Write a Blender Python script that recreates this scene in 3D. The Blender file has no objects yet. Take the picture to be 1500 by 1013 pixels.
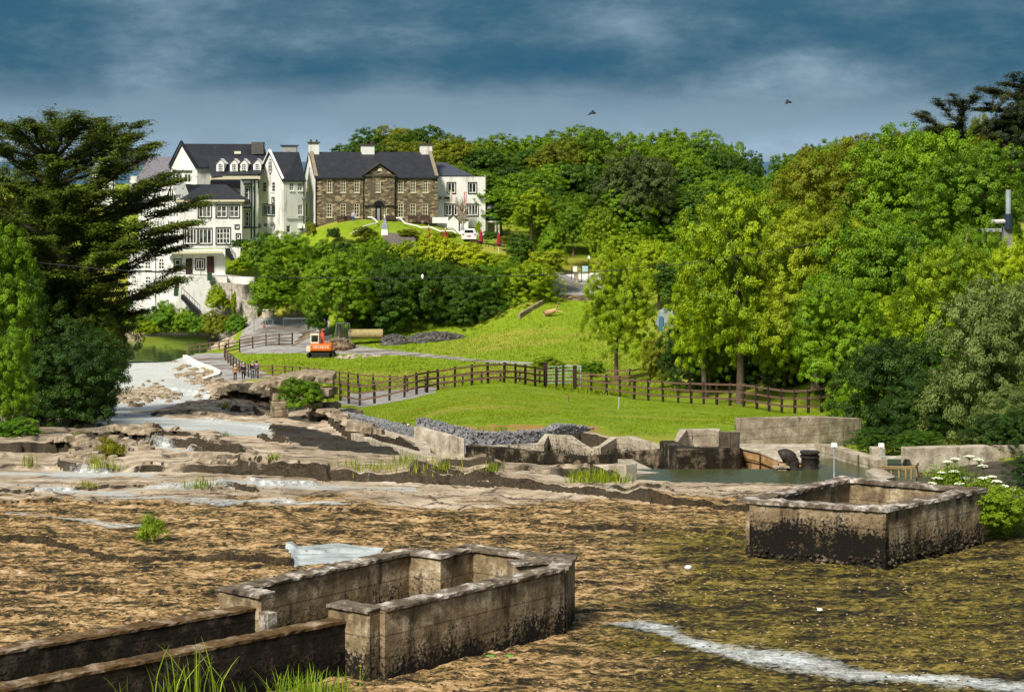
import bpy, math, random
import numpy as np
from mathutils import Vector, Matrix
C = bpy.context.scene.collection
SC = bpy.context.scene
F, HX, HY = 2917.0, 750.0, 235.0      # 70 mm lens, horizon row of the photograph
R = math.radians
rng = np.random.default_rng(7)
random.seed(7)

# ------------------------------------------------------------------ helpers
def W(px, py, Y):
    return Vector(((px-HX)/F*Y, Y, -(py-HY)/F*Y))
def WX(px, Y): return (px-HX)/F*Y
def ZP(py, Y): return -(py-HY)/F*Y

def tag(o, label=None, cat=None, group=None, kind=None):
    if label: o['label'] = label
    if cat: o['category'] = cat
    if group: o['group'] = group
    if kind: o['kind'] = kind
    return o
def empty(name, loc=(0, 0, 0), rz=0, label=None, cat=None, group=None):
    o = bpy.data.objects.new(name, None); C.objects.link(o)
    o.location = loc; o.rotation_euler = (0, 0, rz); o.empty_display_size = .2
    return tag(o, label, cat, group)
def link(name, me, mat=None, parent=None, loc=(0, 0, 0)):
    if mat is not None and len(me.materials) == 0: me.materials.append(mat)
    o = bpy.data.objects.new(name, me); C.objects.link(o); o.location = loc
    if parent: o.parent = parent
    return o
def copy_tree(o, parent=None):
    c = o.copy(); C.objects.link(c)
    if parent: c.parent = parent
    for ch in list(o.children): copy_tree(ch, c)
    return c

class MB:
    def __init__(s): s.v = []; s.f = []
    def box(s, c, d, rz=0.0, top=1.0, ry=0.0, rx=0.0):
        n = len(s.v); m = Matrix.Rotation(rz, 3, 'Z') @ Matrix.Rotation(ry, 3, 'Y') @ Matrix.Rotation(rx, 3, 'X')
        for z in (-.5, .5):
            k = top if z > 0 else 1
            for x, y in ((-.5, -.5), (.5, -.5), (.5, .5), (-.5, .5)):
                s.v.append(tuple(Vector(c)+m @ Vector((x*d[0]*k, y*d[1]*k, z*d[2]))))
        for f in ((3, 2, 1, 0), (4, 5, 6, 7), (0, 1, 5, 4), (1, 2, 6, 5), (2, 3, 7, 6), (3, 0, 4, 7)):
            s.f.append(tuple(n+i for i in f))
        return s
    def quad(s, *p):
        n = len(s.v); s.v += [tuple(q) for q in p]; s.f.append(tuple(range(n, n+len(p)))); return s
    def tube(s, pts, rad, seg=8, cap=True):
        pts = [Vector(p) for p in pts]
        if not hasattr(rad, '__len__'): rad = [rad]*len(pts)
        base = len(s.v)
        up = Vector((0, 0, 1))
        for i, p in enumerate(pts):
            d = (pts[min(i+1, len(pts)-1)]-pts[max(i-1, 0)])
            d = d.normalized() if d.length > 1e-9 else Vector((0, 0, 1))
            a = d.cross(Vector((.31, .95, .05))) if abs(d.z) > .9 else d.cross(up)
            a.normalize(); b = d.cross(a)
            for k in range(seg):
                t = 2*math.pi*k/seg
                s.v.append(tuple(p+(a*math.cos(t)+b*math.sin(t))*rad[i]))
        for i in range(len(pts)-1):
            for k in range(seg):
                k2 = (k+1) % seg
                s.f.append((base+i*seg+k, base+i*seg+k2, base+(i+1)*seg+k2, base+(i+1)*seg+k))
        if cap:
            s.f.append(tuple(base+k for k in range(seg)))
            s.f.append(tuple(base+(len(pts)-1)*seg+k for k in reversed(range(seg))))
        return s
    def prism(s, pts, z0, z1):
        n = len(s.v); k = len(pts)
        z0 = z0 if hasattr(z0, '__len__') else [z0]*k
        z1 = z1 if hasattr(z1, '__len__') else [z1]*k
        for (x, y), z in zip(pts, z0): s.v.append((x, y, z))
        for (x, y), z in zip(pts, z1): s.v.append((x, y, z))
        s.f.append(tuple(n+i for i in reversed(range(k)))); s.f.append(tuple(n+k+i for i in range(k)))
        for i in range(k):
            j = (i+1) % k; s.f.append((n+i, n+j, n+k+j, n+k+i))
        return s
    def ball(s, c, r, seg=8, rings=6, jit=0, rnd=None):
        n = len(s.v); r = r if hasattr(r, '__len__') else (r, r, r)
        s.v.append((c[0], c[1], c[2]+r[2]))
        for i in range(1, rings):
            ph = math.pi*i/rings
            for k in range(seg):
                t = 2*math.pi*k/seg; q = 1+(rnd.uniform(-jit, jit) if rnd else 0)
                s.v.append((c[0]+r[0]*q*math.sin(ph)*math.cos(t), c[1]+r[1]*q*math.sin(ph)*math.sin(t), c[2]+r[2]*q*math.cos(ph)))
        s.v.append((c[0], c[1], c[2]-r[2])); e = len(s.v)-1
        for k in range(seg):
            k2 = (k+1) % seg
            s.f.append((n, n+1+k, n+1+k2)); s.f.append((e, e-seg+k2, e-seg+k))
            for i in range(rings-2):
                a = n+1+i*seg
                s.f.append((a+k, a+seg+k, a+seg+k2, a+k2))
        return s
    def mesh(s, name, smooth=False):
        me = bpy.data.meshes.new(name); me.from_pydata(s.v, [], s.f); me.update()
        if smooth: me.polygons.foreach_set('use_smooth', [True]*len(me.polygons))
        return me
    def build(s, name, mat, parent=None, smooth=False, loc=(0, 0, 0), bevel=0):
        o = link(name, s.mesh(name, smooth), mat, parent, loc)
        if bevel:
            b = o.modifiers.new('bevel', 'BEVEL'); b.width = bevel; b.segments = 2; b.limit_method = 'ANGLE'
        return o

def np_mesh(name, V, Fq, smooth=False):
    """V (n,3), Fq (m,4) quads"""
    me = bpy.data.meshes.new(name)
    V = np.asarray(V, np.float32); Fq = np.asarray(Fq, np.int32)
    k = Fq.shape[1]
    me.vertices.add(len(V)); me.vertices.foreach_set('co', V.ravel())
    me.loops.add(Fq.size); me.loops.foreach_set('vertex_index', Fq.ravel())
    me.polygons.add(len(Fq)); me.polygons.foreach_set('loop_start', np.arange(0, Fq.size, k, dtype=np.int32))
    me.polygons.foreach_set('loop_total', np.full(len(Fq), k, np.int32))
    if smooth: me.polygons.foreach_set('use_smooth', np.ones(len(Fq), bool))
    me.update(calc_edges=True)
    return me

# ------------------------------------------------------------------ numpy noise
def _h(i, j, s):
    n = (i.astype(np.int64)*374761393+j.astype(np.int64)*668265263+s*1442695041) & 0xffffffff
    n = ((n ^ (n >> 13))*1274126177) & 0xffffffff
    n = (n ^ (n >> 16)) & 0xffff
    return n/65535.0
def vnoise(x, y, s=0):
    x = np.asarray(x, float); y = np.asarray(y, float)
    i = np.floor(x); j = np.floor(y); u = x-i; v = y-j
    u = u*u*(3-2*u); v = v*v*(3-2*v)
    i = i.astype(np.int64); j = j.astype(np.int64)
    return (_h(i, j, s)*(1-u)+_h(i+1, j, s)*u)*(1-v)+(_h(i, j+1, s)*(1-u)+_h(i+1, j+1, s)*u)*v
def fbm(x, y, o=4, s=0):
    a = 0; w = .5; t = 0
    for k in range(o):
        a = a+w*vnoise(x, y, s+k*17); t += w; x = x*2.03; y = y*2.03; w *= .5
    return a/t-.5

# ------------------------------------------------------------------ materials
def new_mat(name):
    m = bpy.data.materials.new(name); m.use_nodes = True
    nt = m.node_tree; b = nt.nodes['Principled BSDF']; return m, nt, b
def nd(nt, t, **k):
    n = nt.nodes.new(t)
    for a, v in k.items():
        if a.startswith('_'): setattr(n, a[1:], v)
        else: n.inputs[a.replace('_', ' ')].default_value = v
    return n
def ramp(nt, stops, src=None, interp='LINEAR'):
    r = nt.nodes.new('ShaderNodeValToRGB'); e = r.color_ramp.elements; r.color_ramp.interpolation = interp
    while len(e) < len(stops): e.new(.5)
    for el, (p, c) in zip(e, stops):
        el.position = p; el.color = (c[0], c[1], c[2], 1) if hasattr(c, '__len__') else (c, c, c, 1)
    if src: nt.links.new(src, r.inputs[0])
    return r
def coords(nt, scale=(1, 1, 1), obj=False):
    if obj: src = nt.nodes.new('ShaderNodeTexCoord').outputs['Object']
    else: src = nt.nodes.new('ShaderNodeNewGeometry').outputs['Position']
    mp = nt.nodes.new('ShaderNodeMapping'); mp.inputs['Scale'].default_value = scale
    nt.links.new(src, mp.inputs[0]); return mp.outputs[0]
def noise(nt, vec, scale, detail=4, rough=.55, dist=0):
    n = nd(nt, 'ShaderNodeTexNoise', Scale=scale, Detail=detail, Roughness=rough, Distortion=dist)
    nt.links.new(vec, n.inputs['Vector']); return n.outputs['Fac']
def mix(nt, fac, a, b, typ='MIX'):
    m = nt.nodes.new('ShaderNodeMix'); m.data_type = 'RGBA'; m.blend_type = typ
    for i, v in ((0, fac), (6, a), (7, b)):
        if isinstance(v, bpy.types.NodeSocket): nt.links.new(v, m.inputs[i])
        elif i == 0: m.inputs[0].default_value = v
        else: m.inputs[i].default_value = (v[0], v[1], v[2], 1)
    return m.outputs[2]
def mth(nt, op, a, b=0.0, clamp=False):
    m = nt.nodes.new('ShaderNodeMath'); m.operation = op; m.use_clamp = clamp
    for i, v in ((0, a), (1, b)):
        if isinstance(v, bpy.types.NodeSocket): nt.links.new(v, m.inputs[i])
        else: m.inputs[i].default_value = v
    return m.outputs[0]
def mrange(nt, v, a, b, c=0.0, d=1.0):
    m = nt.nodes.new('ShaderNodeMapRange'); nt.links.new(v, m.inputs[0])
    for i, x in zip((1, 2, 3, 4), (a, b, c, d)): m.inputs[i].default_value = x
    return m.outputs[0]
def bump(nt, b, h, dist=.05, strength=1.0):
    n = nd(nt, 'ShaderNodeBump', Strength=strength, Distance=dist); nt.links.new(h, n.inputs['Height'])
    nt.links.new(n.outputs[0], b.inputs['Normal'])

def plain(name, col, rough=.7, metal=0.0, var=.25, scale=3, spec=.3):
    m, nt, b = new_mat(name)
    v = coords(nt); n = noise(nt, v, scale, 5)
    c2 = tuple(x*(1-var) for x in col); c1 = tuple(min(1, x*(1+var*.5)) for x in col)
    nt.links.new(ramp(nt, [(.3, c2), (.7, c1)], n).outputs[0], b.inputs['Base Color'])
    b.inputs['Roughness'].default_value = rough; b.inputs['Metallic'].default_value = metal
    b.inputs['Specular IOR Level'].default_value = spec
    return m

def leaf_mat(name, c_dark, c_light, trans=.35, hue_var=.15, scale=.35, warm=None):
    m, nt, b = new_mat(name)
    v = coords(nt); n = noise(nt, v, scale, 3)
    n2 = noise(nt, v, 3.1, 3)
    f = mth(nt, 'ADD', mth(nt, 'MULTIPLY', n, .6), mth(nt, 'MULTIPLY', n2, .5))
    at = nt.nodes.new('ShaderNodeAttribute'); at.attribute_name = 'lv'
    f = mth(nt, 'ADD', f, mth(nt, 'MULTIPLY', mth(nt, 'SUBTRACT', at.outputs['Fac'], .5), .5))
    oi = nt.nodes.new('ShaderNodeObjectInfo')
    f = mth(nt, 'ADD', f, mth(nt, 'MULTIPLY', mth(nt, 'SUBTRACT', oi.outputs['Random'], .5), hue_var))
    stops = [(.3, c_dark), (.8, c_light)]
    col = ramp(nt, stops, f).outputs[0]
    if warm:
        n3 = noise(nt, v, .16, 2)
        col = mix(nt, mrange(nt, n3, .48, .62), col, warm)
    nt.links.new(col, b.inputs['Base Color'])
    b.inputs['Roughness'].default_value = .55; b.inputs['Specular IOR Level'].default_value = .25
    t = nt.nodes.new('ShaderNodeBsdfTranslucent')
    tc = mix(nt, .5, col, (c_light[0]*1.3, c_light[1]*1.15, c_light[2]*.5))
    nt.links.new(tc, t.inputs['Color'])
    ms = nt.nodes.new('ShaderNodeMixShader'); ms.inputs[0].default_value = trans
    nt.links.new(b.outputs[0], ms.inputs[1]); nt.links.new(t.outputs[0], ms.inputs[2])
    nt.links.new(ms.outputs[0], nt.nodes['Material Output'].inputs['Surface'])
    return m

def concrete(name, base, dark, zlo=None, zhi=None, pale=None, rough=.9, board=False, cover=.5):
    """weathered concrete; algae blackens it up to a ragged tide line between zlo and zhi"""
    m, nt, b = new_mat(name)
    v = coords(nt); vs = coords(nt, (1.5, 1.5, .35))
    n1 = noise(nt, v, 2.2, 7, .65); n2 = noise(nt, vs, 2.4, 5, .6); n3 = noise(nt, v, 16, 6, .7)
    col = ramp(nt, [(.32, tuple(x*.5 for x in base)), (.5, base), (.7, pale or tuple(min(1, x*1.5) for x in base))], n1).outputs[0]
    col = mix(nt, mrange(nt, n2, .5+.1*(1-cover), .72), col, dark)
    col = mix(nt, mth(nt, 'MULTIPLY', mrange(nt, n3, .52, .66), .6), col, tuple(x*.45 for x in base))
    if zlo is not None:
        sx = nt.nodes.new('ShaderNodeSeparateXYZ'); nt.links.new(nt.nodes.new('ShaderNodeNewGeometry').outputs['Position'], sx.inputs[0])
        d = mrange(nt, sx.outputs['Z'], zlo, zhi, 1.0, 0.0)
        d = mth(nt, 'ADD', d, mth(nt, 'MULTIPLY', mth(nt, 'SUBTRACT', n2, .5), .8))
        d = mth(nt, 'ADD', d, mth(nt, 'MULTIPLY', mth(nt, 'SUBTRACT', n1, .5), 1.5))
        d = mth(nt, 'ADD', d, mth(nt, 'MULTIPLY', mth(nt, 'SUBTRACT', n3, .5), 2.2))
        fz = mth(nt, 'FRACT', mth(nt, 'MULTIPLY', mth(nt, 'ADD', sx.outputs['Z'], mth(nt, 'MULTIPLY', n1, .03)), 2.6))
        col = mix(nt, mth(nt, 'MULTIPLY', mrange(nt, fz, .03, .09, 1, 0), .55), col, dark)
        col = mix(nt, mrange(nt, d, .35, .8), col, dark)
    nt.links.new(col, b.inputs['Base Color'])
    b.inputs['Roughness'].default_value = rough; b.inputs['Specular IOR Level'].default_value = .15
    h = mth(nt, 'ADD', n3, mth(nt, 'MULTIPLY', n1, .8))
    bump(nt, b, h, .04, .8)
    return m
# ------------------------------------------------------------------ terrain
CT = []
def row(Y, *pz):
    for px, z in pz: CT.append((px, Y, z))
row(14, (-400, -8.8), (750, -8.8), (1900, -8.8))
row(20, (-400, -8.8), (0, -8.8), (750, -8.8), (1500, -8.8), (1900, -8.8))
row(33, (-400, -8.8), (0, -8.8), (375, -8.8), (750, -8.82), (1125, -8.85), (1500, -8.85), (1900, -8.7))
row(45, (-400, -8.8), (0, -8.82), (375, -8.83), (750, -8.85), (1125, -8.9), (1500, -8.85), (1900, -8.4))
row(54, (-400, -8.9), (0, -8.95), (375, -8.95), (750, -8.95), (950, -9.0), (1125, -9.1), (1300, -9.1), (1500, -9.0), (1900, -8.2))
row(58, (900, -9.3), (1125, -9.35), (1400, -9.35))
row(61, (-400, -9.3), (0, -9.35), (300, -9.4), (600, -9.35), (800, -9.35), (1700, -8.5))
row(70, (-400, -9.5), (0, -10.1), (300, -10.15), (600, -10.15), (700, -10.3), (800, -10.5), (950, -10.5), (1100, -10.6), (1250, -10.7), (1400, -10.3), (1550, -9.6), (1900, -7.5))
row(80, (-400, -9), (0, -11), (300, -11.05), (560, -11.1), (620, -10.6), (700, -10.35), (850, -10.45), (950, -10.7), (1050, -10.7), (1200, -11), (1350, -10.9), (1500, -9.8), (1900, -6))
row(90, (560, -11.9), (640, -11.2), (720, -11.0), (850, -11.4))
row(100, (-400, -10), (0, -12.8), (200, -12.95), (450, -12.9), (600, -12.5), (720, -11.8), (850, -12.35), (1000, -12.5), (1200, -12.7), (1400, -10.8), (1900, -5))
row(112, (527, -13.9), (600, -13.3), (720, -12.85), (850, -13.4), (1000, -13.7), (1100, -13.9), (1230, -14))
row(125, (-400, -11), (0, -15), (150, -15.3), (400, -15.2), (527, -15.45), (600, -14.75), (680, -14.2), (745, -13.95), (800, -14.35), (900, -15.0), (1100, -14.9), (1250, -12.5), (1500, -8), (1900, -4))
row(142, (640, -16.6), (720, -15.9), (800, -16.1), (900, -16.4))
row(150, (0, -17.3), (200, -17.6), (400, -17.3), (600, -17.6), (800, -17), (1000, -16.5), (1200, -12), (1500, -6))
row(175, (0, -19), (200, -20.3), (400, -19.6), (600, -20.2), (800, -19.4), (1000, -17.5), (1200, -11), (1500, -4), (1900, -2))
row(208, (-400, -16), (0, -20), (100, -23.0), (200, -23.15), (300, -23.1), (335, -22.9), (400, -22.2), (600, -21.5), (800, -20.3), (950, -18.5), (1200, -10), (1500, -2))
row(235, (0, -19), (100, -23.5), (200, -23.6), (255, -23.5), (300, -22.9), (370, -22.6), (480, -22.2), (600, -21.6), (700, -20.6), (810, -18.9), (950, -16.5), (1200, -8), (1500, 0))
row(243, (330, -23), (380, -21.6), (480, -21.4), (600, -20.6), (700, -19.6), (850, -18.0), (950, -16))
row(254, (200, -24.2), (330, -22.8), (380, -20.2), (440, -20.0), (500, -17), (600, -15.5), (700, -14.5), (760, -13.2), (850, -16.0), (900, -15.8), (960, -15.5))
row(264, (0, -21), (120, -23.9), (250, -24.1), (340, -22.6), (380, -18), (440, -14), (500, -10.6), (600, -10.3), (700, -11.2), (760, -12.2), (850, -15.6), (960, -15))
row(273, (0, -18), (180, -22), (300, -21.2), (350, -16), (420, -10.5), (470, -8.75), (600, -8.75), (650, -9.6), (700, -10.8), (760, -11.9), (850, -14.5), (1000, -14))
row(300, (-400, -12), (0, -14), (200, -12), (350, -9), (500, -8.5), (700, -9.5), (900, -12), (1100, -12.5), (1200, -7), (1350, -2.5), (1500, 0), (1900, 3))
row(350, (0, -10), (300, -8), (500, -6), (700, -6.5), (900, -8), (1050, -10), (1125, -13), (1200, -6), (1300, -2), (1500, 1), (1900, 3))
row(450, (-400, -8), (0, -6), (400, -5), (600, -6), (800, -7), (1000, -9), (1125, -14), (1300, -5), (1500, 0), (1900, 2))
row(700, (-400, -12), (500, -12), (1000, -14), (1130, -20), (1300, -12), (1900, -8))
row(950, (-400, -42), (500, -42), (1130, -42), (1900, -42))
CT = np.array(CT, float)
def _warp(px, Y): return np.stack([px/130.0, 11*np.log(Y)], -1)
_P = _warp(CT[:, 0], CT[:, 1]); _n = len(_P)
_D = np.sqrt(((_P[:, None]-_P[None])**2).sum(-1)+.05)
_A = np.zeros((_n+1, _n+1)); _A[:_n, :_n] = _D-.02*np.eye(_n); _A[:_n, _n] = 1; _A[_n, :_n] = 1
_w = np.linalg.solve(_A, np.append(CT[:, 2], 0))
def base_exact(px, Y):
    px = np.atleast_1d(np.asarray(px, float)); Y = np.atleast_1d(np.asarray(Y, float))
    q = _warp(px, Y); out = np.empty(len(q))
    for s in range(0, len(q), 20000):
        d = q[s:s+20000, None]-_P[None]
        out[s:s+20000] = np.sqrt((d*d).sum(-1)+.05) @ _w[:_n]+_w[_n]
    return out
_TU = np.arange(-480, 2001, 10.0); _TV = np.linspace(math.log(13), math.log(1000), 900)
_T = base_exact(*[q.ravel() for q in (np.meshgrid(_TU, np.exp(_TV)))]).reshape(len(_TV), len(_TU)).astype(np.float64)
def base_z(px, Y):
    px = np.atleast_1d(np.asarray(px, float)); Y = np.atleast_1d(np.asarray(Y, float))
    a = np.clip((px+480)/10.0, 0, len(_TU)-1.001); b = np.clip((np.log(Y)-_TV[0])/(_TV[1]-_TV[0]), 0, len(_TV)-1.001)
    i = a.astype(int); j = b.astype(int); u = a-i; v = b-j
    return (_T[j, i]*(1-u)+_T[j, i+1]*u)*(1-v)+(_T[j+1, i]*(1-u)+_T[j+1, i+1]*u)*v
_scanY = np.concatenate([np.arange(24, 70, .1), np.arange(70, 300, .25)])
def ray_base(px, py):
    z = base_z(np.full(len(_scanY), px), _scanY)
    s = HY-F*z/_scanY
    hit = np.where(s <= py)[0]
    return float(_scanY[hit[0]]) if len(hit) else 300.0
# ledges of tilted rock: each line faces the viewer and the slab behind it falls away over L metres
LEDGES = []
def ledge(pts, h, L, fade=50):
    LEDGES.append(([p[0] for p in pts], [ray_base(*p) for p in pts], h, L, fade))
ledge([(230, 692), (330, 694), (400, 699), (500, 703), (650, 706), (860, 722), (960, 738), (1095, 755), (1300, 778)], .30, 6.0, 60)
ledge([(-300, 684), (0, 687), (120, 692), (240, 690), (420, 694)], .13, 4, 60)
ledge([(-300, 786), (0, 790), (60, 796), (120, 805), (150, 818), (340, 823), (425, 829)], .17, 4, 14)
ledge([(250, 802), (330, 806), (460, 812), (560, 804)], .07, 3, 20)
ledge([(480, 748), (560, 754), (700, 762), (860, 770), (1000, 778), (1095, 790)], .10, 3, 40)
ledge([(-300, 660), (0, 661), (60, 661), (97, 663)], .45, 7, 8)
ledge([(230, 655), (270, 660), (310, 668), (345, 674)], .28, 3, 16)
ledge([(640, 688), (700, 690), (780, 694), (880, 702)], .25, 3.0, 25)
ledge([(-200, 862), (0, 858), (130, 866), (300, 870)], .07, 2, 30)
ledge([(850, 850), (960, 856), (1080, 850)], .06, 2, 40)
ledge([(60, 768), (220, 772), (400, 777), (560, 785)], .06, 2.5, 50)
ledge([(880, 800), (980, 806), (1090, 802)], .06, 2, 40)
ledge([(-200, 742), (100, 738), (300, 741), (420, 739)], .06, 3, 40)
ledge([(-200, 722), (60, 722), (200, 716), (330, 720)], .08, 3, 40)
ledge([(470, 604), (478, 618), (500, 634), (560, 652), (610, 664)], .55, 9, 14)
ledge([(300, 618), (390, 628), (450, 640)], .2, 4, 20)
ledge([(255, 572), (300, 585), (345, 592), (400, 596)], .75, 18, 22)
ledge([(280, 590), (330, 602), (395, 608)], .3, 6, 22)
ledge([(160, 612), (260, 606), (330, 612)], .22, 5, 30)
ledge([(180, 634), (215, 640), (232, 640)], .3, 3, 10)
_lr = random.Random(17)
for _k in range(26):
    _x = _lr.uniform(60, 620) if _k < 18 else _lr.uniform(600, 900); _y = _lr.uniform(622, 712) if _k < 18 else _lr.uniform(668, 735); _w = _lr.uniform(30, 130)
    ledge([(_x, _y), (_x+_w*.5, _y+_lr.uniform(1, 5)), (_x+_w, _y+_lr.uniform(2, 11))], _lr.uniform(.06, .22)*(1 if _y > 660 else 1.5), _lr.uniform(1.5, 5), _lr.uniform(4, 22))
_LT = []
def ledge_z(px, Y):
    if not _LT:
        g = np.arange(-480, 2001, 2.0)
        for q, (xs, ys, h, L, fade) in enumerate(LEDGES):
            yl = np.interp(g, xs, ys); sc = (yl/50)**2
            yl = yl+(fbm(g/75+q*3.1, g*0+.5, 3, 31+q)*.9+fbm(g/22, g*0+.5, 3, 5+q)*.32)*sc
            a = np.clip((g-xs[0]+fade)/fade, 0, 1)*np.clip((xs[-1]+fade-g)/fade, 0, 1)
            a = a*a*(3-2*a)*np.clip(.85+fbm(g/60, g*0+.5, 3, 77+q)*1.6, .3, 1.25)*h
            _LT.append((yl, a, L))
    k = np.clip(((px+480)/2).astype(int), 0, 1239); z = np.zeros(len(px))
    for yl, a, L in _LT:
        t = Y-yl[k]; m = (t > 0)
        z[m] += np.exp(-t[m]/L)*a[k][m]
    # the bed drops below the retained lawn edge
    yb = np.interp(px, BX, BY); d = np.interp(px, [455, 490, 600, 700, 960, 1010], [0, .35, .6, .85, .9, 0])
    z -= np.where(Y < yb-.3, np.exp(-(yb-Y)/7.0)*d, 0)
    return z
BX = [-500, -100, 60, 110, 150, 165, 240, 262, 300, 330, 400, 440, 475, 520, 600, 606, 700, 760, 870, 905, 1000, 1083, 1240, 1330, 1500, 1900]
BY = [70, 76, 88, 110, 150, 268, 268, 240, 215, 205, 185, 135, 108, 93, 78, 75.5, 75.5, 75.8, 76.5, 74.5, 74, 73, 74, 69, 62, 52]
def basin(px, Y):
    a = np.clip((px-(905+(Y-58)*1.2))/14, 0, 1)*np.clip((1342-px)/8, 0, 1)
    yf = 57.4-.003*(px-1000)
    return a*np.clip((Y-yf)/.5, 0, 1)*np.clip((np.interp(px, [1150, 1210], [62.9, 65.0])-Y)/.5, 0, 1)
def ground_np(px, Y):
    px = np.atleast_1d(np.asarray(px, float)); Y = np.atleast_1d(np.asarray(Y, float))
    z = base_z(px, Y)+ledge_z(px, Y)
    b = basin(px, Y)
    return z*(1-b)+np.minimum(z, -10.9)*b
def gz(px, Y): return float(ground_np([px], [Y])[0])
def gxy(x, y): return gz(HX+F*x/y, y)
def at(px, py, Ymin=24, Ymax=300):
    """where the line of sight through a photo pixel meets the ground"""
    Y = _scanY[(_scanY >= Ymin) & (_scanY <= Ymax)]
    z = ground_np(np.full(len(Y), px), Y); s = HY-F*z/Y
    h = np.where(s <= py)[0]; y = float(Y[h[0]]) if len(h) else float(Y[-1])
    return Vector((WX(px, y), y, gz(px, y)))

def inpoly(px, py, poly):
    r = np.zeros(px.shape, bool); n = len(poly)
    for i in range(n):
        x1, y1 = poly[i]; x2, y2 = poly[(i+1) % n]
        if y1 == y2: continue
        c = ((py > min(y1, y2)) & (py <= max(y1, y2)))
        r ^= c & (px < (x2-x1)*(py-y1)/(y2-y1)+x1)
    return r
def band(px, py, pts):
    """soft band along a photo-space line: pts (px, py, half height)"""
    xs = [p[0] for p in pts]
    c = np.interp(px, xs, [p[1] for p in pts]); h = np.interp(px, xs, [p[2] for p in pts])
    ok = (px > xs[0]-12) & (px < xs[-1]+12)
    return np.clip(1.3-np.abs(py-c)/h, 0, 1)*ok

def gravel_mask(px, py, yy):
    wob = fbm(px/30, yy*.15, 3, 12)*6
    path = inpoly(px+wob, py+wob*.3, [(262, 524), (300, 517), (335, 517), (352, 528), (400, 551), (378, 556), (300, 558), (322, 546), (312, 537)])
    path |= inpoly(px, py+wob*.2, [(490, 590), (512, 577), (560, 572), (640, 566), (640, 574), (600, 584), (530, 597)])
    park = inpoly(px+wob, py, [(362, 464), (480, 464), (488, 500), (560, 511), (700, 526), (870, 536), (870, 539), (700, 530), (600, 521), (500, 518), (430, 517), (352, 518), (350, 500)])
    lane = inpoly(px, py, [(812, 400), (900, 400), (900, 432), (812, 434)]) & (yy > 244)
    return (path | park | lane).astype(float)

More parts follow.
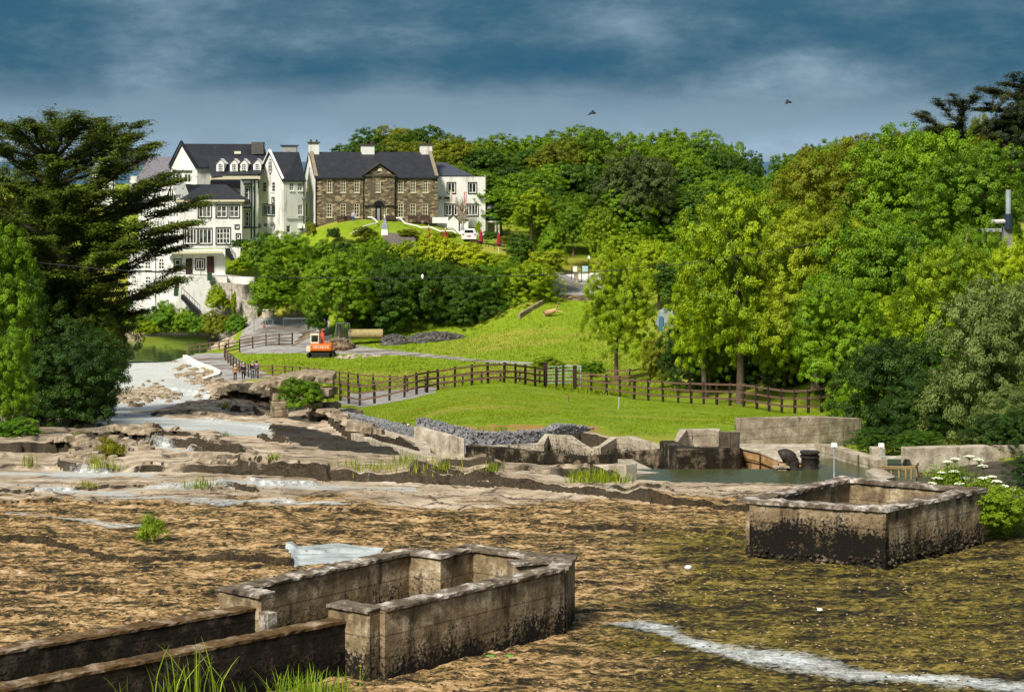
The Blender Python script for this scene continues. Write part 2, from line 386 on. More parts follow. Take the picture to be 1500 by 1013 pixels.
def build_terrain():
    U = np.arange(-420, 1921, 4.0)
    Y = np.concatenate([np.arange(14, 30, .4), np.arange(30, 58, .09), np.arange(58, 90, .16), np.arange(90, 150, .3),
                        np.arange(150, 290, .6), np.arange(290, 960, 6)])
    nu, ny = len(U), len(Y)
    PX, YY = np.meshgrid(U, Y); px = PX.ravel(); yy = YY.ravel(); X = (px-HX)/F*yy
    z = base_z(px, yy)
    py = HY-F*z/yy
    # grass region: beyond the bank line
    yb = np.interp(px, BX, BY)
    yb = yb+fbm(X*.25, yy*.25, 3, 4)*3*(yb/75)**2
    grass = np.clip((yy-yb)/(.02*yb), 0, 1)
    river_bed = inpoly(px+fbm(yy*.1, X*.1, 3, 9)*16, py, [(-60, 640), (60, 570), (140, 540), (150, 515), (120, 500), (100, 486), (350, 488), (342, 508), (262, 520), (275, 545), (300, 556), (345, 562), (370, 600), (300, 640)])
    grass = np.where(river_bed, 0, grass)
    gravel = gravel_mask(px, py, yy)
    rock = 1-np.maximum(grass, gravel*.9)
    w1 = fbm(X*.8, yy*.8, 4, 61); qx = px+w1*30; qy = py+w1*(2+np.clip(py-560, 0, 400)*.035)*2
    foam_sheen = np.zeros(len(px))  # white water, plus pale sheen and silvery reflection painted as colour
    for bd in ([(895, 912, 4), (940, 915, 15), (1010, 936, 16), (1100, 960, 20), (1200, 975, 22), (1300, 990, 18), (1450, 1004, 15), (1700, 1020, 12)],
               [(900, 722, 2), (930, 722, 2)],
               [(-100, 694, 5), (60, 697, 7), (180, 698, 6), (235, 700, 2)], [(-100, 712, 4), (40, 712, 4), (90, 714, 2)],
               [(150, 728, 2), (240, 714, 6), (330, 713, 9), (450, 712, 8), (600, 715, 4)],
               [(60, 722, 2), (150, 727, 5), (280, 733, 5), (420, 740, 5), (520, 742, 2)],
               [(200, 645, 2), (222, 650, 7), (260, 664, 6), (300, 671, 2)],
               [(20, 756, 2), (120, 766, 4), (200, 772, 2)]):
        foam_sheen = np.maximum(foam_sheen, band(qx, qy, bd)*(.86 if bd[0][0] in (895,) else .8))
    foam_sheen = np.where((py < 700) & (foam_sheen > 0) & (px > 850), 0, foam_sheen)
    for pl, k in (([(416, 804), (480, 799), (562, 803), (540, 817), (430, 829)], 1.3),
               ([(140, 605), (180, 603), (250, 612), (395, 620), (400, 641), (270, 634), (215, 627), (140, 628)], 1),
               ([(140, 516), (270, 516), (285, 530), (300, 545), (302, 570), (258, 582), (232, 562), (180, 577), (145, 597), (130, 560)], 1.02),
               ([(150, 592), (258, 578), (305, 573), (312, 584), (240, 600), (150, 608)], .9),
               ([(120, 508), (268, 508), (296, 520), (150, 524)], .45)):
        foam_sheen = np.maximum(foam_sheen, inpoly(px+w1*(10 if k < 1.2 else 4), py+w1*(5 if k < 1.2 else 2), pl)*float(k))
    calm = 1-np.clip(foam_sheen*1.1, 0, .92)
    z2 = z+ledge_z(px, yy)*np.clip(rock+.3*(yy < 76), 0, 1)
    # natural roughness of the bed
    near = np.clip((62-yy)/8, 0, 1)
    st = fbm(X*.35, yy*.9, 4, 3); terr = np.floor(st*14)/14*.5+st*.5
    z2 += calm*rock*(near*(fbm(X*.5, yy*.8, 3, 8)*.10-np.abs(fbm(X*1.6, yy*2.2, 4, 2))*.16+fbm(X*4.5, yy*5, 3, 2)*.07+fbm(X*9, yy*9, 2, 6)*.04)
                + (1-near)*np.clip((yy-56)/10, 0, 1)*(terr*.55*np.clip(yy/110, .5, 1.3)+fbm(X*3, yy*3, 3, 22)*.07))
    bank = np.exp(-((px-330)/75)**2)*np.clip((yy-100)/20, 0, 1)*np.clip((200-yy)/30, 0, 1)*(px > 235)
    rr = fbm(X*.5, yy*.3, 4, 44); rr = np.floor(rr*10)/10
    z2 += rock*bank*rr*1.0
    lawn = ((yy > 74) & (yy < 142) & (px > 480)).astype(float)
    z2 += grass*(1-gravel)*(fbm(X*.6, yy*.6, 3, 51)*.25*(1-.5*lawn)+fbm(X*4, yy*3, 3, 52)*.07)
    b = basin(px, yy); z2 = z2*(1-b)+np.minimum(z2, -10.9)*b
    pys = HY-F*z2/yy
    wet = np.maximum(inpoly(px+w1*20, py+w1*6, [(398, 624), (450, 630), (520, 640), (630, 664), (600, 668), (490, 662), (440, 652), (400, 642)])*1.0,
                     inpoly(px, py, [(0, 640), (60, 600), (160, 560), (175, 610), (200, 640), (170, 655), (90, 662)])*.55)
    wet = np.maximum(wet, inpoly(px, py, [(1335, 600), (1900, 560), (1900, 735), (1500, 728), (1335, 712)])*.9)
    wet = np.maximum(wet, np.clip((pys-py)/-14, 0, 1)*0)
    sl = np.zeros(len(px))
    pale = np.clip((745+w1*30-py)/25, 0, 1)*rock
    olive = np.clip((px-830+w1*260)/160, 0, 1)*np.clip((py-745-w1*30)/50, 0, 1)
    dirt = ((px > 478) & (px < 880) & (yy-yb < 2.2) & (yy > yb-.5)).astype(float)
    V = np.stack([X, yy, z2], -1)
    idx = np.arange(nu*ny).reshape(ny, nu)
    Q = np.stack([idx[:-1, :-1], idx[:-1, 1:], idx[1:, 1:], idx[1:, :-1]], -1).reshape(-1, 4)
    g4 = grass[Q].mean(1); v4 = gravel[Q].mean(1); f4 = foam_sheen[Q].mean(1); yq = yy[Q[:, 0]]; pq = px[Q[:, 0]]; pyq = py[Q[:, 0]]
    cls = np.zeros(len(Q), int)                     # riverbed
    cls[g4 > .5] = 1
    cls[(g4 > .5) & ((yq > 262) | ((pq > 1240) & (yq > 66)) | ((pq < 150) & (yq > 70)))] = 2
    cls[v4 > .5] = 3
    cls[(v4 > .5) & (pyq < 512) & (pq < 900)] = 4
    cls[(f4 > .55) & (cls == 0)] = 5
    names = ['riverbed', 'meadow', 'hillside', 'gravel_path', 'car_park', 'river_water']
    att = {'ma': np.stack([grass, gravel, foam_sheen, np.ones(len(px))], -1), 'mb': np.stack([wet, pale, olive, dirt], -1)}
    for k, nm in enumerate(names):
        q = Q[cls == k]
        used, inv = np.unique(q, return_inverse=True)
        me = np_mesh(nm, V[used], inv.reshape(-1, 4), smooth=(k != 0) or True)
        for an, arr in att.items():
            a = me.attributes.new(an, 'FLOAT_COLOR', 'POINT'); a.data.foreach_set('color', arr[used].astype(np.float32).ravel())
        tag(link(nm, me, GROUND), kind='structure')

def ground_material():
    m, nt, b = new_mat('ground'); L = nt.links.new
    A = nt.nodes.new('ShaderNodeAttribute'); A.attribute_name = 'ma'; B = nt.nodes.new('ShaderNodeAttribute'); B.attribute_name = 'mb'
    sa = nt.nodes.new('ShaderNodeSeparateColor'); L(A.outputs['Color'], sa.inputs[0]); sb = nt.nodes.new('ShaderNodeSeparateColor'); L(B.outputs['Color'], sb.inputs[0])
    grass, gravel, foam_sheen = sa.outputs; wet, pale, olive = sb.outputs; dirt = B.outputs['Alpha']
    v = coords(nt); vr = coords(nt, (.35, 1, 1)); vs = coords(nt, (.55, 1, 1))
    n_big = noise(nt, v, .35, 4); n_mid = noise(nt, v, 1.6, 6, .6); n_fine = noise(nt, coords(nt, (.7, 1, 1)), 9.0, 6, .72, .25); n_vf = noise(nt, v, 24, 4, .7)
    n_str = noise(nt, vr, .9, 6, .6)
    n_st2 = noise(nt, coords(nt, (.5, 1.3, 1)), 2.2, 8, .66, .3)
    # mossy brown bed
    moss = ramp(nt, [(.41, (.005, .004, .002)), (.468, (.07, .056, .020)), (.508, (.28, .165, .058)), (.555, (.57, .37, .17)), (.66, (.74, .60, .42))], mth(nt, 'ADD', mth(nt, 'MULTIPLY', n_fine, .5), mth(nt, 'MULTIPLY', n_st2, .5))).outputs[0]
    ol = ramp(nt, [(.41, (.004, .003, .001)), (.468, (.03, .023, .005)), (.515, (.12, .092, .014)), (.57, (.27, .20, .035)), (.68, (.44, .34, .14))], mth(nt, 'ADD', mth(nt, 'MULTIPLY', n_fine, .5), mth(nt, 'MULTIPLY', n_st2, .5))).outputs[0]
    ol = mix(nt, mth(nt, 'MULTIPLY', mrange(nt, n_big, .52, .64), .6), ol, mix(nt, mrange(nt, n_fine, .4, .62), (.012, .010, .002), (.30, .24, .018)))
    pl = ramp(nt, [(.30, (.06, .045, .03)), (.42, (.31, .235, .155)), (.54, (.56, .445, .315)), (.68, (.80, .70, .55))], mth(nt, 'ADD', mth(nt, 'MULTIPLY', n_str, .55), mth(nt, 'MULTIPLY', n_mid, .45))).outputs[0]
    pl = mix(nt, mth(nt, 'MULTIPLY', mrange(nt, n_fine, .54, .68), .7), pl, (.13, .09, .05))
    vo = nd(nt, 'ShaderNodeTexVoronoi', Scale=.55); vo.feature = 'DISTANCE_TO_EDGE'
    dv = nt.nodes.new('ShaderNodeVectorMath'); dv.operation = 'ADD'
    nv = nd(nt, 'ShaderNodeTexNoise', Scale=.8, Detail=4.0); L(v, nv.inputs['Vector'])
    L(vs, dv.inputs[0]); L(nv.outputs['Color'], dv.inputs[1]); L(dv.outputs[0], vo.inputs['Vector'])
    crack = mrange(nt, vo.outputs['Distance'], .0, .045, 1, 0)
    pl = mix(nt, mth(nt, 'MULTIPLY', crack, mrange(nt, n_big, .38, .5)), pl, (.05, .035, .025))
    pf = mth(nt, 'ADD', pale, mth(nt, 'MULTIPLY', mth(nt, 'SUBTRACT', n_str, .5), 1.4))
    rock = mix(nt, mrange(nt, pf, .35, .6), moss, pl)
    rock = mix(nt, olive, rock, ol)
    rock = mix(nt, mth(nt, 'MULTIPLY', wet, .95), rock, mix(nt, n_mid, (.006, .005, .003), (.03, .022, .012)))
    # steep faces are mixed towards near black
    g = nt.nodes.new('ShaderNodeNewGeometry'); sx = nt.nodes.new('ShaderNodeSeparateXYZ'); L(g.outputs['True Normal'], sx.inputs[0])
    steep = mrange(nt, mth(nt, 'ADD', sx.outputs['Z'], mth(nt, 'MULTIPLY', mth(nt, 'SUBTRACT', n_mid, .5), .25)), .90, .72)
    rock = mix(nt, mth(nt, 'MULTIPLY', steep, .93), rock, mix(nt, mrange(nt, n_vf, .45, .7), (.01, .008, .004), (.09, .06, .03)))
    # grass
    gfine = noise(nt, v, 9, 5, .7)
    gr = ramp(nt, [(.3, (.07, .12, .004)), (.5, (.19, .28, .006)), (.72, (.34, .40, .012))], mth(nt, 'ADD', mth(nt, 'MULTIPLY', gfine, .6), mth(nt, 'MULTIPLY', n_mid, .4))).outputs[0]
    n_y = noise(nt, coords(nt, (.35, .8, 1)), .12, 4)
    gr = mix(nt, mth(nt, 'MULTIPLY', mrange(nt, n_y, .46, .6), .8), gr, mix(nt, gfine, (.20, .20, .02), (.42, .38, .06)))
    dz = mrange(nt, noise(nt, v, 30, 2, .5), .68, .71); gr = mix(nt, mth(nt, 'MULTIPLY', dz, mrange(nt, n_mid, .5, .6)), gr, (.7, .72, .45))
    gr = mix(nt, mth(nt, 'MULTIPLY', dirt, mrange(nt, n_mid, .42, .52)), gr, mix(nt, n_vf, (.25, .12, .03), (.5, .3, .1)))
    col = mix(nt, mrange(nt, mth(nt, 'ADD', grass, mth(nt, 'MULTIPLY', mth(nt, 'SUBTRACT', n_mid, .5), .5)), .4, .6), rock, gr)
    gv = ramp(nt, [(.3, (.17, .16, .15)), (.5, (.33, .32, .31)), (.7, (.5, .49, .47))], mth(nt, 'ADD', mth(nt, 'MULTIPLY', n_vf, .5), mth(nt, 'MULTIPLY', n_mid, .5))).outputs[0]
    gv = mix(nt, mrange(nt, noise(nt, vr, .5, 4), .5, .6), gv, (.16, .13, .1))
    col = mix(nt, mrange(nt, mth(nt, 'ADD', gravel, mth(nt, 'MULTIPLY', mth(nt, 'SUBTRACT', n_mid, .5), .7)), .4, .6), col, gv)
    ff = mth(nt, 'ADD', foam_sheen, mth(nt, 'MULTIPLY', mth(nt, 'SUBTRACT', mth(nt, 'ADD', mth(nt, 'MULTIPLY', n_fine, .6), mth(nt, 'MULTIPLY', n_str, .4)), .5), 3.2))
    ff = mth(nt, 'MULTIPLY', mrange(nt, ff, .45, 1.0), mrange(nt, foam_sheen, .02, .25))
    wcol = ramp(nt, [(.32, (.30, .33, .33)), (.5, (.62, .65, .64)), (.66, (.92, .92, .9))], n_vf).outputs[0]
    wcol = mix(nt, mrange(nt, foam_sheen, .9, .5), wcol, mix(nt, n_fine, (.20, .24, .22), (.80, .82, .78)))
    wcol = mix(nt, mrange(nt, foam_sheen, .95, 1.2), wcol, mix(nt, mrange(nt, n_st2, .35, .65), (.18, .22, .23), (.58, .62, .62)))  # still pool: pale reflection painted into the water colour
    col = mix(nt, ff, col, wcol)
    L(col, b.inputs['Base Color'])
    rough = mix(nt, ff, (.88, .88, .88), mix(nt, mrange(nt, foam_sheen, .95, 1.2), (.3, .3, .3), (.08, .08, .08))); rough = mix(nt, wet, rough, (.55, .55, .55))
    L(rough, b.inputs['Roughness']); b.inputs['Specular IOR Level'].default_value = .25
    hh = mth(nt, 'ADD', mth(nt, 'MULTIPLY', n_fine, 1.0), mth(nt, 'MULTIPLY', n_vf, .35))
    bn = nd(nt, 'ShaderNodeBump', Strength=1.0, Distance=.10); L(mth(nt, 'MULTIPLY', hh, mrange(nt, ff, 0, 1, 1, .25)), bn.inputs['Height']); L(bn.outputs[0], b.inputs['Normal'])
    return m
GROUND = ground_material()
build_terrain()

def water_mat(name, col, rough, sc, bd, spec=.5):
    m, nt, b = new_mat(name)
    v = coords(nt, (1, .5, 1)); n = noise(nt, v, sc, 4, .55)
    b.inputs['Base Color'].default_value = (*col, 1); b.inputs['Roughness'].default_value = rough
    b.inputs['IOR'].default_value = 1.33; b.inputs['Specular IOR Level'].default_value = spec
    bump(nt, b, n, bd, .6); return m
sea = MB(); sea.quad((-30000, 700, -40), (30000, 700, -40), (30000, 60000, -40), (-30000, 60000, -40))
tag(sea.build('sea', water_mat('sea_water', (.05, .12, .18), .3, .05, .4)), kind='structure')
tag(MB().quad((-3000, -600, -9.6), (3000, -600, -9.6), (3000, 13.9, -9.6), (-3000, 13.9, -9.6)).build('ground', plain('earth', (.12, .1, .06))), kind='structure')
Zp = -9.72
p = [(WX(900, 57), 57, Zp), (WX(1342, 57), 57, Zp), (WX(1342, 65), 65, Zp), (WX(1205, 65), 65, Zp), (WX(1195, 62.8), 62.8, Zp), (WX(918, 62.8), 62.8, Zp)]
tag(MB().quad(*p).build('intake_pool_water', water_mat('pool_water', (.05, .06, .022), .2, 3.5, .04, .32)), kind='structure')
Zr = -23.42
p = [(WX(60, 232), 232, Zr), (WX(300, 232), 232, Zr), (WX(350, 272), 272, Zr), (WX(60, 272), 272, Zr)]
tag(MB().quad(*p).build('river_reach_water', water_mat('river_pool', (.03, .045, .025), .08, .8, .06)), kind='structure')
# ------------------------------------------------------------------ concrete works in the river
def off_poly(P, d, closed=False):
    n = len(P); out = []
    for i in range(n):
        a = P[(i-1) % n] if (closed or i > 0) else None; c = P[(i+1) % n] if (closed or i < n-1) else None; b = P[i]
        ns = []
        for s, e in ((a, b), (b, c)):
            if s is None or e is None: continue
            dx, dy = e[0]-s[0], e[1]-s[1]; l = math.hypot(dx, dy)+1e-9; ns.append((-dy/l, dx/l))
        nx = sum(q[0] for q in ns)/len(ns); ny = sum(q[1] for q in ns)/len(ns); l = nx*nx+ny*ny+1e-9
        l = max(l, .35)
        out.append((b[0]+nx/l*d, b[1]+ny/l*d))
    return out
def strip(mb, P, w, z0, z1, closed=False, side=0, nseg=1, wob=0.0, rnd=None):
    """wall of width w along plan points P; z0/z1 scalars or lists; side 0 centred, 1 = wholly to the left of travel"""
    z0 = list(z0) if hasattr(z0, '__len__') else [z0]*len(P); z1 = list(z1) if hasattr(z1, '__len__') else [z1]*len(P)
    if nseg > 1:
        Q, a0, a1 = [], [], []
        m = len(P) if closed else len(P)-1
        for i in range(m):
            j = (i+1) % len(P); L = math.hypot(P[j][0]-P[i][0], P[j][1]-P[i][1]); k = max(1, int(L*nseg))
            for t in range(k):
                f = t/k; Q.append((P[i][0]*(1-f)+P[j][0]*f, P[i][1]*(1-f)+P[j][1]*f)); a0.append(z0[i]*(1-f)+z0[j]*f); a1.append(z1[i]*(1-f)+z1[j]*f)
        if not closed: Q.append(P[-1]); a0.append(z0[-1]); a1.append(z1[-1])
        A0, B0 = off_poly(P, 0, closed), None
        P, z0, z1 = Q, a0, a1
    lo = off_poly(P, (w if side == 1 else w/2), closed); ro = off_poly(P, (0 if side == 1 else -w/2), closed)
    n = len(mb.v); k = len(P)
    for i in range(k):
        j = (lambda: rnd.uniform(-wob, wob)) if rnd else (lambda: 0)
        mb.v += [(lo[i][0]+j(), lo[i][1]+j(), z0[i]), (ro[i][0]+j(), ro[i][1]+j(), z0[i]), (ro[i][0]+j(), ro[i][1]+j(), z1[i]+j()), (lo[i][0]+j(), lo[i][1]+j(), z1[i]+j())]
    m = k if closed else k-1
    for i in range(m):
        a = n+4*i; b = n+4*((i+1) % k)
        for q in range(4): mb.f.append((a+q, b+q, b+(q+1) % 4, a+(q+1) % 4))
    if not closed:
        mb.f.append((n, n+1, n+2, n+3)); e = n+4*(k-1); mb.f.append((e+3, e+2, e+1, e))
    return mb
rw = random.Random(3)
def xy(px, py, z): Y = -z*F/(py-HY); return (WX(px, Y), Y)

M_old = concrete('old_concrete', (.26, .19, .11), (.010, .008, .006), -8.35, -7.6, (.50, .43, .31))
M_old_r = concrete('old_concrete_pale', (.27, .20, .115), (.014, .011, .008), -8.9, -7.85, (.66, .56, .40), cover=.9)
M_cop = concrete('lichen_coping', (.16, .125, .09), (.02, .016, .012), pale=(.80, .73, .66), cover=.6)
M_low = concrete('black_algae_concrete', (.022, .018, .012), (.005, .004, .003), -8.9, -7.8, (.11, .085, .06))
M_rust = concrete('rusty_moss_top', (.12, .072, .030), (.02, .014, .008), pale=(.42, .33, .24), cover=.5)
M_new = concrete('pale_concrete', (.42, .36, .27), (.10, .085, .06), pale=(.62, .57, .47), cover=.15)
M_newd = concrete('stained_concrete', (.34, .28, .2), (.03, .025, .018), -11.3, -10.6, pale=(.55, .5, .4), cover=.4)
M_blk = concrete('mossy_black_wall', (.03, .023, .013), (.006, .005, .004), -10.2, -9.7, pale=(.26, .2, .14), cover=.8)
M_newb = concrete('pale_concrete_black_foot', (.42, .36, .27), (.012, .01, .007), -11.0, -10.15, pale=(.62, .57, .47), cover=.2)
M_flm = concrete('mossy_flume', (.022, .017, .010), (.004, .0035, .003), -10.9, -10.4, pale=(.30, .24, .16), cover=.9)
M_org = concrete('orange_stained_stone', (.40, .22, .09), (.05, .03, .015), pale=(.52, .42, .26), cover=.35)
M_white = plain('white_lime', (.75, .73, .68), .8)

ZT = -7.6
ch = empty('fish_pass_chamber', (-1, 36, -8.8), 0, 'long weathered concrete chamber with lichened coping in the left foreground', 'concrete chamber', 'open concrete chambers on the river bed')
def rel(mb, o): mb.v = [(v[0]-o.location.x, v[1]-o.location.y, v[2]-o.location.z) for v in mb.v]; return mb
near = [xy(555, 888, ZT), xy(818, 829, ZT)]
far = [xy(352, 858, ZT), xy(597, 805, ZT), xy(643, 810, ZT), xy(690, 799, ZT), xy(786, 812, ZT)]
stub = [xy(748, 822, ZT), xy(829, 814, ZT)]
endw = [xy(786, 812, ZT), xy(829, 814, ZT), xy(818, 829, ZT)]
retl = [xy(330, 856, ZT), xy(392, 868, ZT)]; retn = [xy(490, 879, ZT), xy(550, 890, ZT)]
w1 = MB(); cp = MB()
for i, (P, c) in enumerate(((near, 1), (far, 1), (endw, 1), (stub, 1), (retl, 1), (retn, 1))):
    e = i*.003
    strip(w1, P, .30, -9.3, ZT-.065-e, nseg=4, wob=.006, rnd=rw)
    strip(cp, P, .40, ZT-.065-e, ZT-e, nseg=9, wob=.018, rnd=rw)
rel(w1, ch).build('chamber_wall', M_old_r, ch); rel(cp, ch).build('coping', M_cop, ch, bevel=.012)
# two pillars at the slot
sl = MB(); P = xy(385, 873, ZT); sl.box((P[0]+.1, P[1]-.1, -8.5), (.2, .26, 1.3), rz=.8); rel(sl, ch).build('slot_pillar', M_cop, ch)

def low_wall(label, P, zt, w=.34):
    e = empty('channel_wall', (P[0][0], P[0][1], -8.8), 0, label, 'channel wall', 'low walls of the fish channel')
    a = MB(); strip(a, P, w, -9.4, zt-.05, nseg=4, wob=.012, rnd=rw); rel(a, e).build('wall', M_low, e)
    a = MB(); strip(a, P, w+.03, zt-.05, zt, nseg=9, wob=.012, rnd=rw); rel(a, e).build('mossy_top', M_rust, e)
zl = -7.86
low_wall('low black channel wall farther from the viewer with rust brown mossy top', [xy(388, 884, zl), xy(0, 950, zl), (-13.5, 27.6)], zl)
low_wall('low black channel wall nearest the viewer with reeds growing before it', [xy(510, 903, zl), xy(0, 1004, zl), (-12.4, 25.6)], zl)

cr = empty('settling_chamber', (8.2, 45.5, -8.8), 0, 'square open concrete chamber with black algae at right', 'concrete chamber', 'open concrete chambers on the river bed')
C4 = [xy(1293, 742, ZT), xy(1427, 715, ZT), xy(1240, 699, ZT), xy(1100, 730, ZT)]
a = MB(); strip(a, C4, .296, -9.4, ZT-.0853, nseg=4, wob=.004, rnd=rw); rel(a, cr).build('chamber_wall', M_old_r, cr)
a = MB(); strip(a, [C4[3], C4[0]], .30, -9.4, ZT-.085, nseg=4, wob=.004, rnd=rw); a.box((C4[0][0], C4[0][1], -8.57), (.3, .3, 1.7), rz=.9); rel(a, cr).build('algae_black_wall', M_old, cr)
a = MB(); strip(a, C4, .42, ZT-.085, ZT, closed=True, nseg=9, wob=.02, rnd=rw); rel(a, cr).build('coping', M_cop, cr, bevel=.015)
a = MB()
for i in range(260):      # cobbled footing
    t = rw.random(); s = rw.choice((0, 1)); p, q = (C4[0], C4[3]) if s == 0 else (C4[0], C4[1])
    if s and rw.random() < .5: continue
    d = Vector((q[0]-p[0], q[1]-p[1])).normalized(); nrm = Vector((-d.y, d.x)); nrm = nrm if nrm.y < 0 else -nrm
    r = rw.uniform(.03, .06); h = rw.uniform(-8.98, -8.72)
    a.ball((p[0]+(q[0]-p[0])*t+nrm.x*.17, p[1]+(q[1]-p[1])*t+nrm.y*.17, h), (r, r, r*.8), 6, 4, .2, rw)
rel(a, cr).build('cobble_footing', M_blk, cr)
lic = MB()
for (px, py, r) in ((1322, 727, .035), (1280, 725, .03), (1333, 722, .02), (1301, 712, .05)):
    z = -7.95; Y = 47.2; lic.ball((WX(px, Y), Y-.05, ZP(py, Y)), (r, .02, r), 7, 5)

def cwall(name, label, cat, pts, thick, bot, mat, group=None, cop=None):
    P = [(WX(p[0], p[2]), p[2]) for p in pts]; z1 = [ZP(p[1], p[2]) for p in pts]
    if P[-1][0] < P[0][0]: P, z1 = P[::-1], z1[::-1]
    o = MB(); strip(o, P, thick, bot, z1, side=1)
    loc = Vector((P[0][0], P[0][1], bot)); o.v = [tuple(Vector(v)-loc) for v in o.v]
    ob = o.build(name, mat, None, loc=loc, bevel=.02); return tag(ob, label, cat, group)
cwall('retaining_wall', 'long pale concrete retaining wall behind the intake pool below the lawn', 'wall', [(1083, 613, 74), (1200, 610, 75.5), (1262, 613, 77)], .35, -11.6, M_newd)
cwall('buttressed_wall', 'zigzag pale concrete wall with buttresses along the lawn edge', 'wall',
      [(1084, 632, 73.5), (1053, 632, 70.6), (1046, 629, 72.6), (1006, 629, 72.2), (990, 650, 69.3), (968, 656, 70), (945, 648, 71.0), (920, 640, 73), (903, 641, 73), (880, 655, 71.6), (858, 657, 72.2), (843, 649, 72.8), (828, 638, 73.6), (803, 637, 74.2), (797, 650, 72.8), (745, 652, 72.8), (690, 656, 72.4)], .3, -11.6, M_newb)
cwall('weir_block_wall', 'black mossy block wall standing in the green pool', 'wall', [(966, 645, 66.5), (992, 659, 63.2), (1084, 656, 64.2), (1086, 655, 66.8)], .5, -10.9, M_blk)
cwall('dark_flume_wall', 'dark mossy wall below the buttressed concrete wall', 'wall', [(966, 658, 67.6), (900, 664, 68.6), (850, 669, 69.3), (800, 664, 70.3), (740, 657, 71), (682, 652, 71.6)], .4, -11.6, M_flm)
cwall('flume_wall', 'long low pale concrete flume wall below the first gabion', 'wall', [(521, 622, 83), (606, 646, 71.5), (612, 655, 69)], .45, -13.6, M_new, 'flume walls')
cwall('flume_kerb', 'lower pale concrete kerb in front of the flume wall', 'kerb', [(514, 634, 79), (624, 668, 65.6)], .5, -13.0, M_new, 'flume walls')
cwall('flume_end_wall', 'tall pale concrete end wall between the two gabions', 'wall', [(606, 625, 72.5), (680, 642, 69.5), (681, 643, 70.5)], .35, -12.2, M_new, 'flume walls')
cwall('concrete_beam', 'straight grey concrete beam ending beside the green pool', 'beam', [(690, 686, 65.5), (736, 685, 64.3), (917, 680, 59.6)], .45, -10.6, M_new)
cwall('sloping_wall', 'stained concrete wall sloping down toward the gate pillar', 'wall', [(1192, 650, 66.3), (1205, 651, 65.6), (1284, 673, 62.4)], .4, -10.9, M_newd)
cwall('far_pool_wall', 'plain concrete wall right of the sluice opening', 'wall', [(1328, 656, 63.6), (1440, 653, 64.3), (1520, 652, 65)], .4, -10.9, M_new)
cwall('gate_pillar', 'square concrete pillar standing beside the sluice', 'pillar', [(1277, 656, 64.4), (1297, 656, 64.4)], .45, -10.9, M_new)
# intake platform with block courses
e = empty('intake_platform', (WX(1130, 65), 65, -10.6), 0, 'orange stained stone block intake platform with pipes at the pool', 'platform')
zt = -9.62
def plan(*q): return [(WX(a, b), b) for a, b in q]
a = MB(); a.prism(plan((1084, 66.9), (1112, 65.8), (1140, 64.0), (1192, 63.6), (1196, 66.6), (1205, 67.4), (1084, 67.4)), -10.9, zt-.05); rel(a, e).build('block_wall', M_org, e, bevel=.02)
a = MB(); a.prism(plan((1083.5, 66.8), (1112, 65.7), (1140, 63.95), (1192, 63.5), (1197, 66.5), (1206, 67.5), (1083.5, 67.5)), zt-.05, zt+.03); rel(a, e).build('slab_top', M_new, e, bevel=.02)
a = MB(); a.prism(plan((1085, 64.2), (1130, 63.3), (1166, 62.9), (1166, 63.5), (1086, 66.6)), -10.9, [-9.85, -9.93, -10.1, -10.1, -9.85][0]-.35); rel(a, e).build('lower_block', M_org, e, bevel=.02)
jn = MB()
for px, Y in ((1113, 65.65), (1140, 63.9)): jn.box((WX(px, Y), Y-.04, -10.1), (.03, .05, .8))
for k, (za) in enumerate((-9.95,)):
    strip(jn, plan((1084.5, 66.72), (1112, 65.66), (1139.5, 63.9)), .03, za, za+.025)
rel(jn, e).build('block_joints', M_blk, e)
M_iron = plain('rusted_iron', (.045, .035, .03), .55, .3, .5, 8)
pe = empty('elbow_pipe', (WX(1160, 62.8), 62.8, -10.2), 0, 'dark iron elbow pipe bending down into the pool', 'pipe')
X = WX(1161, 62.8); pts = [(X, 62.8, -10.1), (X, 62.8, -9.62)]+[(X-.0-.24*(1-math.cos(t))-.0, 62.8+.0, -9.55+.26*math.sin(t)) for t in [k*math.pi/2/6*1.4 for k in range(1, 7)]]
rel(MB().tube(pts, .215, 14), pe).build('pipe_bend', M_iron, pe, True)
rel(MB().tube([(X, 62.8, -9.74), (X, 62.8, -9.69)], .30, 14), pe).build('flange', M_iron, pe)
pe = empty('outlet_pipe', (WX(1185, 63.1), 63.1, -10.2), 0, 'ribbed black outlet pipe right of the elbow pipe', 'pipe')
X = WX(1186, 63)
rel(MB().tube([(X, 63.0, -10.1), (X, 63.0, -9.2)], .27, 14), pe).build('pipe_barrel', M_iron, pe, True)
a = MB()
for z in (-9.25, -9.38, -9.75, -9.9): rel(MB().tube([(X, 63.0, z), (X, 63.0, z+.06)], .31, 14), pe).build('pipe_rib', M_iron, pe)

a = MB(); a.box((WX(1145, 62.6), 62.6, -9.95), (.28, .2, .62)); a.box((WX(1144, 62.6), 62.6, -9.62), (.5, .3, .04)); tag(a.build('valve_box', M_new), 'small pale concrete post with flat cap beside the elbow pipe', 'post')
a = MB(); a.quad(W(1268, 688, 61.5), W(1290, 684, 63), W(1312, 698, 60.5), W(1290, 703, 58.8)); a2 = MB()
q = [Vector(v) for v in a.v]; a2.v = [tuple(v) for v in q]+[tuple(v-Vector((0, 0, .25))) for v in q]; a2.f = [(3, 2, 1, 0), (4, 5, 6, 7), (0, 1, 5, 4), (1, 2, 6, 5), (2, 3, 7, 6), (3, 0, 4, 7)]
tag(a2.build('sloping_slab', M_new), 'pale sloping concrete slab at the foot of the stained wall', 'slab')
a = MB(); a.quad(W(905, 672, 66), W(925, 672, 67), W(966, 692, 62), W(925, 694, 61)); q = [Vector(v) for v in a.v]; a.v = [tuple(v) for v in q]+[tuple(v-Vector((0, 0, .4))) for v in q]; a.f = list(a2.f)
